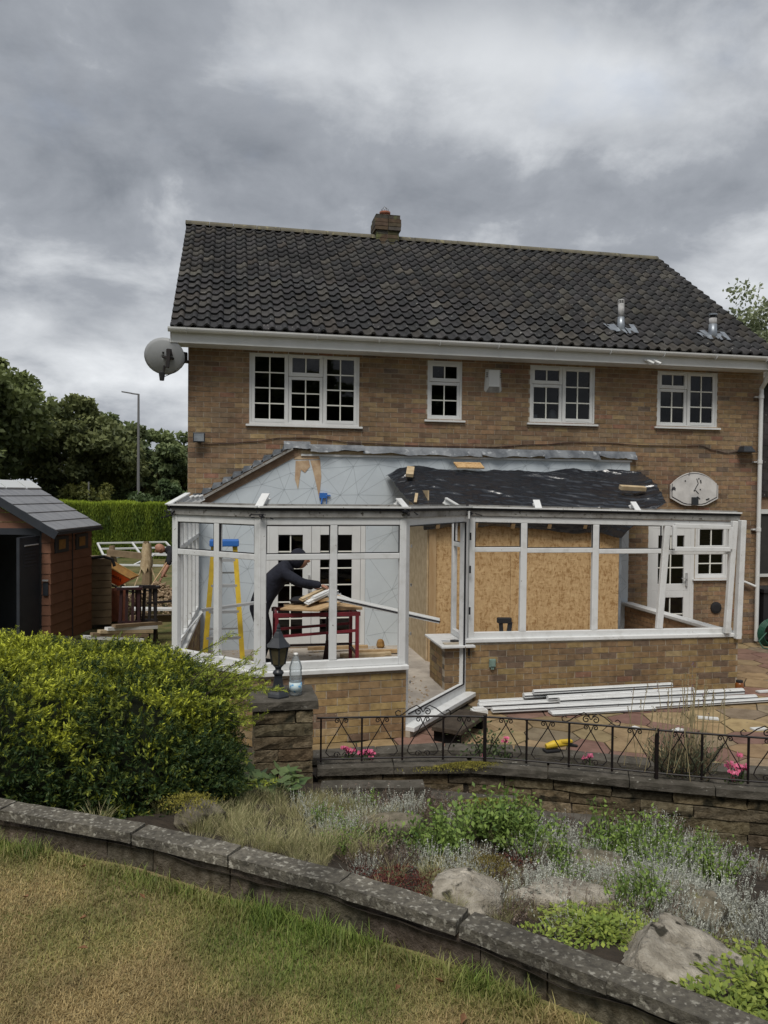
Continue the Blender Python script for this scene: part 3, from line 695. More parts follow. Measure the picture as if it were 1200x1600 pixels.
MB().tube([(-.02, -.12, 4.40), (-.08, -.22, 4.28), (-.20, -.30, 4.18), (-.33, -.4, 4.10), (-.35, -.5, 4.14)], .006, 5).build('coax_loop', 'dark_plastic', a)
# security camera under eaves
a = thing('eaves_floodlight', 'pair of small white floodlights under the gutter', 'light', (7.15, -.4, 4.62))
for k in range(2): MB().tube([(7.10+.12*k, -.42, 4.66), (7.18+.12*k, -.50, 4.60)], .022, 8).build('lamp_head', 'upvc', a)
MB().box((7.06, -.43, 4.65), (7.30, -.40, 4.68)).build('bracket', 'upvc', a)
# air brick vent with soot and green tap box
mb = MB(); mb.lathe([(.10, 0), (.10, .02), (.06, .03)], 14); o = mb.build('flue_outlet', 'dark_plastic', H); o.matrix_basis = Matrix.Translation((8.70, -.0, .62)) @ Matrix.Rotation(PI/2, 4, 'X')
# ================================================================ CONSERVATORY (stripped, no glass left)
FLOOR = .14; SZ = .76
E0, E1, E2, E3, E4, E5, E6 = (.09, 0), (.0, -3.2), (.90, -4.12), (2.40, -4.02), (3.47, -2.75), (7.13, -2.75), (7.09, 0)
fl = MB().prism([(.15, -.01), (.06, -3.16), (.93, -4.04), (2.37, -3.94), (3.44, -2.68), (7.06, -2.68), (7.04, -.01)], 0.0, FLOOR).build('conservatory_floor', 'concrete_floor', kind='structure')
CW = thing('conservatory', 'white plastic conservatory stripped of roof and glass on low brick walls', 'conservatory', (2.0, -2.5, 0))
def seg(p0, p1, t): return Vector((p0[0]+(p1[0]-p0[0])*t, p0[1]+(p1[1]-p0[1])*t, 0))
YB = [(.32,.225,.105),(.295,.20,.095),(.275,.18,.095),(.36,.26,.115),(.24,.155,.088),(.295,.195,.10),(.19,.13,.088),(.27,.145,.095),(.32,.24,.13)]
YW = [6,5,5,4,5,5,4,1.2,3]
# low brick walls (each brick its own piece)
def low_wall(nm, p0, p1, z0=0.0, z1=.70, pal=YB, w=YW, near=None, nind=10000, th=.10):
    brick_wall(CWL, p0, p1, z0, z1, depth=th, key=nm, pal=pal, wts=w, nind=nind)
    d = (Vector((*p1, 0))-Vector((*p0, 0))).normalized(); nrm = Vector((d.y, -d.x, 0)); c0, c1 = Vector((*p0, 0))-nrm*th/2, Vector((*p1, 0))-nrm*th/2
    MB().bar((c0.x, c0.y, (z0+z1)/2), (c1.x, c1.y, (z0+z1)/2), th-.012, z1-z0-.004).build('mortar', 'mortar', CWL)
CWL = MB().prism([(p[0]*.98+.04, p[1]*.98-.06) for p in (E1, E2, E3)], -.05, -.01).build('footing', 'mortar', CW)
low_wall('a', E1, E2); low_wall('b', E2, E3)
low_wall('l', E0, E1, nind=0)
CWL = MB().box((3.3, -2.74, -.05), (7.0, -2.66, -.01)).build('footing', 'mortar', CW)
low_wall('d', (3.16, -2.77), (7.12, -2.77), pal=[jit(tuple(x*.92 for x in c), .02) for c in YB], w=[5,6,6,1,6,6,5,.4,2])
low_wall('p', (3.163, -2.06), (3.163, -2.672), z0=.0, z1=.66)
low_wall('pb', (3.45, -2.668), (3.45, -2.07), z0=.0, z1=.66)
low_wall('r', (7.12, -2.67), (7.12, -.0), pal=[(.42,.26,.14),(.36,.22,.12),(.39,.25,.15)], w=[1,1,1])
MB().slab([(3.10, -2.86, .66), (3.52, -2.86, .66), (3.52, -2.03, .66), (3.10, -2.03, .66)], (0, 0, .025)).build('sill_board', 'upvc_worn', CW, bevel=.004)
def sillbar(p0, p1, z0, z1, ov=.04, wd=.17):
    d = (Vector((*p1, 0))-Vector((*p0, 0))).normalized(); nrm = Vector((d.y, -d.x, 0)); a = Vector((*p0, z0))+nrm*(ov-wd/2)-d*.02; b = Vector((*p1, z1))+nrm*(ov-wd/2)+d*.02
    MB().bar(a, b, wd, .045).build('sill', 'upvc_worn', CW, bevel=.006)
SL_, SR_ = .725, .70
sillbar(E0, E1, .7251, .7251); sillbar(E1, E2, .726, .726); sillbar(E2, E3, .727, .727)
sillbar((3.40, -2.75), E5, .728, .705); sillbar(E5, E6, .7052, .724, ov=.05)
def frame(p0, p1, zb, zt, mull, ztr, zb1=None, zt1=None, jw=.07, dp=.062, mw=.062, head=.075, foot=.075, gask=True, skip_tr=(), lean=None, jamb=(1, 1)):
    """white frame between plan points: jambs, head, bottom rail, mullions, transom with dark gaskets in the top lights"""
    zb1 = zb if zb1 is None else zb1; zt1 = zt if zt1 is None else zt1
    Ln = (Vector((*p1, 0))-Vector((*p0, 0))).length; d = (Vector((*p1, 0))-Vector((*p0, 0))).normalized(); nrm = Vector((d.y, -d.x, 0))
    def pt(s, z, o=0): 
        q = Vector((*p0, 0))+d*s-nrm*(dp/2+.02-o); return Vector((q.x, q.y, z))
    def zB(s): return zb+(zb1-zb)*s/Ln
    def zT(s): return zt+(zt1-zt)*s/Ln
    for i, s in enumerate((jw/2, Ln-jw/2)):
        if jamb[i]: MB().bar(pt(s, zB(s)), pt(s, zT(s)), jw, dp, upv=nrm).build('post', 'upvc_worn', CW, bevel=.008)
    MB().bar(pt(jw, zT(jw)-head/2), pt(Ln-jw, zT(Ln-jw)-head/2), dp-.004, head).build('head_rail', 'upvc_worn', CW, bevel=.006)
    MB().bar(pt(jw, zB(jw)+foot/2), pt(Ln-jw, zB(Ln-jw)+foot/2), dp-.004, foot).build('bottom_rail', 'upvc_worn', CW, bevel=.006)
    for i, s in enumerate(mull):
        le = lean[i] if lean else 0
        MB().bar(pt(s-le, zB(s)+foot), pt(s+le, zT(s)-head), mw, dp-.006, upv=nrm).build('mullion', 'upvc_worn', CW, bevel=.008)
    ed = [0]+list(mull)+[Ln]
    for i in range(len(ed)-1):
        a = ed[i]+(jw if i == 0 else mw/2); b = ed[i+1]-(jw if i == len(ed)-2 else mw/2)
        if ztr and i not in skip_tr:
            dz = (zT((a+b)/2)-zt)
            MB().bar(pt(a, ztr+dz), pt(b, ztr+dz), dp-.008, .06).build('transom', 'upvc_worn', CW, bevel=.006)
            if gask:
                g = MB(); z0_, z1_ = ztr+dz+.034, zT(a)-head-.004
                g.bar(pt(a, z0_, .012), pt(b, z0_, .012), .02, .010).bar(pt(a, z1_, .012), pt(b, zT(b)-head-.004, .012), .02, .010)
                g.bar(pt(a+.004, z0_, .012), pt(a+.004, z1_, .012), .008, .02, upv=nrm).bar(pt(b-.004, z0_, .012), pt(b-.004, z1_, .012), .008, .02, upv=nrm)
                g.build('gasket', 'gasket', CW)
ZT = 2.255; TR = 1.865
LA = (Vector(E2)-Vector(E1)).length; LB = (Vector(E3)-Vector(E2)).length; LD = E5[0]-E4[0]
frame(E1, E2, SZ-.01, ZT, [LA*.52], TR, jw=.085, mw=.075)
frame(E2, E3, SZ-.01, ZT, [LB*.495], TR, jw=.075, mw=.075)
frame((.09, -.04), E1, SZ-.01, ZT, [.62, 1.25, 1.88, 2.5], TR, jw=.07, gask=False)
# door opening: tall frame down to the threshold
LC = (Vector(E4)-Vector(E3)).length
frame(E3, E4, .10, ZT, [], None, jw=.095, head=.085, foot=.11, dp=.075)
d_ = (Vector((*E4, 0))-Vector((*E3, 0))).normalized(); n_ = Vector((d_.y, -d_.x, 0))
a_, b_ = Vector((*E3, .092))+n_*.0, Vector((*E4, .085))+n_*.0
MB().bar(a_, b_, .20, .05).build('threshold', 'upvc_worn', CW, bevel=.006)
MB().bar(a_-Vector((0, 0, .05)), b_-Vector((0, 0, .05)), .10, .075).build('threshold_base', 'mortar', CW)
g = MB()
q0, q1 = Vector((*E4, 0))-d_*.10-n_*.02, Vector((*E3, 0))+d_*.10-n_*.02
g.bar((q0.x, q0.y, .22), (q0.x, q0.y, ZT-.09), .008, .02, upv=n_).bar((q0.x, q0.y, .214), (q1.x, q1.y, .214), .02, .008).bar((q0.x, q0.y, ZT-.09), (q1.x, q1.y, ZT-.09), .02, .008); g.build('gasket', 'gasket', CW)
for z in (.55, 1.05, 1.55, 1.95):
    q = Vector((*E4, 0))-d_*.04+n_*.02; MB().bar((q.x, q.y, z), (q.x, q.y, z+.09), .012, .02, upv=n_).build('hinge', 'gasket', CW)
    q = Vector((*E3, 0))+d_*.05+n_*.02; MB().bar((q.x, q.y, z), (q.x, q.y, z+.03), .02, .012, upv=n_).build('hinge', 'beam_grey', CW)
# long front run, racked out of square at its right end
frame(E4, E5, SZ-.015, ZT-.015, [.70, 1.655, 2.60], TR-.03, SZ-.045, ZT-.075, jw=.07, mw=.085, lean=[.0, .0, .045], jamb=(1, 0))
MB().bar((6.93, -2.80, .735), (7.01, -2.80, 2.19), .075, .062, upv=(0, -1, 0)).build('post', 'upvc_worn', CW, bevel=.008)
MB().bar((7.085, -2.80, .66), (7.125, -2.80, 2.20), .075, .08, upv=(0, -1, 0)).build('corner_post', 'upvc_worn', CW, bevel=.008)
# opening top light left in the last bay
z0, z1 = 1.835, 2.13
s = MB(); x0, x1 = 6.14, 6.93
s.bar((x0, -2.83, z0), (x0, -2.83, z1), .055, .04, upv=(0,-1,0)).bar((x1, -2.83, z0-.01), (x1, -2.83, z1-.02), .055, .04, upv=(0,-1,0)).bar((x0, -2.831, z0), (x1, -2.831, z0-.01), .04, .055).bar((x0, -2.831, z1), (x1, -2.831, z1-.02), .04, .055)
s.build('top_light', 'upvc_worn', CW, bevel=.006)
# short return frame standing on the brick pier
frame((3.42, -2.05), (3.42, -2.66), .69, ZT-.02, [], TR, jw=.07, dp=.06, gask=True)
# eaves beams with white lip and grime
def eave(p0, p1, z0, z1):
    d = (Vector((*p1, 0))-Vector((*p0, 0))).normalized(); nrm = Vector((d.y, -d.x, 0)); a = Vector((*p0, z0)); b = Vector((*p1, z1))
    b_ = MB().bar(a-nrm*.045, b-nrm*.045, .085, .095).build('eaves_beam', 'beam_grey', CW, bevel=.004)
    MB().bar(a+nrm*.012+Vector((0,0,.058)), b+nrm*.012+Vector((0,0,.058)), .05, .018).build('beam_lip', 'upvc_worn', b_)
    MB().bar(a+nrm*.006+Vector((0,0,.03)), b+nrm*.006+Vector((0,0,.03)), .015, .022).build('beam_channel', 'gasket', b_)
    MB().bar(a-nrm*.07+Vector((0,0,.06)), b-nrm*.07+Vector((0,0,.06)), .02, .05).build('beam_upstand', 'beam_grey', b_)
eave((.09, -.02), E1, 2.304, 2.304); eave(E1, E2, 2.303, 2.303); eave(E2, E3, 2.302, 2.302); eave(E3, E4, 2.301, 2.290); eave(E4, E5, 2.289, 2.235)
# rafter stubs still bolted to the eaves
def stub(x, y, z, ang, l=.2, tilt=.55):
    d = Vector((math.cos(ang)*math.cos(tilt), math.sin(ang)*math.cos(tilt), math.sin(tilt))); p = Vector((x, y, z)); q = p+d*l
    s = d.cross(Vector((0,0,1))).normalized(); u = s.cross(d)
    mb = MB(); mb.bar(p, q, .085, .012, upv=u).bar(p-u*.035, q-u*.035, .018, .055, upv=u).bar(p-u*.066, q-u*.066, .06, .012, upv=u)
    mb.build('rafter_stub', 'upvc_worn', CW); MB().bar(p-d*.004-u*.03, p+d*.002-u*.03, .03, .05, upv=u).build('stub_end', 'gasket', CW)
stub(-.03, -3.22, 2.36, 0.75, .30, .42); stub(.89, -4.13, 2.35, 1.0, .20, .75); stub(2.40, -4.02, 2.34, 2.2, .17, .7); stub(3.36, -2.84, 2.33, 2.55, .26, .5)
stub(4.34, -2.76, 2.33, 1.5, .15, .8); stub(5.68, -2.76, 2.31, 1.75, .16, .8)
for k in range(3): stub(.02+.02*k, -2.6+.8*k, 2.36, 0.35, .22, .45)
# grime lumps in the corner joints
for (x, y, z) in ((.90, -4.13, 2.27), (2.40, -4.03, 2.30), (3.44, -2.82, 2.27), (0, -3.21, 2.26)):
    mb = MB(); 
    for k in range(14): 
        p = Vector((x+random.gauss(0, .04), y-.02+random.gauss(0, .02), z+random.gauss(0, .02))); mb.bar(p, p+Vector((random.gauss(0, .03), random.gauss(0, .02), random.gauss(0, .012))), .012, .01)
    mb.build('mastic_residue', 'gasket', CW)
# pale clips hanging from beams
MB().box((3.40, -2.87, 2.21), (3.425, -2.85, 2.30)).build('beam_clip', 'upvc', CW)
MB().box((3.72, -2.80, .40), (3.80, -2.772, .50)).build('socket_box', 'green_box', CW, bevel=.006)
MB().box((3.735, -2.812, .415), (3.785, -2.80, .485)).tube([(3.75, -2.79, .40), (3.75, -2.79, .375)], .012, 6).tube([(3.77, -2.79, .40), (3.77, -2.79, .375)], .012, 6).build('socket_cover', 'green_box', CW)

# ================================================================ OSB ENCLOSURE + TARP
OB = thing('osb_enclosure', 'temporary chipboard box enclosing the house opening under the black tarpaulin', 'enclosure', (4.8, -.6, FLOOR))
x = 3.35; 
for x0, x1 in ((3.36, 4.57), (4.575, 5.79), (5.795, 6.26)): MB().box((x0, -1.20, FLOOR), (x1, -1.182, 2.06)).build('osb_sheet', 'osb', OB)
MB().box((3.34, -1.178, FLOOR), (3.358, -.02, 2.55)).build('osb_sheet', 'timber_pale', OB)
MB().box((6.24, -1.178, FLOOR), (6.258, -.02, 2.3)).build('osb_sheet', 'osb', OB)
MB().box((3.36, -1.225, FLOOR), (3.46, -1.202, 2.06)).build('stud', 'timber', OB)
MB().box((6.262, -1.2, .2), (6.30, -1.17, 2.0)).build('edge_strip', 'galv', OB)
for k in range(6): MB().bar((3.45+k*.55, -.03, 2.72), (3.45+k*.55, -1.35, 2.06), .05, .09).build('roof_joist', 'timber', OB)
MB().slab([(3.2, -.02, 2.78), (6.5, -.02, 2.78), (6.5, -1.38, 2.13), (3.2, -1.38, 2.13)], (0, 0, .018)).build('roof_sheet', 'osb', OB)
# tarpaulin
nu, nv = 200, 110; rs2 = np.random.default_rng(11)
uu, vv = np.meshgrid(np.linspace(0, 1, nu), np.linspace(0, 1, nv))
def lin(v, k): return np.interp(v, [a for a, _ in k], [b for _, b in k])
xl = lin(vv, [(0, 2.96), (.35, 3.02), (.72, 3.17), (1, 3.26)]); xr = lin(vv, [(0, 6.62), (.10, 7.10), (.40, 7.04), (.66, 6.90), (.74, 6.66), (1, 6.22)])
X_ = xl+(xr-xl)*uu
Y_ = lin(vv, [(0, -.04), (.70, -1.40), (.76, -1.425), (1, -1.28)]); Z_ = lin(vv, [(0, 2.86), (.06, 2.86), (.70, 2.30), (.76, 2.235), (1, 1.985)])
def ridges(n, amp, fr):
    r_ = 0
    for _ in range(n):
        a = PI/2+rs2.normal(0, .45); ph = rs2.uniform(0, 6); f_ = rs2.uniform(*fr); w = (X_*math.cos(a)*.8+vv*2.2*math.sin(a))*f_+ph+.45*np.sin(X_*1.7+ph)+.22*np.sin(X_*4.3+2*ph)
        r_ = r_+amp*(1-np.abs(np.sin(w)))**5*rs2.uniform(.3, 1)*(.35+.65*(np.sin(X_*rs2.uniform(.8, 2.4)+rs2.uniform(0, 6))*.5+.5))
    return r_
w_ = ridges(4, .035, (1.2, 3))+ridges(6, .036, (3, 7))+ridges(12, .022, (8, 18))
edge = np.clip((uu-.90)/.1, 0, 1)
Zt = Z_+w_*.55+edge*.10*np.sin(vv*PI*1.2)+np.clip((.05-uu)/.05, 0, 1)*-.10*(1-vv); Yt = Y_-w_*.45-edge*.05
Zt += .012*np.sin(X_*9)*(vv > .97)+ .05*np.sin(X_*1.7+1)*(vv > .9)*(vv-.9)*10
Zt += .035*np.sin(X_*2.3)*(vv < .05)+.02*np.sin(X_*7.7)*(vv < .05)
V = np.stack([X_, Yt, Zt], -1).reshape(-1, 3); idx = np.arange(nu*nv).reshape(nv, nu)
F = np.stack([idx[:-1, :-1], idx[1:, :-1], idx[1:, 1:], idx[:-1, 1:]], -1).reshape(-1, 4)
tp = obj('tarpaulin', fast_mesh('tarpaulin', V, F, smooth=True), 'tarp'); sm = tp.modifiers.new('solid', 'SOLIDIFY'); sm.thickness = .004
tag(tp, 'creased black plastic tarpaulin draped over the chipboard box', 'tarpaulin')
def block(nm, c, sz, rot, m, lbl, cat):
    o = MB().box(tuple(-s/2 for s in sz), tuple(s/2 for s in sz)).build(nm, m); o.location = c; o.rotation_euler = rot; tag(o, lbl, cat); return o
block('wood_offcut', (3.24, -.50, 2.83), (.11, .30, .05), (.42, .1, -.25), 'timber_pale', 'pale timber block weighing down the left end of the tarpaulin', 'offcut')
block('board_offcut', (4.25, -.18, 2.95), (.44, .22, .02), (.42, 0, .02), 'osb', 'rectangular chipboard offcut lying at the top of the tarpaulin', 'offcut')
block('wood_offcut', (6.56, -1.02, 2.62), (.40, .09, .06), (.30, .04, -.04), 'timber_pale', 'pale timber batten lying on the right end of the tarpaulin', 'offcut')
block('wood_offcut', (3.16, -1.22, 2.44), (.04, .16, .03), (.9, .1, -.3), 'timber_pale', 'thin timber sliver poking out at the left edge of the tarpaulin', 'offcut')

# ================================================================ INSIDE THE CONSERVATORY
# step ladder
LD_ = thing('step_ladder', 'yellow fibreglass step ladder with blue top inside the conservatory', 'ladder', (.52, -1.9, FLOOR))
def lad(a, b, m, w=.06, h=.03): return MB().bar(a, b, w, h, upv=(0, -1, 0)).build('rail', m, LD_)
lad((.30, -2.2, FLOOR), (.42, -1.85, 1.83), 'yellow'); lad((.80, -2.2, FLOOR), (.68, -1.85, 1.83), 'yellow')
lad((.30, -1.35, FLOOR), (.42, -1.72, 1.80), 'yellow', .045, .025); lad((.80, -1.35, FLOOR), (.68, -1.72, 1.80), 'yellow', .045, .025)
for k in range(5):
    t = .16+k*.185; y = -2.2+.35*t; z = FLOOR+(1.83-FLOOR)*t; w = .25-.13*t
    MB().box((.55-w, y-.02, z-.03), (.55+w, y+.07, z+.005)).build('tread', 'alu', LD_)
MB().box((.37, -1.92, 1.82), (.73, -1.66, 1.90)).build('top_cap', 'blue', LD_, bevel=.012)
for k in (0.35, .8): 
    y, z = -1.35-.37*k, FLOOR+1.66*k; w = .25-.12*k; MB().bar((.55-w, y, z), (.55+w, y, z), .03, .02).build('rear_brace', 'alu', LD_)
# folding steel trestle table (red) with boards
TBp = thing('trestle_bench', 'red steel folding trestle bench carrying scrap boards in the conservatory', 'workbench', (1.8, -1.4, FLOOR))
tz = .93
lx0, lx1, ly0, ly1 = 1.22, 2.28, -1.62, -1.05
for x in (lx0, lx1):
    for y in (ly0, ly1): MB().bar((x, y, FLOOR), (x, y, tz), .045, .045, upv=(0, 1, 0)).build('leg', 'red_metal', TBp)
for y in (ly0, ly1):
    MB().bar((lx0-.04, y, tz-.03), (lx1+.04, y, tz-.03), .04, .05).build('top_rail', 'red_metal', TBp); MB().bar((lx0, y+.003, .62), (lx1, y+.003, .68), .025, .035).build('cross_rail', 'red_metal', TBp)
for x in (lx0, lx1):
    MB().bar((x, ly0, .36), (x, ly1, .36), .025, .03).build('side_rail', 'dark_red_metal', TBp); MB().bar((x, ly0, tz-.03), (x, ly1, tz-.03), .03, .04).build('side_rail', 'red_metal', TBp)
MB().bar((lx0, -1.2, .42), (lx1, -1.2, .42), .02, .025).build('cross_rail', 'dark_red_metal', TBp); MB().bar((lx0, -1.5, .20), (lx1, -1.2, .20), .025, .03).build('cross_rail', 'dark_red_metal', TBp)
MB().bar((1.95, -1.05, tz-.03), (1.95, -1.05, FLOOR+.1), .03, .03, upv=(0,1,0)).faces([(1.88, -1.08, FLOOR), (2.03, -1.08, FLOOR), (1.98, -1.06, .45), (1.93, -1.06, .45)], [(0,1,2,3)]).build('rear_leg', 'dark_red_metal', TBp)
for x0, x1, y, tl in ((1.40, 2.36, -1.44, .0), (1.34, 2.33, -1.20, .01)):
    o = block('table_board', ((x0+x1)/2, y, tz+.03), (x1-x0, .22, .035), (0, 0, tl), 'timber', 'front scuffed timber plank on the red trestle bench' if y < -1.3 else 'rear scuffed timber plank on the red trestle bench', 'plank')
o = block('plywood_sheet', (1.66, -1.60, tz+.085), (.62, .50, .02), (.10, -.05, -.75), 'timber', 'tilted plywood sheet lying across the red trestle bench', 'plywood')
# scrap pile: each strip a thing
for k, (lx, ly, lz, ln_, a, t_) in enumerate(((1.80, -1.55, 1.10, .50, .65, .20), (1.85, -1.50, 1.14, .46, .60, .24), (1.77, -1.48, 1.12, .44, .75, .18), (1.90, -1.45, 1.12, .40, .5, .10), (1.72, -1.6, 1.09, .30, .9, .05), (1.70, -1.52, 1.16, .42, .55, .30), (1.82, -1.58, 1.17, .38, .70, .22), (1.92, -1.55, 1.10, .34, .3, .12), (1.66, -1.45, 1.13, .36, 1.1, .10), (1.76, -1.62, 1.13, .44, .62, .28))):
    mb = MB(); mb.box((-ln_/2, -.04, -.012), (ln_/2, .04, .0)).box((-ln_/2+.01, -.03, 0), (ln_/2-.03, .022, .022))
    o = mb.build('scrap_strip', ['timber_pale', 'upvc_worn', 'timber', 'alu', 'upvc_worn'][k % 5]); o.location = (lx, ly, lz); o.rotation_euler = (random.uniform(-.3, .3), -t_, a)
    tag(o, 'broken strip in the scrap heap on the red trestle bench', 'scrap strip', 'scrap strips heaped on the bench')
o = MB().lathe([(.02, 0), (.13, .01), (.15, .05), (.11, .10), (.03, .12)], 12).build('tool_bag', 'dark_cloth'); o.location = (1.60, -1.42, 1.03); o.scale = (1.4, .8, .8); tag(o, 'dark crumpled tool bag on the red trestle bench', 'bag')
pr = thing('long_profile', 'long white plastic profile leaning from the bench out through the frame', 'profile', (2.4, -1.7, .9))
pa, pb = Vector((1.85, -1.52, 1.13)), Vector((3.32, -1.95, .83))
MB().bar(pa, pb, .06, .05).build('profile_body', 'upvc_worn', pr); MB().bar(pa+Vector((0, -.035, .0)), pb+Vector((0, -.035, 0)), .012, .018).build('groove', 'gasket', pr); MB().bar(pa+Vector((0, 0, .034)), pb+Vector((0, 0, .034)), .03, .018).build('rib', 'upvc', pr)
o = MB().bar((1.55, -1.0, 1.3), (2.35, -1.25, 1.0), .05, .02).build('cut_strip', 'upvc_worn'); tag(o, 'short white strip behind the scrap heap on the bench', 'profile')
o = MB().bar((.30, -2.35, 1.10), (1.05, -2.2, 1.17), .08, .03).build('aluminium_bar', 'alu'); tag(o, 'flat aluminium bar passing across the yellow step ladder', 'bar')
o = MB().bar((.02, -2.9, .78), (.35, -1.6, 1.05), .02, .012).build('loose_trim', 'upvc'); tag(o, 'thin white trim strip leaning by the left posts', 'trim')
# debris on the floor
for k, (x, y, l_, a, m) in enumerate(((2.55, -.75, .75, .05, 'timber_pale'), (2.75, -.6, .8, -.08, 'timber'), (2.5, -.92, .6, .12, 'timber_pale'), (2.2, -.35, .9, .02, 'timber'))):
    block('floor_batten', (x, y, FLOOR+.03+.01*k), (l_, .07, .045), (0, 0, a), m, ['pale batten lying nearest on the conservatory floor beside the bench leg', 'brown batten on the floor under the papered wall', 'short pale batten on the floor right of the bench', 'dark batten along the foot of the french doors'][k], 'batten')
o = MB().lathe([(.05, 0), (.07, .03), (.055, .10), (.03, .13)], 5).build('plaster_lump', 'rust'); o.location = (2.88, -.16, FLOOR); tag(o, 'lump of brown rubble at the foot of the papered wall', 'rubble lump')
def inside(p, poly):
    c = False; n = len(poly)
    for i in range(n):
        (x0, y0), (x1, y1) = poly[i], poly[(i+1) % n]
        if (y0 > p[1]) != (y1 > p[1]) and p[0] < (x1-x0)*(p[1]-y0)/(y1-y0)+x0: c = not c
    return c
db = MB()
for k in range(420):
    x, y = random.uniform(.2, 3.3), random.uniform(-3.9, -.1)
    if random.random() < .35: x, y = random.uniform(2.4, 3.3), random.uniform(-3.6, -2.2)
    if not inside((x, y), [(.2, -.1), (.12, -3.1), (.95, -3.9), (2.3, -3.8), (3.0, -3.0), (3.05, -.1)]): continue
    s = random.uniform(.004, .016); a = random.uniform(0, 3); db.bar((x, y, FLOOR+s*.4), (x+s*2.2*math.cos(a), y+s*2.2*math.sin(a), FLOOR+s*.4), s, s*.8)
tag(db.build('floor_debris', 'rubble'), 'scattered crumbs of rubble over the conservatory floor', 'debris', kind='stuff')
# tools on the sills
a = thing('cordless_drill', 'black cordless drill standing on the long white sill', 'drill', (3.93, -2.66, SZ))
MB().box((3.87, -2.70, .752), (3.96, -2.62, .79)).bar((3.915, -2.66, .79), (3.905, -2.66, .93), .045, .04, upv=(0,1,0)).build('grip', 'dark_plastic', a, bevel=.006)
MB().bar((3.86, -2.66, .95), (4.04, -2.66, .945), .07, .07).build('motor_housing', 'dark_plastic', a, bevel=.012)
MB().bar((4.03, -2.66, .93), (4.005, -2.66, .755), .05, .045, upv=(0,1,0)).build('battery_pack', 'black_metal', a, bevel=.006)
a = thing('screwdriver', 'black screwdriver lying on the white board on the brick pier', 'screwdriver', (3.3, -2.6, .69))
MB().tube([(3.18, -2.55, .695), (3.29, -2.60, .698)], .005, 6).build('shaft', 'galv', a); MB().tube([(3.28, -2.595, .70), (3.33, -2.62, .703), (3.40, -2.65, .703)], [.012, .018, .014], 8).build('handle', 'dark_plastic', a)
# ================================================================ GROUND, PATIO, WALLS
mat('far_grass', (.10, .105, .035), .98, (.16, .125, .055), .8, .40, .62, bump=.03, bscale=20, c3=(.07, .085, .025), s3=3, lo3=.5, hi3=.65)
g = MB(); g.faces([(-400, -60, -.03), (400, -60, -.03), (400, 500, -.03), (-400, 500, -.03)], [(0,1,2,3)]); g.build('ground', 'far_grass', kind='structure')
LW = [(-6.5, -5.4), (-3.2, -6.75), (-1.15, -7.72), (-.312, -8.186), (.259, -8.515), (.633, -8.771), (1.005, -9.05), (1.345, -9.356), (1.67, -9.705), (1.985, -10.055), (2.30, -10.41), (2.9, -11.1), (4.2, -12.6)]
RW = [(-6.5, -4.9), (-2.0, -5.4), (.2, -5.9), (.80, -6.0), (1.275, -5.958), (2.02, -6.03), (2.458, -6.09), (2.94, -6.29), (3.395, -6.516), (3.867, -6.746), (4.333, -6.946), (5.5, -7.42), (8.5, -8.6)]
def resample(P, n):
    P = np.array(P, float); d = np.r_[0, np.cumsum(np.linalg.norm(np.diff(P, axis=0), axis=1))]; s = np.linspace(0, d[-1], n)
    return np.stack([np.interp(s, d, P[:, i]) for i in range(P.shape[1])], -1)
def smooth_poly(P, n, it=40):
    q = resample(P, n)
    for _ in range(it): q[1:-1] = .5*q[1:-1]+.25*(q[:-2]+q[2:])
    return q
nz = np.random.default_rng(5)
def vnoise(x, y, f, seed=0):
    """smooth value noise on arrays"""
    x = np.asarray(x, float)*f+seed*17.3; y = np.asarray(y, float)*f+seed*5.1
    xi, yi = np.floor(x).astype(int), np.floor(y).astype(int); fx, fy = x-xi, y-yi; fx = fx*fx*(3-2*fx); fy = fy*fy*(3-2*fy)
    def h(a, b): 
        q = np.sin(a*127.1+b*311.7+seed*74.7)*43758.5453; return q-np.floor(q)
    return (h(xi, yi)*(1-fx)+h(xi+1, yi)*fx)*(1-fy)+(h(xi, yi+1)*(1-fx)+h(xi+1, yi+1)*fx)*fy
LAWN = 1.0
# bed between the two walls: slopes down towards the house
nl, nm_ = 140, 70
A = resample(LW, nl); B = resample(RW, nl)
zb = np.interp(B[:, 0], [-6, .2, 1.0, 2.2, 3.2, 4.4, 9], [.1, .30, .36, .26, .10, .02, .0])
T_ = np.linspace(0, 1, nm_)[None, :, None]
G2 = A[:, None, :]*(1-T_)+B[:, None, :]*T_
tt = T_[..., 0]; zt = 1.09+(zb[:, None]-1.09)*(tt**.92)
zt = zt+(vnoise(G2[..., 0], G2[..., 1], 2.2, 1)-.5)*.10*np.sin(tt*PI)+(vnoise(G2[..., 0], G2[..., 1], 7, 2)-.5)*.035
bedV = np.concatenate([G2, zt[..., None]], -1)
idx = np.arange(nl*nm_).reshape(nl, nm_)
F = np.stack([idx[:-1, :-1], idx[1:, :-1], idx[1:, 1:], idx[:-1, 1:]], -1).reshape(-1, 4)
obj('rockery_bed', fast_mesh('rockery_bed', bedV.reshape(-1, 3), F, smooth=True), 'soil', kind='structure')
BV = bedV.reshape(-1, 3)
def bed_z(x, y):
    d = (BV[:, 0]-x)**2+(BV[:, 1]-y)**2; return float(BV[np.argmin(d), 2])
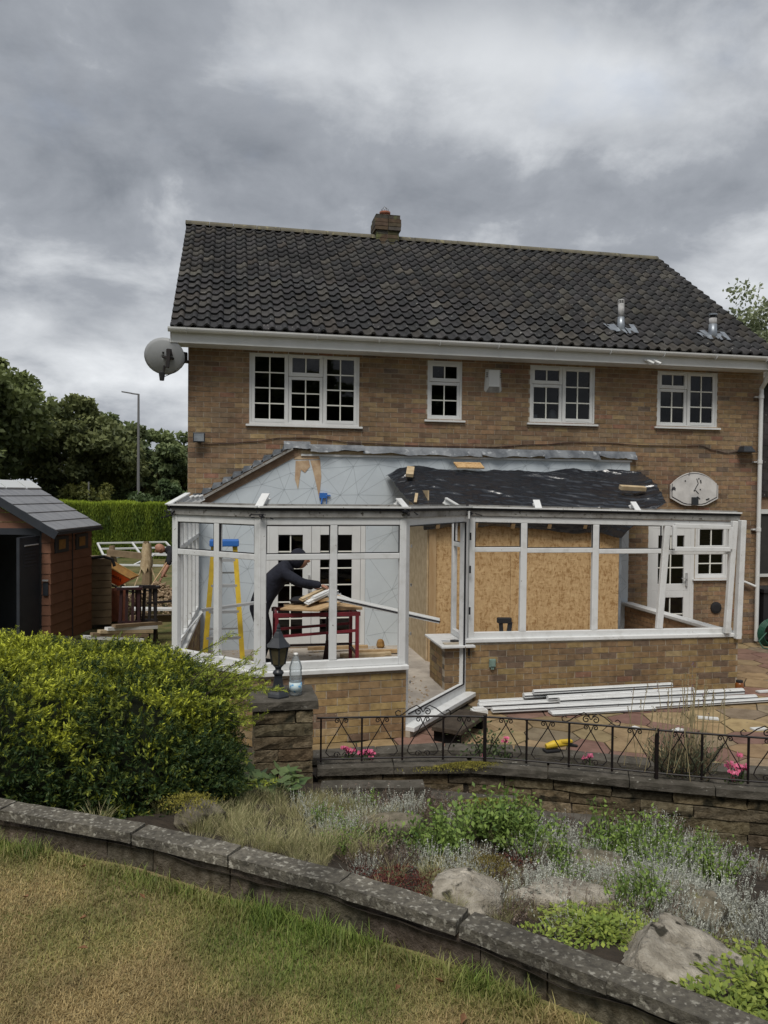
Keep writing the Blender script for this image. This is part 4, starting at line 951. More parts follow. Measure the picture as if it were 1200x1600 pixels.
# lawn
Cn = np.stack([np.linspace(-7.5, 3.2, nl), np.full(nl, -15.0)], -1)
T2 = np.linspace(0, 1, 90)[None, :, None]**1.5; G3 = (A[:, None, :]+np.array([-.0, .03]))*(1-T2)+Cn[:, None, :]*T2
zl = LAWN+(vnoise(G3[..., 0], G3[..., 1], 1.1, 3)-.5)*.05+(vnoise(G3[..., 0], G3[..., 1], 6, 4)-.5)*.012
lV = np.concatenate([G3, zl[..., None]], -1); idx = np.arange(nl*90).reshape(nl, 90)
F = np.stack([idx[:-1, :-1], idx[:-1, 1:], idx[1:, 1:], idx[1:, :-1]], -1).reshape(-1, 4)
obj('lawn', fast_mesh('lawn', lV.reshape(-1, 3), F, smooth=True), 'lawn_soil', kind='structure')
def lawn_z(x, y): return LAWN+(vnoise(x, y, 1.1, 3)-.5)*.05+(vnoise(x, y, 6, 4)-.5)*.012
def stone(L_, W_, H_, c, rough=.012, nx=5, ny=3, nz_=2, seed=0):
    """rough-faced block centred on x,y with its base at z=0"""
    r_ = random.Random(seed); mb = MB(); mb.cur = c
    P = {}
    def pt(i, j, k):
        if (i, j, k) not in P:
            e = rough; P[i, j, k] = ((i/nx-.5)*L_+r_.uniform(-e, e)*.6, (j/ny-.5)*W_+r_.uniform(-e, e), k/nz_*H_+r_.uniform(-e, e)*.35)
        return P[i, j, k]
    vs = []; fs = []; ix = {}
    def q(*ks):
        f = []
        for k in ks:
            if k not in ix: ix[k] = len(vs); vs.append(pt(*k))
            f.append(ix[k])
        fs.append(tuple(f))
    for i in range(nx):
        for k in range(nz_): q((i,0,k),(i+1,0,k),(i+1,0,k+1),(i,0,k+1)); q((i,ny,k),(i,ny,k+1),(i+1,ny,k+1),(i+1,ny,k))
        for j in range(ny): q((i,j,nz_),(i+1,j,nz_),(i+1,j+1,nz_),(i,j+1,nz_)); q((i,j,0),(i,j+1,0),(i+1,j+1,0),(i+1,j,0))
    for j in range(ny):
        for k in range(nz_): q((0,j,k),(0,j,k+1),(0,j+1,k+1),(0,j+1,k)); q((nx,j,k),(nx,j+1,k),(nx,j+1,k+1),(nx,j,k+1))
    mb.faces(vs, fs); return mb
WP = [(.23,.185,.115),(.195,.155,.095),(.25,.205,.13),(.155,.125,.08),(.205,.16,.095),(.175,.145,.095)]
SV = [stone(1, 1, 1, jit(random.choice(WP), .12), .02, 5, 3, 2, k) for k in range(14)]
def put_stone(name, parent, c, L_, W_, H_, ang, m='walling', col=None, rough=.010, seed=None, nx=4, ny=2):
    mb = stone(L_, W_, H_, col or jit(random.choice(WP), .14), rough, nx, ny, 2, seed if seed is not None else random.randrange(9999))
    o = mb.build(name, m, parent); o.location = c; o.rotation_euler = (random.uniform(-.012, .012), random.uniform(-.008, .008), ang); return o
# ---- lawn edging wall: coping stones + block course, each stone its own
lw = thing('lawn_wall', 'low lichen-spotted block wall edging the lawn in the foreground', 'wall', (.6, -8.8, LAWN))
for i in range(len(LW)-1):
    p, q = Vector((*LW[i], 0)), Vector((*LW[i+1], 0)); n = max(1, round((q-p).length/.47)); d = (q-p).normalized(); nr = Vector((-d.y, d.x, 0)); ang = math.atan2(d.y, d.x)
    for k in range(n):
        a, b = p.lerp(q, k/n), p.lerp(q, (k+1)/n); c = (a+b)/2+nr*.048; l_ = (b-a).length
        put_stone('coping_stone', lw, (c.x+random.uniform(-.004,.004), c.y, 1.109+random.uniform(-.004, .004)), l_-.006, .098, .041, ang, 'coping', rough=.0024, nx=12, ny=3)
LWa = np.array(LW); lds = np.r_[0, np.cumsum(np.linalg.norm(np.diff(LWa, axis=0), axis=1))]
def lw_at(s): return Vector((float(np.interp(s, lds, LWa[:, 0])), float(np.interp(s, lds, LWa[:, 1])), 0))
s = .1
while s < lds[-1]-.4:
    l_ = random.choice((.22, .36, .42, .42)); p, q = lw_at(s), lw_at(s+l_); d = (q-p).normalized(); c = (p+q)/2+Vector((-d.y, d.x, 0))*.064
    put_stone('wall_block', lw, (c.x, c.y, .90), (q-p).length-.004, .085, .205, math.atan2(d.y, d.x), 'walling', col=jit((.16,.135,.098), .18), rough=.006); s += l_
# ---- railing wall with rough stone courses
rwl = thing('railing_wall', 'low rough stone wall carrying the black iron railing', 'wall', (2.8, -6.2, 0))
RS = smooth_poly(RW[4:], 160, 30); ds = np.r_[0, np.cumsum(np.linalg.norm(np.diff(RS, axis=0), axis=1))]
def rw_at(s):
    x = np.interp(s, ds, RS[:, 0]); y = np.interp(s, ds, RS[:, 1]); x2 = np.interp(s+.02, ds, RS[:, 0]); y2 = np.interp(s+.02, ds, RS[:, 1])
    return Vector((x, y, 0)), math.atan2(y2-y, x2-x)
RTOT = float(ds[-1])-.1
for k in range(5):
    z = .385-.088*(k+1)+.0; s = -.2*(k % 2)-random.uniform(0, .15)
    while s < RTOT:
        l_ = random.choice((.28, .36, .42, .5)); a, b = max(s, 0), min(s+l_, RTOT)
        if b-a > .06:
            c, ang = rw_at((a+b)/2); nr = Vector((-math.sin(ang), math.cos(ang), 0)); c = c+nr*(.075+random.uniform(-.008, .008))
            put_stone('wall_stone', rwl, (c.x, c.y, z), b-a-.008, .13, .080, ang, 'walling', rough=.011)
        s += l_
s = 0
while s < RTOT:
    b = min(s+.58, RTOT); c, ang = rw_at((s+b)/2); nr = Vector((-math.sin(ang), math.cos(ang), 0)); c = c+nr*.07
    put_stone('coping_stone', rwl, (c.x, c.y, .388), b-s-.006, .20, .055, ang, 'coping_dark', rough=.004, nx=6); s += .58
core = MB()
for k in range(60):
    (c0, a0), (c1, a1) = rw_at(RTOT*k/60), rw_at(RTOT*(k+1)/60); o = Vector((-math.sin(a0), math.cos(a0), 0))*.085
    core.bar((c0.x+o.x, c0.y+o.y, .16), (c1.x+o.x, c1.y+o.y, .16), .10, .44)
core.build('wall_core', 'soil', rwl)
# rear kerb of the planting strip
KB = smooth_poly([(1.28, -5.27), (2.156, -5.243), (2.724, -5.27), (3.275, -5.514), (3.781, -5.791), (4.322, -6.05), (4.868, -6.259), (6.4, -6.85), (8.6, -7.7)], 120, 25)
kds = np.r_[0, np.cumsum(np.linalg.norm(np.diff(KB, axis=0), axis=1))]
kb = thing('planter_kerb', 'dark stone kerb along the back of the flower strip', 'kerb', (3.2, -5.5, 0))
s = 0
while s < kds[-1]-.1:
    b = min(s+.6, kds[-1]); x0, y0, x1, y1 = np.interp(s, kds, KB[:, 0]), np.interp(s, kds, KB[:, 1]), np.interp(b, kds, KB[:, 0]), np.interp(b, kds, KB[:, 1])
    ang = math.atan2(y1-y0, x1-x0); l_ = math.hypot(x1-x0, y1-y0)
    put_stone('coping_stone', kb, ((x0+x1)/2, (y0+y1)/2+.05, .235), l_-.006, .20, .06, ang, 'coping_dark', rough=.004, nx=6)
    put_stone('wall_stone', kb, ((x0+x1)/2, (y0+y1)/2+.06, .0), l_-.006, .12, .232, ang, 'walling', rough=.008, col=(.07,.06,.05)); s += .6
# soil of the strip
n = 90; a = np.stack([np.interp(np.linspace(0, ds[-1], n), ds, RS[:, i]) for i in (0, 1)], -1); b = np.stack([np.interp(np.linspace(0, kds[-1], n), kds, KB[:, i]) for i in (0, 1)], -1)
V = np.concatenate([np.c_[a, np.full(n, .36)], np.c_[(a+b)/2, np.full(n, .27)], np.c_[b, np.full(n, .20)]]); F = [(i, i+1, n+i+1, n+i) for i in range(n-1)]+[(n+i, n+i+1, 2*n+i+1, 2*n+i) for i in range(n-1)]
obj('planting_strip', fast_mesh('planting_strip', V, F), 'soil', kind='structure')
# ---- stone gate pier
gp = thing('stone_pier', 'square rough stone pier beside the yew bush with a flat stone cap', 'pier', (1.02, -5.88, .2))
for k in range(8):
    z = .92-.092*(k+1); x0, x1 = .80, 1.235
    cut = .80+(.29 if k % 2 == 0 else .20)+random.uniform(-.05, .05)
    for a, b in (((x0, cut), (cut, x1)) if k in (0, 3, 5) else ((x0, x1),)):
        put_stone('pier_stone', gp, ((a+b)/2, -6.02+random.uniform(-.006, .006), z), b-a-.010, .14, .083, 0, 'walling', rough=.010)
    put_stone('pier_stone', gp, (.865, -5.81, z), .12, .28, .083, 0, 'walling', rough=.010); put_stone('pier_stone', gp, (1.17, -5.81, z), .12, .28, .083, 0, 'walling', rough=.010)
MB().box((.84, -6.0, .1), (1.19, -5.68, .915)).build('pier_core', 'soil', gp)
put_stone('pier_cap', gp, (1.015, -5.86, .925), .50, .50, .062, 0, 'coping_dark', rough=.006, nx=8, ny=6)
# ---- patio with individual pavers
MB().prism([(-.6, -.0), (-.6, -4.9), (1.2, -5.4), (2.7, -5.25), (4.9, -6.2), (8.6, -7.6), (13, -7.6), (13, 0)], -.06, -.012).build('patio', 'paver_joint', kind='structure')
patio = bpy.data.objects['patio']
PC = [(.27,.195,.105),(.30,.22,.12),(.235,.17,.095),(.22,.13,.10),(.20,.115,.09),(.22,.17,.115),(.275,.20,.11),(.21,.125,.095)]
ax, ay = .46, .40; pv = {}
rp = random.Random(9)
def hv(i, j): 
    if (i, j) not in pv: pv[i, j] = (rp.uniform(-.075, .075), rp.uniform(-.075, .075))
    return pv[i, j]
def inside(p, poly):
    c = False; n = len(poly)
    for i in range(n):
        (x0, y0), (x1, y1) = poly[i], poly[(i+1) % n]
        if (y0 > p[1]) != (y1 > p[1]) and p[0] < (x1-x0)*(p[1]-y0)/(y1-y0)+x0: c = not c
    return c
CONS = [(.0, .2), E1, (.9, -4.2), (2.45, -4.1), (3.55, -2.87), (7.25, -2.87), (7.25, .2)]
def kerb_y(x): return float(np.interp(x, KB[:, 0], KB[:, 1]))
npav = 0
for j in range(0, 19):
    for i in range(-1, 24):
        cx_ = 1.6+i*ax+(ax/2 if j % 2 else 0); cy_ = -7.4+j*ay
        if inside((cx_, cy_), CONS) or cy_ < kerb_y(cx_)+.12 or cy_ > -.12 or cx_ > 11.5: continue
        hx = []
        for (vi, vj) in ((0, -2), (1, -1), (1, 1), (0, 2), (-1, 1), (-1, -1)):
            key = (2*i+(1 if j % 2 else 0)+vi, 3*j+vj); jx, jy = hv(*key); hx.append((cx_+vi*ax/2+jx, cy_+vj*ay/3+jy))
        mx, my = sum(p[0] for p in hx)/6, sum(p[1] for p in hx)/6
        poly = [(mx+(p[0]-mx)*.965, my+(p[1]-my)*.965) for p in hx]
        mb = MB(); mb.cur = jit(rp.choice(PC), .14); z = rp.uniform(-.003, .004); mb.prism(poly, -.03, z)
        mb.build('paver', 'paver', patio); npav += 1
print('pavers', npav)
# ---- low step by the door
st = thing('door_step', 'dark timber step below the conservatory doorway', 'step', (2.85, -4.35, 0))
dd = Vector((E4[0]-E3[0], E4[1]-E3[1], 0)).normalized(); nn = Vector((dd.y, -dd.x, 0)); s0 = Vector((2.62, -4.22, 0)); s1 = s0+dd*.72
up_ = Vector((0, 0, .12)); MB().slab([s0+up_, s1+up_, s1+nn*.32+up_, s0+nn*.32+up_], (0, 0, .045)).build('tread', 'bark', st, bevel=.006)
for t in (.06, .66):
    a = s0+dd*t; MB().slab([a, a+dd*.05, a+dd*.05+nn*.28, a+nn*.28], (0, 0, .118)).build('bearer', 'walling', st)

# ---- iron railing
ir = thing('iron_railing', 'low black wrought-iron railing with scrolls on the stone wall', 'railing', (2.8, -6.2, .44))
def ra(s, z, o=.055):
    c, a = rw_at(s); return Vector((c.x-math.sin(a)*o, c.y+math.cos(a)*o, z))
zb_, zt_ = .485, .80
S = [.03+.31*k for k in range(int((RTOT-.05)/.31)+1)]
MB().tube([ra(s, zt_) for s in np.arange(.0, S[-1]+.01, .062)], .0085, 6).build('top_rail', 'iron', ir)
MB().tube([ra(s, zb_) for s in np.arange(.0, S[-1]+.01, .062)], .0075, 6).build('bottom_rail', 'iron', ir)
def scroll(s0, z0, r_, sgn, turn=1.6, up_=1):
    pts = []
    for k in range(22):
        t = k/21; ang = t*turn*2*PI; rr = r_*(1-.78*t); pts.append(ra(s0+sgn*(r_-rr*math.cos(ang)), z0+up_*rr*math.sin(ang)))
    return pts
for i, s in enumerate(S):
    thick = i % 4 == 0 and i > 0
    MB().bar(ra(s, .44 if thick else zb_-.02), ra(s, zt_+(.012 if thick else 0)), .022 if thick else .013, .022 if thick else .013, upv=(0,1,0)).build('post' if thick else 'baluster', 'iron', ir)
    if i == len(S)-1: break
    m = s+.155
    for sg in (-1, 1):
        MB().tube([ra(m, zt_-.05), ra(m+sg*.035, zt_-.11), ra(m+sg*.105, zb_+.09), ra(m+sg*.118, zb_+.05), ra(m+sg*.09, zb_+.02), ra(m+sg*.055, zb_+.025)], .0042, 5).build('rod', 'iron', ir)
        MB().tube([ra(m, zt_-.055)]+scroll(m+sg*.012, zt_-.025, .021, sg, 1.3), .0042, 5).build('scroll', 'iron', ir)
        if i % 2 == 0: MB().tube(scroll(m+sg*.01, zb_+.03, .026, sg, 1.2), .004, 5).build('scroll', 'iron', ir)
    if i % 4 == 2 and i < len(S)-1 or i in (1, 6):
        if i in (2, 6, 10):
            for sg in (-1, 1):
                MB().tube(scroll(m+sg*.004, zt_+.035, .030, sg, 1.4, 1), .0045, 5).build('crest_scroll', 'iron', ir)
                MB().tube([ra(m+sg*q, zt_+z) for q, z in ((.01, .06), (.05, .085), (.10, .06), (.15, .02), (.18, .005), (.205, .012), (.21, .035), (.19, .05), (.172, .038))], .0045, 5).build('crest_scroll', 'iron', ir)

# ---- lantern and water bottle on the pier
la = thing('pedestal_lantern', 'black pedestal lantern with smoked panes on the stone pier cap', 'lantern', (.985, -5.94, .987))
def lp(prof, m, nm, n=6, sm=False, ph=PI/6): 
    mb = MB(); mb.smooth = sm; mb.lathe(prof, n, (.985, -5.94, .987), ph); return mb.build(nm, m, la)
lp([(.088, 0), (.088, .012), (.078, .03), (.05, .06), (.040, .10), (.034, .14), (.034, .165)], 'black_metal', 'pedestal')
lp([(.036, .165), (.042, .175), (.036, .19), (.022, .20), (.024, .215), (.040, .232)], 'black_metal', 'collar', 12, True)
lp([(.040, .232), (.052, .245), (.076, .375)], 'lamp_glass', 'smoked_pane')
for k in range(6):
    t = PI/6+2*PI*k/6; MB().bar((.985+.053*math.cos(t), -5.94+.053*math.sin(t), 1.232), (.985+.078*math.cos(t), -5.94+.078*math.sin(t), 1.362), .010, .010).build('glazing_rib', 'black_metal', la)
lp([(.092, .372), (.098, .378), (.075, .40), (.045, .44), (.028, .475), (.020, .485), (.018, .50), (.012, .505), (.016, .515), (.010, .53), (.002, .545)], 'black_metal', 'roof_cap')
wb = thing('water_bottle', 'clear plastic water bottle with pale label on the stone pier cap', 'bottle', (1.115, -5.92, .987))
mb = MB(); mb.smooth = True; mb.lathe([(.042, .0), (.048, .01), (.048, .10), (.045, .11), (.048, .12), (.045, .15), (.048, .16), (.045, .185), (.048, .195), (.047, .215), (.036, .25), (.018, .285), (.015, .30)], 18, (1.115, -5.92, .987)); mb.build('bottle_body', 'clear_plastic', wb)
mb = MB(); mb.smooth = True; mb.lathe([(.0165, .296), (.0165, .315), (.005, .317)], 12, (1.115, -5.92, .987)); mb.build('cap', 'white_paint', wb)
mat('bottle_label', (.50, .62, .66), .5, (.10, .30, .55), 22, .56, .60)
mb = MB(); mb.smooth = True; mb.lathe([(.0487, .03), (.0487, .10)], 18, (1.115, -5.92, .987)); lb = mb.build('label_band', 'bottle_label', wb)
# ================================================================ FOLIAGE HELPERS
def leaves(name, C, Dr, L_, W_, cols, m='leaf', parent=None, bend=0, **k):
    """diamond leaves: centres C, axis Dr, lengths, widths, colours"""
    C = np.asarray(C); n = len(C); Dr = np.asarray(Dr); Dr = Dr/np.maximum(np.linalg.norm(Dr, axis=1, keepdims=True), 1e-6)
    r_ = rng.normal(size=(n, 3)); S_ = np.cross(Dr, r_); S_ /= np.maximum(np.linalg.norm(S_, axis=1, keepdims=True), 1e-6)
    L_ = np.broadcast_to(np.asarray(L_, float), (n,))[:, None]; W_ = np.broadcast_to(np.asarray(W_, float), (n,))[:, None]
    V = np.stack([C-Dr*L_/2, C+S_*W_/2-Dr*L_*.05, C+Dr*L_/2, C-S_*W_/2-Dr*L_*.05], 1).reshape(-1, 3)
    F = np.arange(4*n).reshape(n, 4); cc = np.repeat(np.asarray(cols), 4, axis=0)
    me = fast_mesh(name, V, F, cc); return obj(name, me, m, parent, **k)
def colmix(a, b, t): 
    t = np.asarray(t)[:, None]; return np.array(a)*(1-t)+np.array(b)*t
def tree(loc, h, crown, label, cat='tree', group=None, n=9000, leaf=.22, cols=((.03,.045,.015),(.075,.10,.03)), trunk=.25, nclump=70, seed=0, gap=.25, trunk_h=None, name='tree'):
    """crown: (rx, ry, rz, zc). Clumps of leaves on limbs"""
    r_ = np.random.default_rng(seed); t = thing(name, label, cat, loc, 0, group)
    rx, ry, rz, zc = crown; cl = []
    while len(cl) < nclump:
        p = r_.normal(size=3); p /= np.linalg.norm(p); q = r_.uniform(.35, 1.0)**.5
        bump = 1+.22*math.sin(p[0]*5+seed)+.18*math.sin(p[2]*7+p[1]*4+seed*2)
        cl.append((p*q*np.array([rx, ry, rz])*bump*.85+np.array([0, 0, zc]), r_.uniform(.10, .24)*min(rx, rz)*1.25))
    C = []; Dr = []; shade = []
    for c, s in cl:
        k = int(n/nclump); p = r_.normal(size=(k, 3)); p /= np.linalg.norm(p, axis=1, keepdims=True)
        rad = r_.uniform(.25, 1.05, size=(k, 1))**.6; C.append(c+p*rad*s*np.array([1.15, 1.15, .8])); Dr.append(p+r_.normal(size=(k, 3))*.7+np.array([0, 0, -.3]))
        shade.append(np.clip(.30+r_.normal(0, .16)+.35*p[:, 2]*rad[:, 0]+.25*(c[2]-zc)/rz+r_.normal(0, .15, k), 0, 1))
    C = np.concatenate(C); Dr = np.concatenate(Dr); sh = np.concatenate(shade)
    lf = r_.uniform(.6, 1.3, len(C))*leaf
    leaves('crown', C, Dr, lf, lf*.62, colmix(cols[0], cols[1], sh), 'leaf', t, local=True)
    mb = MB(); mb.tube([(0, 0, -.1), (.03*h*.1, 0, h*.2), (0, .02*h, zc*.8), (0, 0, zc+rz*.3)], [trunk*1.2, trunk, trunk*.7, trunk*.25], 8); mb.build('trunk', 'bark', t, local=True)
    for k in range(9):
        c, s = cl[k*3 % len(cl)]; b = np.array([0, 0, zc*random.uniform(.45, .9)]); mid = (b+c)/2+np.array([0, 0, .1*h*random.uniform(-.3, 1)])*.4
        MB().tube([tuple(b), tuple(mid), tuple(c)], [trunk*.45, trunk*.28, trunk*.08], 6).build('limb', 'bark', t, local=True)
    return t
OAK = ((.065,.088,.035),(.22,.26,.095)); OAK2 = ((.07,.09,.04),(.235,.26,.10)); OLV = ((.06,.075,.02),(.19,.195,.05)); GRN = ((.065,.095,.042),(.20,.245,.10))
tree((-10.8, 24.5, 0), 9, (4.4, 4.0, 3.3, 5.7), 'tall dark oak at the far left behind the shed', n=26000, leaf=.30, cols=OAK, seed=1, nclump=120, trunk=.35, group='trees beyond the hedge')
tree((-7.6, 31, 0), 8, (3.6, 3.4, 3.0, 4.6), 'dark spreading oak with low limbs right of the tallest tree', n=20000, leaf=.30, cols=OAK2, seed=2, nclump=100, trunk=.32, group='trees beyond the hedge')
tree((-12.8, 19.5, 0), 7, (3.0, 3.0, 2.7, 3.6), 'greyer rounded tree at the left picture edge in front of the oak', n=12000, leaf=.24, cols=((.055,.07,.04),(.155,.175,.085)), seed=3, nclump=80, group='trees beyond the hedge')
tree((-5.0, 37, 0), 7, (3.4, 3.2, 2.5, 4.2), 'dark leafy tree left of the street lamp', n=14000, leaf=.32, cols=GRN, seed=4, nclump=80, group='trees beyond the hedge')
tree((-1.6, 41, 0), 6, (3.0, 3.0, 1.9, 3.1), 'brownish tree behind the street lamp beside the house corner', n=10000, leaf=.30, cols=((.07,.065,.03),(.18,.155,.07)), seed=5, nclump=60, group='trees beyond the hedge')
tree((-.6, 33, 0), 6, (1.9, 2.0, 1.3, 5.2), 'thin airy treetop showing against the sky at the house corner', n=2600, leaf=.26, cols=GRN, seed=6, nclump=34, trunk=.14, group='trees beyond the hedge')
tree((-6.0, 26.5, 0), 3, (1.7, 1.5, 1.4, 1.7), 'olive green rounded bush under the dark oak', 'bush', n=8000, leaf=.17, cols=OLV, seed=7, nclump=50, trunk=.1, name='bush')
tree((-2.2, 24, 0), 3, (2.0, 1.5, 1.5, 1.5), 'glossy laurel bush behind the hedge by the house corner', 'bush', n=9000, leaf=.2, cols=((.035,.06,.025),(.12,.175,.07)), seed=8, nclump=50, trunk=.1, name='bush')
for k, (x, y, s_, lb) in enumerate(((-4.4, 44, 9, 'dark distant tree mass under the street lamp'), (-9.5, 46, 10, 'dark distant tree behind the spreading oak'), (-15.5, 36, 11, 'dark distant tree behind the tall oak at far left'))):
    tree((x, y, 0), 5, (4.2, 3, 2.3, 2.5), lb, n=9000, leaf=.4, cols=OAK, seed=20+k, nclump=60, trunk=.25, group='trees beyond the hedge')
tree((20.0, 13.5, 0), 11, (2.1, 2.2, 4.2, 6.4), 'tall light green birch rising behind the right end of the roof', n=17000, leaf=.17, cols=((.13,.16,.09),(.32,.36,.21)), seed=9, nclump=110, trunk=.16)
# the same kinds of tree stand in the gardens behind the camera and show only in the window panes
for k, (src, x, y, lb) in enumerate((('tree', -7, -36, 'dark oak reflected in the upper windows, left of the camera'), ('tree.001', 2, -34, 'spreading oak reflected in the upper windows, behind the camera'), ('tree.003', 11, -33, 'leafy tree reflected in the upper windows, right of the camera'))):
    c = copy_tree(bpy.data.objects[src]); c.location = (x, y, 0); c.rotation_euler.z = 1+k; c.scale = (1.45, 1.45, 1.45); c['label'] = lb; c['group'] = 'trees behind the camera'
# clipped hedge: body + leaf skin
hg = thing('conifer_hedge', 'long clipped conifer hedge with bright green top behind the garden', 'hedge', (-2.5, 19, 0))
hp = [(-7.8, 19.8), (-4.6, 19.6), (-3.6, 19.1), (-2.6, 18.9), (-1.4, 18.4), (1.2, 17.6)]
HPn = resample(hp, 60)
mb = MB()
for k in range(59): mb.bar((*HPn[k], .95), (*HPn[k+1], .95), .8, 1.85)
mb.build('hedge_body', 'soil', hg)
n = 52000; s_ = rng.uniform(0, 58.99, n); i_ = s_.astype(int); f_ = (s_-i_)[:, None]; P0 = HPn[i_]*(1-f_)+HPn[i_+1]*f_
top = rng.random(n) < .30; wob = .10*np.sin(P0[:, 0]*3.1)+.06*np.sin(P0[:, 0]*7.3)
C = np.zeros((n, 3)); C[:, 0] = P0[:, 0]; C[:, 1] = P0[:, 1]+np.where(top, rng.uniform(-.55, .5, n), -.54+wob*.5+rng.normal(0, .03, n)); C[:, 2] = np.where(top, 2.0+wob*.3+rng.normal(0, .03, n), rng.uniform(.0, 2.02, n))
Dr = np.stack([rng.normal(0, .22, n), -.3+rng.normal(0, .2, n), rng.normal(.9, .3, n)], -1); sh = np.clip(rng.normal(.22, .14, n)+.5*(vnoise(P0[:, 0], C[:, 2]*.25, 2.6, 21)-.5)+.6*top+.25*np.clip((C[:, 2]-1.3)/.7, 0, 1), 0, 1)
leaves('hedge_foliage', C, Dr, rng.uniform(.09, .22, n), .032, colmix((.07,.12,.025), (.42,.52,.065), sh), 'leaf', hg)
# street lamp
sl_ = thing('street_lamp', 'slim grey street lamp post with flat arm beyond the trees', 'street lamp', (-3.92, 28.1, 0))
MB().tube([(-3.92, 28.1, 0), (-3.92, 28.1, 2.5), (-3.92, 28.1, 7.30)], [.09, .075, .05], 8).build('post', 'lamp_post', sl_)
MB().tube([(-3.92, 28.1, 7.28), (-4.25, 28.1, 7.31)], .035, 6).build('arm', 'lamp_post', sl_); MB().slab([(-4.72, 28.02, 7.36), (-4.22, 28.02, 7.29), (-4.22, 28.18, 7.29), (-4.72, 28.18, 7.36)], (0, 0, .05)).build('lamp_head', 'lamp_post', sl_)
o = MB().tube([(-5.75, 25.2, 0), (-5.75, 25.2, 2.9)], .035, 6).build('thin_pole', 'lamp_post'); tag(o, 'thin dark pole in front of the olive bush', 'pole')
ph = thing('distant_house', 'small pink house glimpsed between the tree trunks', 'house', (-7.2, 52, 0)); MB().box((-9.0, 52, 0), (-5.2, 56, 2.7)).build('wall', 'terracotta', ph); MB().slab([(-9.2, 51.8, 2.7), (-5.0, 51.8, 2.7), (-5.0, 54, 4.0), (-9.2, 54, 4.0)], (0, 0, .1)).build('roof', 'ridge_mat', ph); MB().box((-7.9, 51.95, 1.0), (-6.9, 52.0, 2.0)).build('window', 'upvc', ph)

# ================================================================ SHED
SHx, SHy = -2.13, 1.12
sh_ = thing('garden_shed', 'brown plastic garden shed with grey roof and open dark door', 'shed', (-3.3, 2.0, 0))
e1 = Vector((.21, .98, 0)).normalized()   # along the side wall, away from the camera
e0 = Vector((-.98, .21, 0)).normalized()  # along the front, to the left
O_ = Vector((SHx, SHy, 0)); EV = 1.87; DP = 1.62; WD = 2.3
def sp(a, b, z): q = O_+e0*a+e1*b; return (q.x, q.y, z)
nb = 11
for k in range(nb):   # siding boards of the side wall, two panels
    z0_, z1_ = .05+k*(EV-.08)/nb, .05+(k+1)*(EV-.08)/nb-.008
    for b0, b1 in ((.0, .79), (.80, DP)):
        MB().slab([sp(0, b0, z0_), sp(0, b1, z0_), sp(.012, b1, z1_), sp(.012, b0, z1_)], Vector((*(e0*.03),)) ).build('siding_board', 'shed_panel', sh_)
    z1_ = min(z1_, EV)
    for a0, a1 in ((.0, .15), (1.75, WD)):
        MB().slab([sp(a0+.032, 0, z0_), sp(a1, 0, z0_), sp(a1, .012, z1_), sp(a0+.032, .012, z1_)], Vector((*(e1*.03),))).build('siding_board', 'shed_panel', sh_)
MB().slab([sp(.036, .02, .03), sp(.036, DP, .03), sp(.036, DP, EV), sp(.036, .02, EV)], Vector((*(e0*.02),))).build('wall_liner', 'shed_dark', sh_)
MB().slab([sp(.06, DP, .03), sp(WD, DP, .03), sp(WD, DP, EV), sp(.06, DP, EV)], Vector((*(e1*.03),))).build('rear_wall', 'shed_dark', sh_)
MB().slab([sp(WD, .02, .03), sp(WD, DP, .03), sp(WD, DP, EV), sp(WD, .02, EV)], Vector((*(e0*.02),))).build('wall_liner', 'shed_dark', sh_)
MB().slab([sp(0, .785, .03), sp(0, .805, .03), sp(0, .805, EV), sp(0, .785, EV)], Vector((*(e0*-.008),))).build('panel_joint', 'shed_dark', sh_)
AP = EV+.62
for k in range(4):   # gable boards
    z0_, z1_ = EV-.02+k*.15, EV-.02+(k+1)*.15-.008; i0, i1 = (z0_-EV+.06)/(AP-EV)*WD/2, (z1_-EV+.06)/(AP-EV)*WD/2
    if i1 < WD/2: MB().slab([sp(i0+.05, 0, z0_), sp(WD-i0-.05, 0, z0_), sp(WD-i1-.05, .01, z1_), sp(i1+.05, .01, z1_)], Vector((*(e1*.03),))).build('siding_board', 'shed_panel', sh_)
def roofpt(t, b, up_=0): return sp(-.13+t*(WD/2+.05), b, EV-.03+t*(AP-EV+.08)+up_)
rs_ = MB().slab([roofpt(0, -.14), roofpt(0, DP+.1), roofpt(.93, DP+.1), roofpt(.93, -.14)], (0, 0, .03)).build('roof', 'shed_dark', sh_)
for i in range(5):
    for j in range(4):
        t0, t1 = i*.186, (i+1)*.186-.004; off = .0; b0, b1 = -.14+j*(DP+.24)/4, -.14+(j+1)*(DP+.24)/4-.006
        MB().faces([roofpt(t0, b0, .050), roofpt(t0, b1, .050), roofpt(t1, b1, .036), roofpt(t1, b0, .036), roofpt(t0, b0, .030), roofpt(t0, b1, .030)], [(3,2,1,0), (0,1,5,4)]).build('shingle_panel', 'shed_roof', rs_)
MB().slab([sp(WD+.13, -.14, EV-.03), sp(WD+.13, DP+.1, EV-.03), sp(WD/2+.08, DP+.1, AP), sp(WD/2+.08, -.14, AP)], (0, 0, .03)).build('roof_far_side', 'shed_roof', sh_)
for b0, b1 in ((-.14, .45), (.5, 1.15), (1.2, DP+.1)): MB().slab([roofpt(.90, b0, .05), roofpt(.90, b1, .05), roofpt(1.05, b1, .07), roofpt(1.05, b0, .07)], (0, 0, .02)).build('ridge_skylight', 'skylight', rs_)
MB().bar(roofpt(-.02, -.15, -.03), roofpt(1.02, -.15, -.02), .03, .12, upv=(0,0,1)).build('barge_board', 'shed_dark', sh_)
MB().bar(roofpt(-.01, -.14, .0), roofpt(-.01, DP+.1, .0), .03, .05).build('eaves_trim', 'shed_dark', sh_)
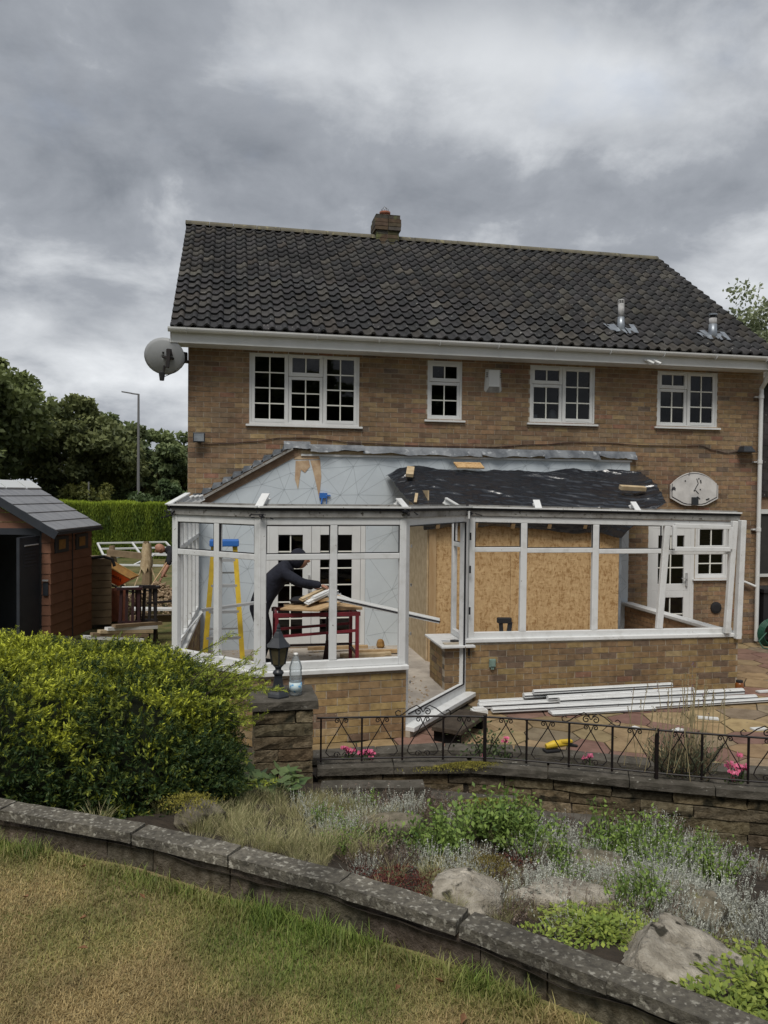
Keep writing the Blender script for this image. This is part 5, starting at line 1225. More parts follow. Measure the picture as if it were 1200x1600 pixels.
for b0 in (.13, .92):
    w = MB().slab([sp(-.012, b0, 1.50), sp(-.012, b0+.50, 1.50), sp(-.012, b0+.50, 1.76), sp(-.012, b0, 1.76)], Vector((*(e0*.02),))).build('shed_window', 'shed_dark', sh_)
    MB().slab([sp(-.02, b0+.12, 1.555), sp(-.02, b0+.36, 1.555), sp(-.02, b0+.36, 1.71), sp(-.02, b0+.12, 1.71)], Vector((*(e0*.006),))).build('pane', 'rust', w)
MB().box((0,0,0),(0,0,0))
MB().slab([sp(.16, .0, 1.80), sp(1.75, .0, 1.80), sp(1.75, 0, 1.90), sp(.16, 0, 1.90)], Vector((*(e1*-.02),))).build('door_head', 'shed_dark', sh_)
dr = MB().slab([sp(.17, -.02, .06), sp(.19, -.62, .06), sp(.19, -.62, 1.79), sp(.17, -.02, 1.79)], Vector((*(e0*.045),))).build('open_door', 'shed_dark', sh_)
for k in range(7): MB().slab([sp(.174-.010, -.14, 1.34+k*.05), sp(.186-.010, -.50, 1.34+k*.05), sp(.186-.003, -.50, 1.365+k*.05), sp(.174-.003, -.14, 1.365+k*.05)], Vector((*(e0*.006),))).build('louvre', 'shed_dark', dr)
MB().tube([sp(.155, -.10, 1.66), sp(.17, -.50, 1.66)], .010, 6).build('hanging_rail', 'alu', dr); MB().box(tuple(Vector(sp(.16, -.60, .12))-Vector((.012,.012,0))), tuple(Vector(sp(.16, -.60, .22))+Vector((.012,.012,0)))).build('door_bolt', 'upvc', dr)
MB().slab([sp(.04, -.02, .85), sp(.12, -.02, .85), sp(.12, -.02, 1.06), sp(.04, -.02, 1.06)], Vector((*(e1*.015),))).build('latch_plate', 'shed_dark', sh_); MB().bar(sp(.03, -.03, 1.09), sp(.12, -.03, 1.09), .02, .025).build('hasp', 'alu', sh_)
# tan storage box behind the shed
tb = thing('storage_box', 'tan slatted plastic storage box behind the brown shed', 'storage box', (-1.6, 3.4, 0))
for k in range(9):
    z = .05+k*.135; MB().slab([(-1.95, 3.05, z), (-1.52, 3.12, z), (-1.52, 3.12, z+.125), (-1.95, 3.05, z+.125)], (-.15, .8, 0)).build('slat', 'tan_panel', tb)
MB().tube([(-1.95, 3.0, 1.27), (-1.65, 3.03, 1.30), (-1.5, 3.06, 1.25), (-1.46, 3.07, 1.12)], .03, 6).build('lid_edge', 'dark_plastic', tb)
# ================================================================ LEFT YARD CLUTTER
wbw = thing('wheelbarrow', 'orange wheelbarrow tipped on its nose beside the brown shed', 'wheelbarrow', (-1.75, 4.2, 0))
T = Matrix.Translation((-1.66, 4.3, .74)) @ Matrix.Rotation(-.20, 4, 'Z') @ Matrix.Rotation(.50, 4, 'Y') @ Matrix.Scale(.82, 4)
def tx(p): return T @ Vector(p)
top_ = [(-.50, -.32, .30), (.42, -.30, .30), (.42, .30, .30), (-.50, .32, .30)]; bot = [(-.26, -.16, -.05), (.22, -.17, -.02), (.22, .17, -.02), (-.26, .16, -.05)]
mb = MB(); v = [tx(p) for p in top_+bot]; mb.faces(v, [(0,1,5,4), (1,2,6,5), (2,3,7,6), (3,0,4,7), (4,5,6,7)]); tr = mb.build('tray', 'orange_paint', wbw); sm = tr.modifiers.new('solid', 'SOLIDIFY'); sm.thickness = .012
mb = MB(); v = [tx((p[0]*.97, p[1]*.97, p[2]-.004)) for p in top_]+[tx((p[0], p[1], p[2]+.02)) for p in bot]; mb.faces(v, [(4,5,1,0), (5,6,2,1), (6,7,3,2), (7,4,0,3), (7,6,5,4)]); mb.build('tray_lining', 'rust', wbw)
mb = MB(); mb.tube([tx(p) for p in top_+[top_[0]]], .016, 6); mb.build('tray_rim', 'rust', wbw)
for s_ in (-1, 1):
    MB().tube([tx((-.62, .10*s_, -.30)), tx((-.2, .16*s_, -.09)), tx((.35, .22*s_, -.06)), tx((.85, .28*s_, .12))], .018, 6).build('handle', 'iron', wbw); MB().tube([tx((.18, .2*s_, -.06)), tx((.28, .22*s_, -.40))], .014, 6).build('leg', 'iron', wbw)
mb = MB(); 
for k in range(16):
    a, b = 2*PI*k/16, 2*PI*(k+1)/16; mb.tube([tx((-.66+.17*math.cos(a), 0, -.28+.17*math.sin(a))), tx((-.66+.17*math.cos(b), 0, -.28+.17*math.sin(b)))], .04, 6)
mb.build('wheel', 'dark_plastic', wbw)
mb = MB()
for k in range(6): mb.tube([tx((-.12+.06*k, -.25+.004*k, .12)), tx((-.09+.06*k, -.265, .19)), tx((-.07+.06*k, -.245, .11))], .009, 4)
mb.build('tray_lettering', 'gasket', wbw)
# lying window frames on the far lawn
def lying(c, w, h, rz, nx, ny, tilt, lbl):
    t = thing('window_frame', lbl, 'window frame', c, rz, 'window frames laid on the grass'); t.rotation_euler = (tilt, 0, rz); b = .06
    for i in range(nx+1): MB().bar((-w/2+w*i/nx, -h/2, 0), (-w/2+w*i/nx, h/2, 0), b, .05).build('stile', 'upvc', t, local=True)
    for j in range(ny+1): MB().bar((-w/2, -h/2+h*j/ny, .003), (w/2, -h/2+h*j/ny, .003), b, .05).build('rail', 'upvc', t, local=True)
lying((-2.55, 15.6, .55), 2.3, 2.0, .25, 2, 2, .13, 'rear white window frame lying on the grass below the hedge'); lying((-2.1, 13.9, .30), 2.1, 1.8, -.25, 2, 1, .10, 'nearer white window frame lying on the grass')
# wrapped stumps
def stump(x, y, h, w, rag, lbl):
    t = thing('timber_post', lbl, 'post', (x, y, 0))
    mb = MB(); mb.tube([(0, 0, 0), (.02, 0, h*.5), (-.01, 0, h)], [w*1.3, w, w*.6], 7); mb.build('post_body', 'tan_panel', t, local=True)
    for a in (-1, 1): MB().tube([(a*.34, -.1, 0), (a*.05, 0, h*.62)], .02, 5).build('prop', 'timber_pale', t, local=True)
    if rag:
        mb = MB(); mb.smooth = True; n = 14; vs = []
        for i in range(8):
            z = h*.97-i*h*.075
            for k in range(n):
                a = 2*PI*k/n; rr = w*.85+.006*i*(1+.9*math.sin(k*2.3+i))+.012*math.sin(k*3.1+i); vs.append((rr*math.cos(a), rr*math.sin(a), z+(.02+.012*i)*math.sin(k*2.4)))
        mb.faces(vs, [(i*n+k, i*n+(k+1) % n, (i+1)*n+(k+1) % n, (i+1)*n+k) for i in range(7) for k in range(n)]); mb.build('plastic_wrap', 'timber_pale', t, local=True)
stump(-2.45, 9.6, 1.05, .12, False, 'bare propped timber post beyond the wheelbarrow'); stump(-1.38, 7.7, 1.28, .11, True, 'timber post wrapped in torn white plastic')
o = MB().bar((-2.55, 9.5, .88), (-1.45, 9.0, .80), .10, .16).build('timber_rail', 'tan_panel'); tag(o, 'weathered plank spanning between the two propped posts', 'plank')
# rubble heap
mb = MB()
for k in range(1500):
    a, q = random.uniform(0, 2*PI), random.random()**.6; x, y = -.90+1.0*q*math.cos(a), 5.25+.8*q*math.sin(a); z = .52*(1-q)**.8+random.uniform(-.03, .05); s = random.uniform(.02, .06)
    p = Vector((x, y, max(z, .01))); mb.bar(p, p+Vector((random.gauss(0, s), random.gauss(0, s), random.gauss(0, s*.5))), s*.8, s*.6)
tag(mb.build('rubble_heap', 'rubble'), 'heap of pale broken brick rubble by the conservatory corner', 'rubble', kind='stuff')
# dark sawhorses stacked
for k, (x, y, rz, lb) in enumerate(((-.98, 1.35, .1, 'left dark red sawhorse standing in front of the wheelbarrow'), (-.72, 1.5, -.1, 'right dark sawhorse standing in front of the rubble heap'))):
    t = thing('sawhorse', lb, 'sawhorse', (x, y, 0), rz, 'sawhorses beside the shed')
    m = 'dark_red_metal' if k == 0 else 'iron'
    for i in range(4): MB().bar((-.16+.10*i, -.1, 0), (-.13+.09*i, 0, .92), .045, .045, upv=(0,1,0)).build('leg', m, t, local=True)
    for i in range(2): MB().bar((-.15+.28*i, .12, 0), (-.12+.22*i, 0, .92), .04, .04, upv=(0,1,0)).build('leg', m, t, local=True)
    MB().box((-.20, -.08, .90), (.20, .05, .94)).build('top_beam', m, t, local=True); MB().box((-.12, -.06, .942), (.14, -.01, .955)).build('top_strip', 'upvc_worn' if k == 0 else m, t, local=True)
    MB().box((-.18, -.08, .35), (.18, -.05, .40)).build('cross_bar', m, t, local=True)
    if k: MB().bar((.0, -.05, .66), (.55, -.05, .70), .035, .035).build('clamp_arm', m, t, local=True)
block('white_board', (-.62, 2.2, .45), (.80, .22, .035), (0, .04, .1), 'upvc', 'white board lying on timbers below the rubble heap', 'board')
block('timber_beam', (-.75, 2.35, .26), (.7, .12, .12), (0, 0, .05), 'tan_panel', 'short brown timber propping up the white board', 'beam')
block('brick_stack', (-1.62, 3.9, .30), (.55, .4, .60), (0, 0, .1), 'terracotta', 'low stack of red bricks under the wheelbarrow', 'brick stack')
o = MB().lathe([(.22, 0), (.26, .10), (.24, .22), (.12, .30), (.02, .31)], 12).build('refuse_sack', 'dark_cloth'); o.location = (-1.85, .35, .0); o.scale = (1.3, 1, 1.1); tag(o, 'black refuse sack slumped against the shed side', 'sack')
for k in range(5):
    o = MB().bar((-1.55+.10*k, .6+.05*k, .28+.03*k), (-.75+.06*k, 1.1+.1*k, .12+.05*k), .09, .05).build('scrap_plank', ['upvc_worn', 'tan_panel', 'timber_pale', 'upvc_worn', 'tan_panel'][k]); tag(o, 'loose plank in the low scrap pile beyond the yew bush', 'plank', 'scrap planks behind the yew bush')
# ================================================================ YEW BUSH
yw = thing('yew_bush', 'large dark yew bush with yellow-green tips beside the stone pier', 'bush', (-.15, -7.2, .7))
def sprigs(name, P, Dr, ln, cols_tip, cols_in, tipf, m, parent, needles=9, nl=.022, nw=.0055, **k):
    """each sprig: a stem with flat ranks of needles"""
    n = len(P); Dr = Dr/np.linalg.norm(Dr, axis=1, keepdims=True); S_ = np.cross(Dr, rng.normal(size=(n, 3))); S_ /= np.linalg.norm(S_, axis=1, keepdims=True)
    C = []; A = []; K = []
    for j in range(needles):
        t = (j+.5)/needles; sg = 1 if j % 2 else -1
        ax_ = S_*sg+Dr*.75+rng.normal(0, .12, (n, 3)); ax_ /= np.linalg.norm(ax_, axis=1, keepdims=True)
        ll = nl*(1.15-.5*t); C.append(P+Dr*(ln*t)[:, None]+ax_*ll*.5); A.append(ax_)
        tip = np.clip(tipf*(.25+.9*t)+rng.normal(0, .08, n), 0, 1); K.append(colmix(cols_in, cols_tip, tip))
    return leaves(name, np.concatenate(C), np.concatenate(A), nl*rng.uniform(.8, 1.2, n*needles), nw, np.concatenate(K), m, parent, **k)
# lumpy body: union of ellipsoids, surface samples
EL = [((-.55, -7.25, 1.09), (.85, .62, .50)), ((-.02, -7.2, 1.05), (.62, .60, .48)), ((.27, -7.12, .92), (.38, .48, .48)), ((-1.2, -7.05, 1.14), (.8, .6, .50)), ((-.1, -7.4, .95), (.75, .40, .36)), ((.16, -7.35, .88), (.42, .38, .38)), ((-.9, -7.35, 1.0), (.8, .35, .38)), ((-.02, -6.9, 1.25), (.50, .4, .32)), ((-.6, -6.95, 1.29), (.6, .4, .33))]
def body_samples(n):
    Ps = []; Ns = []
    while sum(len(p) for p in Ps) < n:
        e = EL[rng.integers(len(EL))]; c, r_ = np.array(e[0]), np.array(e[1]); m = 900
        u = rng.normal(size=(m, 3)); u /= np.linalg.norm(u, axis=1, keepdims=True)
        p = c+u*r_*(1+.20*(vnoise(u[:, 0]*2+u[:, 2]*3, u[:, 1]*2+u[:, 2]*2, 2.0, 9)-.5)+.16*(vnoise(u[:, 0]*2+u[:, 2]*2+c[0], u[:, 1]*2-u[:, 2]*2, 5.5, 10)-.55)*1.8)[:, None]; nn_ = u/r_; nn_ /= np.linalg.norm(nn_, axis=1, keepdims=True); keep = np.ones(m, bool)
        for c2, r2 in EL:
            if (c2, r2) == e: continue
            keep &= (((p-np.array(c2))/np.array(r2))**2).sum(1) > .88
        keep &= (p[:, 2] > .55) & (p[:, 0] > -1.5) & (p[:, 1] < -6.62)
        Ps.append(p[keep]); Ns.append(nn_[keep])
    return np.concatenate(Ps)[:n], np.concatenate(Ns)[:n]
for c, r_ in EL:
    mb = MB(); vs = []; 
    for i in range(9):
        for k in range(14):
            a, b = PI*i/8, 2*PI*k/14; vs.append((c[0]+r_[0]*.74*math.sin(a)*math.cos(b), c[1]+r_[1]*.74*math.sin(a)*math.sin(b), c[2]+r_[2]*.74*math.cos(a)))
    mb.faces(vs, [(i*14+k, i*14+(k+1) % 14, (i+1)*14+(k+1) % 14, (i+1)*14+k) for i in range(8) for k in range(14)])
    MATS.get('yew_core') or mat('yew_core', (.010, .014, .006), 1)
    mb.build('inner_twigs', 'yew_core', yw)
P, Nn = body_samples(34000)
cl_ = vnoise(P[:, 0]+P[:, 2]*.7, P[:, 1]+P[:, 2], 5.5, 6)
tipf = np.clip(-.30+.80*np.clip((P[:, 2]-1.12)/.34, 0, 1)+1.15*(cl_-.50)+rng.normal(0, .33, len(P)), 0, 1)
Dr = Nn+np.array([0, 0, .35])+rng.normal(0, .45, P.shape); ln = rng.uniform(.025, .06, len(P))
P = P-Nn*rng.uniform(-.03, .12, (len(P), 1))
sprigs('foliage', P, Dr, ln, (.56, .60, .06), (.028, .058, .018), tipf, 'leaf', yw, needles=9, nl=.022, nw=.0078)
# long shoots breaking the outline at the top and to the right
SH = []
for k in range(150):
    p = np.array([random.uniform(-1.7, .50), random.uniform(-7.35, -6.75), random.uniform(1.18, 1.42)]); d = np.array([random.gauss(.25, .5), random.gauss(-.1, .4), random.uniform(.15, .8)]); SH.append((p, d/np.linalg.norm(d), random.uniform(.10, .22)))
for k in range(26):
    p = np.array([random.uniform(.20, .5), random.uniform(-7.2, -6.7), random.uniform(1.20, 1.38)]); d = np.array([random.uniform(.7, 1), random.gauss(-.02, .25), random.gauss(.16, .16)]); SH.append((p, d/np.linalg.norm(d), random.uniform(.30, .52)))
for k in range(95):
    p = np.array([random.uniform(.28, .56), random.uniform(-7.3, -6.8), random.uniform(.75, 1.40)]); d = np.array([random.uniform(.6, 1), random.gauss(-.05, .3), random.gauss(.22, .3)]); SH.append((p, d/np.linalg.norm(d), random.uniform(.12, .34)))
mb = MB(); SP = []; SD = []; SF = []
for p, d, l_ in SH:
    q = p+d*l_*.55+np.array([0, 0, .012]); r_ = p+d*l_-np.array([0, 0, .01]); mb.tube([p, q, r_], [.004, .003, .0015], 4)
    for t in np.linspace(.1, 1, int(l_/.014)):
        s_ = np.cross(d, [random.gauss(0, .3), random.gauss(0, .3), 1]); s_ /= np.linalg.norm(s_); SP.append(p+d*l_*t); SD.append(s_*random.choice((-1, 1))*.9+d*.9+np.array([0, 0, random.gauss(.1, .2)])); SF.append(min(1, .35+.6*t))
mb.build('shoot_stems', 'bark', yw)
SP, SD, SF = np.array(SP), np.array(SD), np.array(SF); sprigs('shoots', SP, SD, rng.uniform(.025, .055, len(SP)), (.42, .47, .055), (.08, .125, .03), np.clip(SF+rng.normal(0, .15, len(SF)), 0, 1), 'leaf', yw, needles=8, nl=.022)

# ================================================================ ROCKERY
def rock(c, s, rz, seed, m, lbl, flat=.8):
    """angular boulder: sphere cut by planes, roughened by fractal noise"""
    r_ = np.random.default_rng(seed); n1_, n2_ = 34, 50
    a, b = np.meshgrid(np.linspace(0, PI, n1_+1), np.arange(n2_)*2*PI/n2_, indexing='ij'); U = np.stack([np.sin(a)*np.cos(b), np.sin(a)*np.sin(b), np.cos(a)], -1)
    pl = [(q/np.linalg.norm(q), r_.uniform(.40, .72)) for q in r_.normal(size=(12, 3))*np.array([1, 1, .7])]+[(np.array([.15, -.35, 1])/1.07, flat*.62), (np.array([-.2, -1, .25])/1.05, .62)]
    d = np.ones(a.shape)
    for q, h in pl: d = np.minimum(d, h/np.maximum(U@q, 1e-3))
    nzv = sum(w*(vnoise(U[..., 0]*1.3+U[..., 2], U[..., 1]*1.3-U[..., 2]*.7, f, seed+k)-.5) for k, (f, w) in enumerate(((2.5, .10), (7, .07), (18, .05))))
    crack = np.exp(-((U[..., 0]*.9+U[..., 1]*.35+.25*np.sin(U[..., 1]*5+seed)-.12)/.035)**2)*.10*(U[..., 2] > .0)
    V = U*(d*(1+nzv)-crack)[..., None]*np.array(s)*1.25; idx = np.arange((n1_+1)*n2_).reshape(n1_+1, n2_); nx_ = np.roll(idx, -1, axis=1)
    F = np.stack([idx[:-1], idx[1:], nx_[1:], nx_[:-1]], -1).reshape(-1, 4)
    o = obj('rock', fast_mesh('rock', V.reshape(-1, 3), F), m); o.location = c; o.rotation_euler = (r_.normal(0, .12), r_.normal(0, .12), rz); tag(o, lbl, 'rock'); return o
def bz(x, y, dz=0): return (x, y, bed_z(x, y)+dz)
rock(bz(2.10, -9.36, -.01), (.37, .25, .15), .3, 1, 'rock', 'large pale split boulder nearest the lawn wall on the right')
rock(bz(2.02, -8.72, -.005), (.38, .19, .12), .15, 2, 'rock', 'broad pale rock with dark stains in the middle of the rockery')
rock(bz(1.54, -8.86, .02), (.19, .14, .11), .6, 3, 'rock', 'pale angular rock beside the red stonecrop')
rock(bz(2.62, -8.75, .03), (.14, .12, .10), .9, 4, 'rock_dark', 'dark mossy rock at the right edge of the rockery')
rock(bz(2.45, -8.05, .03), (.17, .13, .10), .2, 5, 'rock_dark', 'brown mossy rock behind the silver plants')
rock(bz(1.42, -7.62, .03), (.20, .14, .07), -.2, 6, 'rock_dark', 'flat weathered rock among the dry grass')
rock(bz(.47, -7.96, .04), (.13, .10, .08), .4, 7, 'rock_dark', 'yellow-mossed rock at the foot of the yew bush')
rock(bz(2.75, -8.45, .03), (.13, .11, .09), 1.2, 8, 'rock_dark', 'small half-buried rock at the right picture edge')
rock(bz(2.02, -7.62, .02), (.13, .10, .07), .1, 9, 'rock_dark', 'small brown stone between the green shoots')
# long edging slabs across the top of the rockery
for k, (p, q) in enumerate((((1.25, -6.45), (1.95, -6.55)), ((2.0, -6.56), (2.55, -6.75)), ((2.6, -6.78), (3.1, -6.98)))):
    d = Vector(q)-Vector(p); o = put_stone('edging_slab', None, (*( (Vector(p)+Vector(q))/2), bed_z((p[0]+q[0])/2, (p[1]+q[1])/2)+.01), d.length, .14, .07, math.atan2(d.y, d.x), 'coping_dark', rough=.008)
    tag(o, ['left weathered edging slab below the stone wall', 'middle weathered edging slab below the stone wall', 'right weathered edging slab below the stone wall'][k], 'slab')

def plant_mesh(kind, seed):
    r_ = np.random.default_rng(seed); C = []; A = []; Ls = []; Ws = []; K = []
    def add(c, a, l_, w, k): C.append(c); A.append(a); Ls.append(l_); Ws.append(w); K.append(k)
    if kind == 'silver':
        for s in range(70):
            a = r_.uniform(0, 2*PI); rr = r_.random()**.5*.13; b = np.array([rr*math.cos(a), rr*math.sin(a), 0]); d = np.array([.5*b[0]/.13+r_.normal(0, .2), .5*b[1]/.13+r_.normal(0, .2), 1.0]); d /= np.linalg.norm(d); h = r_.uniform(.07, .17); add(b+d*h*.5, d, h, .003, (.22,.22,.18))
            for t in np.linspace(.1, 1, 13):
                q = r_.normal(size=3)*.8+d*.9; add(b+d*h*t, q, r_.uniform(.010, .019), r_.uniform(.0035, .006), colmix((.20,.21,.175), (.64,.66,.59), [np.clip(.25+.6*t+r_.normal(0, .15), 0, 1)])[0])
    elif kind == 'green':
        for s in range(44):
            a = r_.uniform(0, 2*PI); rr = r_.random()**.5*.09; b = np.array([rr*math.cos(a), rr*math.sin(a), 0]); d = np.array([b[0]*5+r_.normal(0, .25), b[1]*5+r_.normal(0, .25), 1]); d /= np.linalg.norm(d); h = r_.uniform(.06, .20); add(b+d*h*.5, d, h*1.02, .006, (.10,.14,.04)); add(b+d*h*.5, d, h*1.02, .006, (.10,.14,.04))
            for t in np.linspace(.2, 1, 10):
                q = r_.normal(size=3)+np.array([0, 0, .2]); q /= np.linalg.norm(q); add(b+d*h*t+q*.012, q, r_.uniform(.015, .032), r_.uniform(.008, .017), colmix((.07,.13,.03), (.26,.36,.08), [np.clip(r_.normal(.5, .25), 0, 1)])[0])
    elif kind == 'lime':
        for s in range(240):
            a = r_.uniform(0, 2*PI); rr = r_.random()**.5*.20; h = .03+.07*r_.random()*(1-rr/.25); q = np.array([math.cos(a)*r_.uniform(.3, 1), math.sin(a)*r_.uniform(.3, 1), r_.normal(.1, .35)])
            add(np.array([rr*math.cos(a), rr*math.sin(a), h]), q, r_.uniform(.022, .040), r_.uniform(.014, .024), colmix((.10,.16,.03), (.36,.42,.08), [np.clip(r_.normal(.5, .25), 0, 1)])[0])
    elif kind == 'red':
        for s in range(420):
            a = r_.uniform(0, 2*PI); rr = r_.random()**.5*.14; h = .012+.045*r_.random()*(1-rr/.2); q = r_.normal(size=3)+np.array([0, 0, .6])
            add(np.array([rr*math.cos(a), rr*math.sin(a), h]), q, r_.uniform(.010, .018), r_.uniform(.006, .010), colmix((.07,.022,.018), (.19,.055,.04), [np.clip(r_.normal(.4, .3), 0, 1)])[0])
    elif kind == 'brown':
        for s in range(60):
            a = r_.uniform(0, 2*PI); rr = r_.random()**.5*.13; b = np.array([rr*math.cos(a), rr*math.sin(a), 0]); d = np.array([b[0]*4+r_.normal(0, .3), b[1]*4+r_.normal(0, .3), 1]); d /= np.linalg.norm(d); h = r_.uniform(.05, .15); add(b+d*h*.5, d, h, .003, (.13,.09,.06))
            for t in np.linspace(.2, 1, 9): add(b+d*h*t, r_.normal(size=3), r_.uniform(.009, .018), r_.uniform(.004, .008), colmix((.09,.065,.055), (.30,.235,.19), [np.clip(r_.normal(.4, .3), 0, 1)])[0])
    elif kind == 'grass':
        for s in range(150):
            a = r_.uniform(0, 2*PI); rr = r_.random()**.5*.10; b = np.array([rr*math.cos(a), rr*math.sin(a), 0]); h = r_.uniform(.08, .24); lean = np.array([math.cos(a)+r_.normal(0, .4), math.sin(a)+r_.normal(0, .4), 0])*.7; k = colmix((.15,.18,.06), (.52,.46,.26), [np.clip(r_.normal(.55, .3), 0, 1)])[0]
            prev = b
            for t in (.33, .66, 1.0):
                p = b+np.array([0, 0, h*(t-.18*t*t)])+lean*h*.55*t*t; d = p-prev; add((p+prev)/2, d, np.linalg.norm(d)*1.25, .0045*(1.25-.7*t), k); prev = p
    elif kind == 'broad':
        for s in range(26):
            a = r_.uniform(0, 2*PI); rr = r_.random()**.5*.12; q = np.array([math.cos(a), math.sin(a), r_.normal(.15, .3)]); add(np.array([rr*math.cos(a), rr*math.sin(a), .05+.10*r_.random()]), q, r_.uniform(.07, .12), r_.uniform(.045, .07), colmix((.06,.11,.035), (.17,.23,.08), [r_.random()])[0])
    C = np.array(C); A = np.array(A); A /= np.maximum(np.linalg.norm(A, axis=1, keepdims=True), 1e-6); n = len(C); S_ = np.cross(A, r_.normal(size=(n, 3))+ (np.array([0, 0, .0]))); S_ /= np.linalg.norm(S_, axis=1, keepdims=True)
    if kind in ('lime', 'broad', 'green'):
        S_ = np.cross(A, np.array([0, 0, 1.])+r_.normal(0, .35, (n, 3))); S_ /= np.linalg.norm(S_, axis=1, keepdims=True)
    Ls = np.array(Ls)[:, None]; Ws = np.array(Ws)[:, None]
    V = np.stack([C-A*Ls/2, C+S_*Ws/2, C+A*Ls/2, C-S_*Ws/2], 1).reshape(-1, 3)
    me = fast_mesh('plant_'+kind, V, np.arange(4*n).reshape(n, 4), np.repeat(np.array(K), 4, axis=0)); me.materials.append(MATS['leaf_gloss' if kind in ('lime', 'broad') else 'leaf']); return me
PM = {k: [plant_mesh(k, 100+i) for i in range(4)] for k in ('silver', 'green', 'lime', 'red', 'brown', 'grass', 'broad')}
KN = {'silver': ('silver_plant', 'woolly silver-grey rock plant', 'plant'), 'green': ('leafy_plant', 'bright green leafy shoots', 'plant'), 'lime': ('lime_groundcover', 'yellow-green round-leaved groundcover', 'plant'),
      'red': ('red_stonecrop', 'mat of deep red stonecrop', 'plant'), 'brown': ('dry_plant', 'dry brownish rock plant', 'plant'), 'grass': ('grass_tuft', 'straw-coloured grass tuft', 'grass tuft'), 'broad': ('broadleaf_weed', 'large-leaved green weed', 'weed')}
pcount = {}
def plant(kind, x, y, sc=1.0, where='in the rockery', dz=0):
    nm, lb, cat = KN[kind]; o = bpy.data.objects.new(nm, random.choice(PM[kind])); COL.objects.link(o); o.location = bz(x, y, dz-.005); o.rotation_euler = (random.gauss(0, .1), random.gauss(0, .1), random.uniform(0, 6.28)); s = sc*random.uniform(.8, 1.25); o.scale = (s, s, s*random.uniform(.85, 1.2))
    lab = f'{lb} {where}'; tag(o, lab, cat, f'{lb}s {where}' if not lb.endswith('s') else f'{lb} {where}'); return o
def in_bed(x, y):
    t = np.argmin(np.abs(A[:, 0]-x)+0*A[:, 1]); 
    ylow = np.interp(x, A[:, 0], A[:, 1])+.14; yhigh = np.interp(x, B[:, 0], B[:, 1])-.08; return ylow < y < yhigh
def scatter(kind, n, cx_, cy_, sx, sy, sc=1., where='in the rockery'):
    c = 0; tr_ = 0
    while c < n and tr_ < 400:
        x, y = random.gauss(cx_, sx), random.gauss(cy_, sy); tr_ += 1
        if in_bed(x, y): plant(kind, x, y, sc, where); c += 1
def mass(kind, spots, name, label, cat):
    """ground cover nobody could count: many tufts in one mesh"""
    VV, CC = [], []
    for n, cx_, cy_, sx, sy, sc in spots:
        c = 0; tr_ = 0
        while c < n and tr_ < 900:
            x, y = random.gauss(cx_, sx), random.gauss(cy_, sy); tr_ += 1
            if not in_bed(x, y): continue
            c += 1; me = random.choice(PM[kind]); v = np.empty(len(me.vertices)*3, np.float32); me.vertices.foreach_get('co', v); v = v.reshape(-1, 3); k = np.empty(len(me.vertices)*4, np.float32); me.color_attributes['Col'].data.foreach_get('color', k); k = k.reshape(-1, 4)[:, :3]
            t = random.uniform(0, 2*PI); R_ = np.array([[math.cos(t), -math.sin(t), 0], [math.sin(t), math.cos(t), 0], [0, 0, 1]]); VV.append(v@R_.T*sc*random.uniform(.7, 1.25)+np.array([x, y, bed_z(x, y)-.005])); CC.append(k*random.uniform(.75, 1.2))
    V = np.concatenate(VV); o = obj(name, fast_mesh(name, V, np.arange(len(V)).reshape(-1, 4), np.concatenate(CC)), 'leaf', kind='stuff'); tag(o, label, cat)
scatter('silver', 17, 2.15, -8.35, .26, .25, .75, 'in the middle of the rockery'); scatter('silver', 24, 2.8, -8.25, .3, .4, .8, 'at the right of the rockery')
scatter('silver', 7, 1.72, -8.50, .12, .2, .7, 'beside the red stonecrop'); scatter('silver', 13, 1.8, -7.2, .35, .25, .7, 'below the edging slabs'); scatter('silver', 16, 2.75, -7.5, .35, .3, .85, 'in front of the stone wall')
scatter('silver', 8, 2.45, -8.95, .25, .1, .65, 'around the large boulder')
scatter('green', 6, 2.0, -7.75, .14, .16, 1.3, 'in the upper middle of the rockery'); scatter('green', 4, 1.70, -7.85, .08, .12, 1.0, 'left of centre in the rockery'); scatter('green', 8, 2.9, -7.8, .25, .2, 1.1, 'in front of the mossy wall'); scatter('green', 4, 2.25, -8.75, .2, .12, .8, 'behind the broad pale rock')
mass('lime', [(8, 1.92, -9.14, .10, .07, .6), (15, 2.45, -9.45, .2, .14, .8), (8, 2.15, -9.75, .12, .10, .65), (5, 2.2, -9.0, .25, .08, .5)], 'lime_groundcover', 'yellow-green round-leaved groundcover around the large boulder by the lawn wall', 'groundcover')
scatter('silver', 16, 2.0, -8.6, .30, .25, .5, 'low between the pale rocks'); scatter('silver', 14, 2.5, -8.75, .25, .25, .55, 'low behind the large boulder'); scatter('red', 7, 1.42, -8.70, .16, .12, .75, 'behind the lawn wall'); scatter('silver', 14, 1.25, -7.7, .25, .4, .6, 'among the dry grass'); scatter('green', 6, 1.2, -7.9, .2, .3, .6, 'among the dry grass'); scatter('red', 5, 2.3, -8.2, .2, .2, .8, 'among the silver plants')
mass('brown', [(22, 1.95, -7.3, .4, .3, .9), (10, 1.85, -8.85, .18, .08, .6), (9, 1.35, -8.1, .2, .25, .9), (16, 2.35, -8.0, .35, .35, .7), (14, 2.4, -8.7, .3, .3, .5), (22, 3.25, -7.35, .3, .2, .8)], 'dry_ground_cover', 'dry brown ground cover threaded between the silver rockery plants', 'groundcover')
scatter('silver', 12, 3.2, -7.5, .25, .18, .75, 'at the far right below the stone wall'); scatter('green', 5, 3.25, -7.35, .25, .15, .8, 'at the far right below the stone wall')
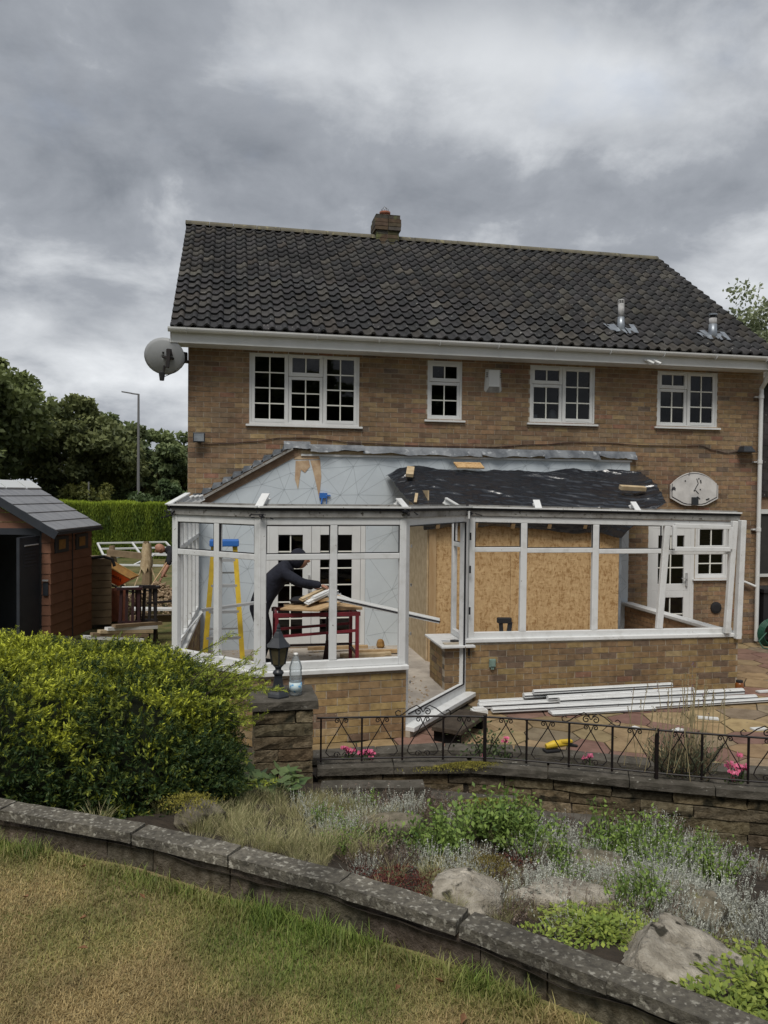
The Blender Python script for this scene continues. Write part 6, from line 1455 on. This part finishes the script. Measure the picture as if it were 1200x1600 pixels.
mass('grass', [(60, 1.02, -7.75, .24, .42, .46), (18, 1.45, -7.3, .28, .25, .45), (12, .75, -8.35, .18, .12, .5), (90, 2.2, -8.0, .5, .55, .38), (16, 3.1, -7.5, .3, .25, .4), (30, 1.75, -8.85, .25, .10, .30), (18, 2.3, -9.2, .25, .1, .3), (20, .6, -7.6, .2, .3, .5)], 'dry_grass', 'dry straw and green grass growing between the yew bush and the rockery', 'grass')
scatter('broad', 8, .85, -7.0, .12, .12, .9, 'at the foot of the stone pier')
# yellow moss cushions on the stones
def moss(c, sx, sy, n, lbl, col=((.10,.095,.02), (.27,.24,.045))):
    P_ = np.c_[rng.normal(0, sx, n), rng.normal(0, sy, n), np.zeros(n)]; P_[:, 2] = .03*np.exp(-(P_[:, 0]/sx/1.5)**2-(P_[:, 1]/sy/1.5)**2)+rng.uniform(0, .008, n); P_ += np.array(c)
    o = leaves('moss_cushion', P_, rng.normal(size=(n, 3))+np.array([0, 0, 1.2]), rng.uniform(.010, .022, n), .005, colmix(col[0], col[1], rng.random(n)), 'moss'); tag(o, lbl, 'moss')
m0 = rw_at(1.12)[0]; moss((m0.x, m0.y-.01, .432), .15, .035, 2600, 'golden moss cushion on the wall coping below the railing')
moss(bz(2.3, -6.78, .06), .14, .05, 1500, 'golden moss on the edging slabs'); moss(bz(.45, -7.98, .11), .06, .05, 900, 'yellow moss cap on the rock by the yew'); moss(bz(1.62, -8.2, .02), .08, .05, 700, 'olive moss patch behind the red stonecrop'); moss(bz(1.72, -8.6, .10), .05, .05, 600, 'brown moss on the pale angular rock', ((.06,.05,.015), (.17,.14,.04)))
# ================================================================ LAWN GRASS
def blades(n, gen, name, lmin, lmax, w, label):
    x, y = gen(n); z = lawn_z(x, y); f1 = vnoise(x, y, 1.6, 12); f2 = vnoise(x, y, 5, 13); dw = np.array([np.min(np.hypot(x_-A[::2, 0], y_-A[::2, 1])) for x_, y_ in zip(x, y)]) if n < 30000 else None
    if dw is None:
        dw = np.full(len(x), 9.)
        for q in A[::2]: dw = np.minimum(dw, np.hypot(x-q[0], y-q[1]))
    green = np.clip(.03+.95*np.exp(-dw/.18)+1.3*(f1-.52)+.9*(f2-.55)+.30*(x < -.1)+rng.normal(0, .18, len(x)), 0, 1)
    l_ = rng.uniform(lmin, lmax, len(x))*(1+.9*np.exp(-dw/.12)*(f2 > .45)); az = rng.uniform(0, 2*PI, len(x)); lean = rng.uniform(.3, 1.5, len(x))*np.where(green > .5, .6, 1.1)
    b = np.c_[x, y, z-.003]; d1 = np.c_[np.cos(az)*lean*.6, np.sin(az)*lean*.6, np.ones(len(x))]; d1 /= np.linalg.norm(d1, axis=1, keepdims=True); d2 = np.c_[np.cos(az)*lean*1.4, np.sin(az)*lean*1.4, np.ones(len(x))*.55]; d2 /= np.linalg.norm(d2, axis=1, keepdims=True)
    s = np.c_[-np.sin(az), np.cos(az), np.zeros(len(x))]*w/2; m = b+d1*l_[:, None]*.55; t = m+d2*l_[:, None]*.5
    n_ = len(x); V = np.stack([b-s, b+s, m+s*.8, m-s*.8, t+s*.15, t-s*.15], 1).reshape(-1, 3); q_ = 6*np.arange(n_)[:, None]; F = np.concatenate([q_+np.array([[0, 1, 2, 3]]), q_+np.array([[3, 2, 4, 5]])])
    straw = colmix((.22,.155,.068), (.50,.39,.185), rng.random(n_)); gr = colmix((.07,.115,.022), (.22,.295,.06), rng.random(n_)); k = straw*(1-green[:, None])+gr*green[:, None]
    k *= (.75+.5*vnoise(x, y, 9, 15))[:, None]
    o = obj(name, fast_mesh(name, V, F, np.repeat(k, 6, axis=0)), 'leaf', kind='stuff'); tag(o, label, 'grass')
def gen_near(n):
    # sampled in view-shaped wedge in front of the camera, denser close by
    dep = 1.9+2.6*rng.random(n*2)**1.15; lat = rng.uniform(-.56, .56, n*2)*dep
    x = CAM.x+fw.x*dep+r0.x*lat; y = CAM.y+fw.y*dep+r0.y*lat
    yl = np.interp(x, A[:, 0], A[:, 1]); k = y < yl+.0; return x[k][:n], y[k][:n]
blades(150000, gen_near, 'lawn_grass', .010, .026, .0028, 'short half-dried straw and green lawn grass in the foreground')
def gen_edge(n):
    s = rng.uniform(.15, .82, n); i = s*(nl-1); x = np.interp(i, np.arange(nl), A[:, 0]); y = np.interp(i, np.arange(nl), A[:, 1]); return x+rng.normal(-.05, .03, n), y-np.abs(rng.normal(.03, .045, n))
blades(11000, gen_edge, 'edge_grass', .02, .06, .0035, 'longer green grass growing against the lawn wall')
for k in range(46):   # fallen leaves
    dep = 2.0+1.9*random.random(); lat = random.uniform(-.5, .3)*dep; x, y = CAM.x+fw.x*dep+r0.x*lat, CAM.y+fw.y*dep+r0.y*lat
    if y > np.interp(x, A[:, 0], A[:, 1])-.06: continue
    if k % 2: continue
    s = random.uniform(.010, .020); mb = MB(); mb.faces([(-s, 0, 0), (-.2*s, -.5*s, .006), (s*1.2, 0, .004), (-.1*s, .55*s, .009), (0, 0, -.002)], [(0,1,4), (1,2,4), (2,3,4), (3,0,4)])
    o = mb.build('fallen_leaf', 'dry_leaf' if 'dry_leaf' in MATS else mat('dry_leaf', (.24,.13,.065), .8, (.14,.07,.035), 60).name); o.location = (x, y, float(lawn_z(x, y))+.028); o.rotation_euler = (random.gauss(0, .4), random.gauss(0, .4), random.uniform(0, 6)); tag(o, 'small dry brown leaf fallen on the lawn', 'leaf', 'fallen leaves on the lawn')
# ================================================================ PLANTING STRIP
def flower(c, n, spread, lbl, stems=True, h=.1):
    t = thing('pink_flower', lbl, 'flower', c); mb = MB()
    for k in range(n):
        p = Vector((random.gauss(0, spread), random.gauss(0, spread*.6), h+random.gauss(0, spread*.6))); 
        if stems: mb.tube([(p.x*.3, p.y*.3, 0), tuple(p)], .003, 4)
        f = MB(); n_ = 7
        for j in range(n_):
            a = 2*PI*j/n_; r_ = random.uniform(.018, .030); d = Vector((math.cos(a), math.sin(a)*.6-.3, random.uniform(-.1, .9))).normalized(); s = d.orthogonal().normalized()*r_*.6; f.faces([p, p+d*r_*.7+s, p+d*r_*1.2, p+d*r_*.7-s], [(0,1,2,3)])
        f.build('petals', 'petal', t, local=True)
    if stems: mb.build('stems', 'leaf_stem' if 'leaf_stem' in MATS else mat('leaf_stem', (.06,.09,.03), .7).name, t, local=True)
    C = rng.normal(0, spread*.9, (26, 3))*np.array([1, .6, .5])+np.array([0, 0, h*.5]); leaves('leaves', C, rng.normal(size=(26, 3)), .03, .018, colmix((.03,.06,.018), (.09,.13,.04), rng.random(26)), 'leaf', t, local=True)
def ps(s, o, z): 
    c, a = rw_at(s); return (c.x-math.sin(a)*o, c.y+math.cos(a)*o, z)
flower(ps(.26, .16, .42), 5, .025, 'pink geranium bloom behind the railing nearest the stone pier', h=.10); flower(ps(.38, .16, .41), 7, .03, 'second pink geranium bloom right of the stone pier', h=.07)
flower(ps(1.42, .30, .33), 2, .03, 'small pink rose bloom left of the rose bush', h=.2); flower(ps(2.05, .25, .32), 3, .03, 'pink bloom behind the railing near the yellow tool', h=.18)
flower(ps(3.10, .14, .38), 13, .05, 'cluster of pink blooms at the right end of the railing', h=.15); flower(ps(1.25, .2, .36), 1, .02, 'tiny pale pink bloom beside the golden moss', h=.05)
rb_ = thing('rose_bush', 'small leafy rose bush by the timber step', 'bush', ps(1.28, .32, .28)); n = 420
C = rng.normal(0, 1, (n, 3))*np.array([.11, .09, .09])+np.array([0, 0, .18]); leaves('leaves', C, rng.normal(size=(n, 3)), rng.uniform(.025, .04, n), .02, colmix((.03,.055,.02), (.13,.17,.07), rng.random(n)), 'leaf', rb_, local=True)
MB().tube([(0, 0, 0), (.03, 0, .15), (.06, 0, .28)], .005, 4).tube([(0, 0, 0), (-.05, 0, .14), (-.09, 0, .22)], .005, 4).build('stems', 'bark', rb_, local=True)
for k, (s, o) in enumerate(((.95, .2), (1.05, .22), (1.75, .22), (1.9, .24), (2.2, .22), (1.15, .18))):
    n = 60; C = rng.normal(0, 1, (n, 3))*np.array([.07, .05, .025])+np.array([0, 0, .05]); t = leaves('low_plant', C, rng.normal(size=(n, 3)), rng.uniform(.02, .035, n), .015, colmix((.04,.07,.02), (.14,.20,.06), rng.random(n)), 'leaf'); t.location = ps(s, o, .30); tag(t, 'low green seedling clump in the strip behind the railing', 'plant', 'seedlings behind the railing')
lv = thing('lavender_bush', 'leggy grey-green lavender with tall dry flower stalks behind the railing', 'bush', ps(2.72, .25, .28))
mb = MB(); C = []; Dd = []
for k in range(340):
    a = random.uniform(0, 2*PI); sp_ = random.random()**.5; d = Vector((math.cos(a)*sp_*.9, math.sin(a)*sp_*.7, 1)).normalized(); l_ = random.uniform(.22, .46); p = Vector((random.gauss(0, .03), random.gauss(0, .03), 0)); q = p+d*l_*.5+Vector((0, 0, .02)); e_ = p+d*l_
    mb.tube([p, q, e_], [.004, .003, .0015], 4)
    for t in np.linspace(.5, 1.05, 11): c = p.lerp(e_, t); C.append(tuple(c+Vector((random.gauss(0, .008), random.gauss(0, .008), 0)))); Dd.append(tuple(d+Vector((random.gauss(0, .6), random.gauss(0, .6), .2))))
mb.build('stems', 'tan_panel', lv, local=True); leaves('leaves', np.array(C), np.array(Dd), .034, .009, colmix((.06,.075,.045), (.17,.195,.12), rng.random(len(C))), 'leaf', lv, local=True)
mb = MB(); C = []; Dd = []; K = []
for k in range(46):
    b = Vector((random.gauss(0, .17), random.gauss(0, .10), .22)); e_ = b+Vector((random.gauss(.02, .07), random.gauss(0, .05), random.uniform(.30, .72))); mb.tube([b, b.lerp(e_, .5)+Vector((random.gauss(0, .012), 0, 0)), e_], .0024, 4)
    for t in np.linspace(.86, 1.0, 9): C.append(tuple(b.lerp(e_, t)+Vector((random.gauss(0, .006), random.gauss(0, .006), 0)))); Dd.append((random.gauss(0, .5), random.gauss(0, .5), 1)); K.append((.17,.09,.19) if k % 5 == 0 else (.30,.245,.15))
mb.build('flower_stalks', 'dry_stalk' if 'dry_stalk' in MATS else mat('dry_stalk', (.30,.25,.14), .9).name, lv, local=True); leaves('flower_heads', np.array(C), np.array(Dd), .016, .007, np.array(K), 'leaf', lv, local=True)
# ================================================================ PATIO ITEMS
PL = [((3.45, -3.20, .05), (6.7, -3.14, .05), .09, .05), ((3.55, -3.38, .05), (6.95, -3.36, .05), .08, .045), ((4.05, -3.08, .115), (5.75, -3.02, .115), .08, .045), ((4.15, -3.13, .165), (6.0, -3.06, .165), .06, .04), ((4.3, -3.20, .105), (6.25, -3.13, .11), .07, .045), ((4.2, -3.52, .025), (5.5, -3.50, .025), .14, .025), ((4.4, -3.30, .10), (6.85, -3.25, .10), .08, .055), ((5.2, -3.50, .03), (7.15, -3.44, .035), .05, .035), ((3.5, -3.06, .05), (5.6, -2.99, .05), .06, .045)]
for k, (a, b, w, h) in enumerate(PL):
    t = thing('plastic_profile', ['longest white profile at the back of the stack below the brick wall', 'long white profile at the front right of the stack', 'upper rear white profile resting on the stack', 'topmost white profile of the stack on the patio', 'middle white profile bridging the stack', 'wide flat white board lying in front of the stack', 'deep white profile in the middle reaching the right end of the stack', 'thin white profile lying at the front right of the stack', 'rear left white profile leaning on the stack'][k], 'profile', ((a[0]+b[0])/2, (a[1]+b[1])/2, 0), 0, 'salvaged white profiles stacked on the patio')
    a, b = Vector(a), Vector(b); MB().bar(a, b, w, h).build('profile_body', 'upvc_worn', t, bevel=.006)
    MB().bar(a+Vector((0, -w/2-.001, h*.1)), b+Vector((0, -w/2-.001, h*.1)), .004, h*.22).build('groove', 'gasket', t); MB().bar(a+Vector((0, .0, h/2+.004)), b+Vector((0, 0, h/2+.004)), w*.45, .012).build('rib', 'upvc', t)
o = MB().box((-.09, -.05, 0), (.09, .05, .05)).box((-.07, -.04, .05), (.06, .04, .07)).build('plastic_block', 'upvc_worn'); o.location = (3.42, -3.32, 0); tag(o, 'short white plastic offcut by the door threshold', 'offcut')
ct = thing('power_tool', 'yellow and black power tool lying on the patio edge', 'power tool', (3.42, -5.50, .3))
Tm = Matrix.Translation((3.40, -5.50, .345)) @ Matrix.Rotation(.1, 4, 'Z') @ Matrix.Scale(.68, 4)
def tmo(mb, nm, m): o = mb.build(nm, m, ct, bevel=.008); o.matrix_basis = Tm; return o
tmo(MB().tube([(-.16, 0, 0), (-.05, 0, .02), (.06, 0, .02), (.14, 0, .01)], [.035, .05, .045, .03], 10), 'motor_body', 'yellow'); tmo(MB().box((-.18, -.06, -.065), (.02, .06, -.035)), 'base_plate', 'dark_plastic'); tmo(MB().tube([(.10, 0, .01), (.20, 0, -.01), (.30, .02, -.04)], [.028, .025, .02], 8), 'handle', 'dark_plastic'); tmo(MB().box((.04, -.045, .03), (.20, .03, .065)), 'battery_cover', 'yellow')
j = thing('amber_jar', 'small amber glass jar at the end of the brick wall', 'jar', (7.0, -2.98, 0)); mb = MB(); mb.smooth = True; mb.lathe([(.05, 0), (.052, .01), (.052, .12), (.04, .14)], 14, (7.0, -2.98, 0)); mb.build('jar_body', 'amber', j); MB().lathe([(.042, .138), (.042, .165), (.01, .167)], 12, (7.0, -2.98, 0)).build('lid', 'dark_plastic', j)
for k, (x, y, l_) in enumerate(((7.35, -3.0, .22), (7.7, -3.15, .14), (6.2, -4.4, .16), (5.3, -4.3, .14), (5.9, -3.95, .22), (7.1, -3.5, .12), (4.9, -4.15, .06), (6.6, -4.15, .05))):
    o = MB().box((-l_/2, -.035, 0), (l_/2, .035, .018)).build('plastic_chip', 'upvc'); o.location = (x, y, .006); o.rotation_euler = (0, 0, random.uniform(-.5, .5)); tag(o, 'white plastic offcut scattered on the paving', 'offcut', 'white offcuts on the paving')
hs = thing('garden_hose', 'coiled dark green garden hose by the foot of the downpipe', 'hose', (9.2, -.45, 0)); mb = MB()
for k in range(5): mb.tube([(9.55+(.20+.015*k)*math.cos(t), -.36+.05*k*.3, .22+(.19+.012*k)*math.sin(t)) for t in np.linspace(0, 2*PI, 25)], .012, 6)
mb.tube([(9.36, -.42, .25), (9.2, -.45, .12), (9.2, -.55, .03), (9.3, -.7, .02), (9.7, -.6, .02)], .012, 6); mb.build('coil', 'green_hose', hs); MB().lathe([(.20, -.06), (.20, .06)], 18).build('reel', 'dark_plastic', hs).matrix_basis = Matrix.Translation((9.68, -.30, .26)) @ Matrix.Rotation(PI/2, 4, 'X')
b_ = thing('wheelie_bin', 'dark wheeled bin standing beyond the downpipe', 'bin', (9.85, -.05, 0)); MB().box((9.62, .0, .05), (10.1, .5, .85)).build('body', 'dark_plastic', b_); MB().box((9.60, -.03, .86), (10.12, .52, .92)).build('lid', 'dark_plastic', b_)
# neighbouring tile-hung wing at the right edge
nb_ = thing('neighbour_wing', 'tile-hung neighbouring wall at the right picture edge', 'house', (10.8, 1, 0)); MB().box((9.72, .8, 0), (13, 4, 4.6)).build('wall', 'brick_plain', nb_)
for r_ in range(20):
    for k in range(9): 
        mb = MB(); mb.cur = jit((.05,.046,.045), .2); x = 9.72+k*.17+(.085 if r_ % 2 else 0); mb.box((x, .765-.004*(r_ % 2), 2.5+r_*.105), (x+.163, .795, 2.63+r_*.105)); mb.build('hung_tile', 'roof_tile', nb_)
w = MB().box((9.95, .74, 1.1), (10.05, .80, 2.2)).box((9.90, .72, 1.05), (10.9, .80, 1.1)).box((9.95, .74, 2.2), (10.9, .80, 2.28)).build('window', 'upvc', nb_); MB().box((10.05, .77, 1.1), (10.9, .79, 2.2)).build('pane', 'dark_room', w)
MB().slab([(9.6, .5, 4.55), (13.2, .5, 4.55), (13.2, 2.4, 5.6), (9.6, 2.4, 5.6)], (0, 0, .08)).build('roof', 'coping_dark', nb_)

# ================================================================ PEOPLE
def skin(name, joints, edges, m, parent=None, sub=2, root=0, smooth=True):
    me = bpy.data.meshes.new(name); me.from_pydata([j[0] for j in joints], edges, []); me.update()
    o = obj(name, me, m, parent, local=False)
    sk = o.modifiers.new('skin', 'SKIN'); sk.use_smooth_shade = smooth
    for i, v in enumerate(me.skin_vertices[0].data):
        r_ = joints[i][1]; v.radius = (r_, r_) if not isinstance(r_, tuple) else r_; v.use_root = (i == root)
    ss = o.modifiers.new('sub', 'SUBSURF'); ss.levels = sub; ss.render_levels = sub
    return o
def ellip(c, r_, n1_=12, n2_=16, rot=None, warp=None):
    mb = MB(); mb.smooth = True; vs = []
    for i in range(n1_+1):
        for k in range(n2_):
            a, b = PI*i/n1_, 2*PI*k/n2_; p = Vector((r_[0]*math.sin(a)*math.cos(b), r_[1]*math.sin(a)*math.sin(b), r_[2]*math.cos(a)))
            if warp: p = warp(p)
            if rot: p = rot @ p
            vs.append(Vector(c)+p)
    mb.faces(vs, [(i*n2_+k, (i+1)*n2_+k, (i+1)*n2_+(k+1) % n2_, i*n2_+(k+1) % n2_) for i in range(n1_) for k in range(n2_)]); return mb
def hand(p, d, upv, parent, curl=.6, side=1):
    """palm + five bent fingers; p wrist, d pointing direction"""
    d = Vector(d).normalized(); n = Vector(upv).normalized(); s = d.cross(n).normalized(); n = s.cross(d)
    J = [(Vector(p), .028), (Vector(p)+d*.045, (.040, .020)), (Vector(p)+d*.085, (.042, .018))]; E_ = [(0, 1), (1, 2)]
    for k, (o_, l_) in enumerate(((-.033, .070), (-.011, .080), (.011, .075), (.033, .060))):
        b = len(J); q = Vector(p)+d*.088+s*o_; J += [(q, .0095), (q+(d*.75-n*.65*curl)*l_*.45, .009), (q+(d*.9-n*1.5*curl)*l_*.8, .0085), (q+(d*.7-n*2.2*curl)*l_, .007)]; E_ += [(2, b), (b, b+1), (b+1, b+2), (b+2, b+3)]
    b = len(J); q = Vector(p)+d*.03+s*side*.04; J += [(q, .012), (q+d*.035+s*side*.022-n*.01, .0105), (q+d*.065+s*side*.018-n*.03, .009)]; E_ += [(1, b), (b, b+1), (b+1, b+2)]
    return skin('hand', [((j[0].x, j[0].y, j[0].z), j[1]) for j in J], E_, 'skin', parent, 1)
def person(lbl, loc, J, E_, cloth): 
    t = thing('person', lbl, 'person', loc); return t
# worker in navy hoodie leaning over the bench, facing right
pw_ = thing('person', 'person in a navy hooded top leaning over the red trestle bench', 'person', (1.15, -1.35, FLOOR))
wx, wy = 1.10, -1.22
J = [((wx-.08, wy, 1.00), .17), ((wx+.0, wy, 1.20), .18), ((wx+.16, wy, 1.40), .19), ((wx+.29, wy, 1.49), .13), ((wx+.35, wy, 1.53), .075),
     ((wx+.24, wy-.19, 1.42), .085), ((wx+.46, wy-.26, 1.30), .068), ((wx+.72, wy-.24, 1.27), .052), ((wx+.24, wy+.19, 1.42), .085), ((wx+.42, wy+.25, 1.26), .068), ((wx+.66, wy+.12, 1.20), .05),
     ((wx-.10, wy-.11, .93), .125), ((wx-.02, wy-.12, .56), .085), ((wx-.12, wy-.12, .22), .06), ((wx-.10, wy+.11, .93), .125), ((wx+.03, wy+.12, .56), .085), ((wx-.06, wy+.12, .22), .06)]
skin('body', J, [(0,1),(1,2),(2,3),(3,4),(2,5),(5,6),(6,7),(2,8),(8,9),(9,10),(0,11),(11,12),(12,13),(0,14),(14,15),(15,16)], 'navy_cloth', pw_)
hc = Vector((wx+.43, wy-.03, 1.60))
ellip(hc+Vector((-.015, 0, .01)), (.125, .108, .140), rot=Matrix.Rotation(.35, 3, 'Y')).build('hood', 'navy_cloth', pw_)
fc = ellip(hc+Vector((.035, 0, -.015)), (.095, .080, .115), rot=Matrix.Rotation(.35, 3, 'Y')).build('face', 'skin', pw_)
MB().tube([hc+Vector((.125, 0, .0)), hc+Vector((.145, 0, -.03)), hc+Vector((.125, 0, -.04))], [.012, .018, .014], 6).build('nose', 'skin', fc)
for s_ in (-1, 1): ellip(hc+Vector((.118, .033*s_, .01)), (.012, .014, .009), 6, 8).build('eye', 'dark_plastic', fc)
MB().tube([hc+Vector((.112, -.025, -.075)), hc+Vector((.118, 0, -.077)), hc+Vector((.112, .025, -.075))], .006, 5).build('mouth', 'terracotta', fc)
hand((wx+.71, wy-.24, 1.265), (.9, .05, -.25), (0, 0, 1), pw_, .6, 1); hand((wx+.65, wy+.12, 1.195), (.9, -.1, -.2), (0, 0, 1), pw_, .6, -1)
for s_ in (-1, 1): ellip((wx-.04, wy+.12*s_, FLOOR+.05), (.14, .05, .05), 8, 12).build('shoe', 'dark_plastic', pw_)
# second worker outside, bald, bending over the rubble
p2 = thing('person', 'bald person in dark clothes stooping with a shovel at the rubble heap', 'person', (-.4, 6.25, 0))
bx0, by0 = -.47, 6.25
J = [((bx0+.10, by0, .88), .16), ((bx0+.02, by0, 1.02), .165), ((bx0-.16, by0-.05, 1.16), .18), ((bx0-.30, by0-.08, 1.19), .11), ((bx0-.36, by0-.09, 1.21), .06),
     ((bx0-.22, by0-.24, 1.10), .08), ((bx0-.26, by0-.34, .86), .058), ((bx0-.22, by0+.14, 1.10), .08), ((bx0-.34, by0+.12, .84), .06),
     ((bx0+.10, by0-.12, .80), .12), ((bx0+.0, by0-.14, .48), .08), ((bx0+.10, by0-.14, .12), .055), ((bx0+.12, by0+.12, .80), .12), ((bx0+.06, by0+.14, .48), .08), ((bx0+.18, by0+.14, .12), .055)]
skin('body', J, [(0,1),(1,2),(2,3),(3,4),(2,5),(5,6),(2,7),(7,8),(0,9),(9,10),(10,11),(0,12),(12,13),(13,14)], 'dark_cloth', p2)
h2 = Vector((bx0-.46, by0-.11, 1.22)); hd = ellip(h2, (.10, .082, .122), rot=Matrix.Rotation(-.9, 3, 'Y')).build('head', 'skin', p2)
MB().tube([h2+Vector((-.075, 0, -.05)), h2+Vector((-.115, 0, -.06)), h2+Vector((-.085, 0, -.08))], [.010, .016, .012], 6).build('nose', 'skin', hd)
for s_ in (-1, 1):
    ellip(h2+Vector((.015, .082*s_, -.01)), (.022, .010, .030), 6, 8).build('ear', 'skin', hd); ellip(h2+Vector((-.088, .032*s_, -.025)), (.010, .012, .009), 6, 8).build('eye', 'dark_plastic', hd)
MB().tube([h2+Vector((-.06, -.022, -.095)), h2+Vector((-.066, 0, -.097)), h2+Vector((-.06, .022, -.095))], .006, 5).build('mouth', 'terracotta', hd)
skin('forearm', [((bx0-.26, by0-.34, .88), .052), ((bx0-.33, by0-.40, .74), .045), ((bx0-.40, by0-.45, .60), .032)], [(0,1),(1,2)], 'skin', p2)
skin('forearm', [((bx0-.34, by0+.12, .86), .052), ((bx0-.37, by0-.08, .78), .045), ((bx0-.36, by0-.28, .72), .032)], [(0,1),(1,2)], 'skin', p2)
hand((bx0-.40, by0-.45, .61), (-.35, -.2, -.8), (-1, 0, .3), p2, .8, 1); hand((bx0-.36, by0-.27, .72), (-.3, -.8, -.3), (-1, 0, .3), p2, .8, -1)
for s_ in (-1, 1): ellip((bx0+.06, by0+.14*s_, .05), (.14, .05, .05), 8, 12).build('shoe', 'dark_plastic', p2)
sv = thing('shovel', 'long wooden-handled shovel held over the rubble heap', 'shovel', (-1.2, 5.4, .1)); MB().tube([(bx0-.28, by0-.30, .95), (bx0-.80, by0-.95, .12)], .016, 6).build('shaft', 'timber', sv); MB().slab([(bx0-.74, by0-.98, .16), (bx0-.88, by0-.90, .16), (bx0-.97, by0-1.08, .02), (bx0-.84, by0-1.18, .02)], (0, 0, .008)).build('blade', 'galv', sv)
print('objects', len(bpy.data.objects))
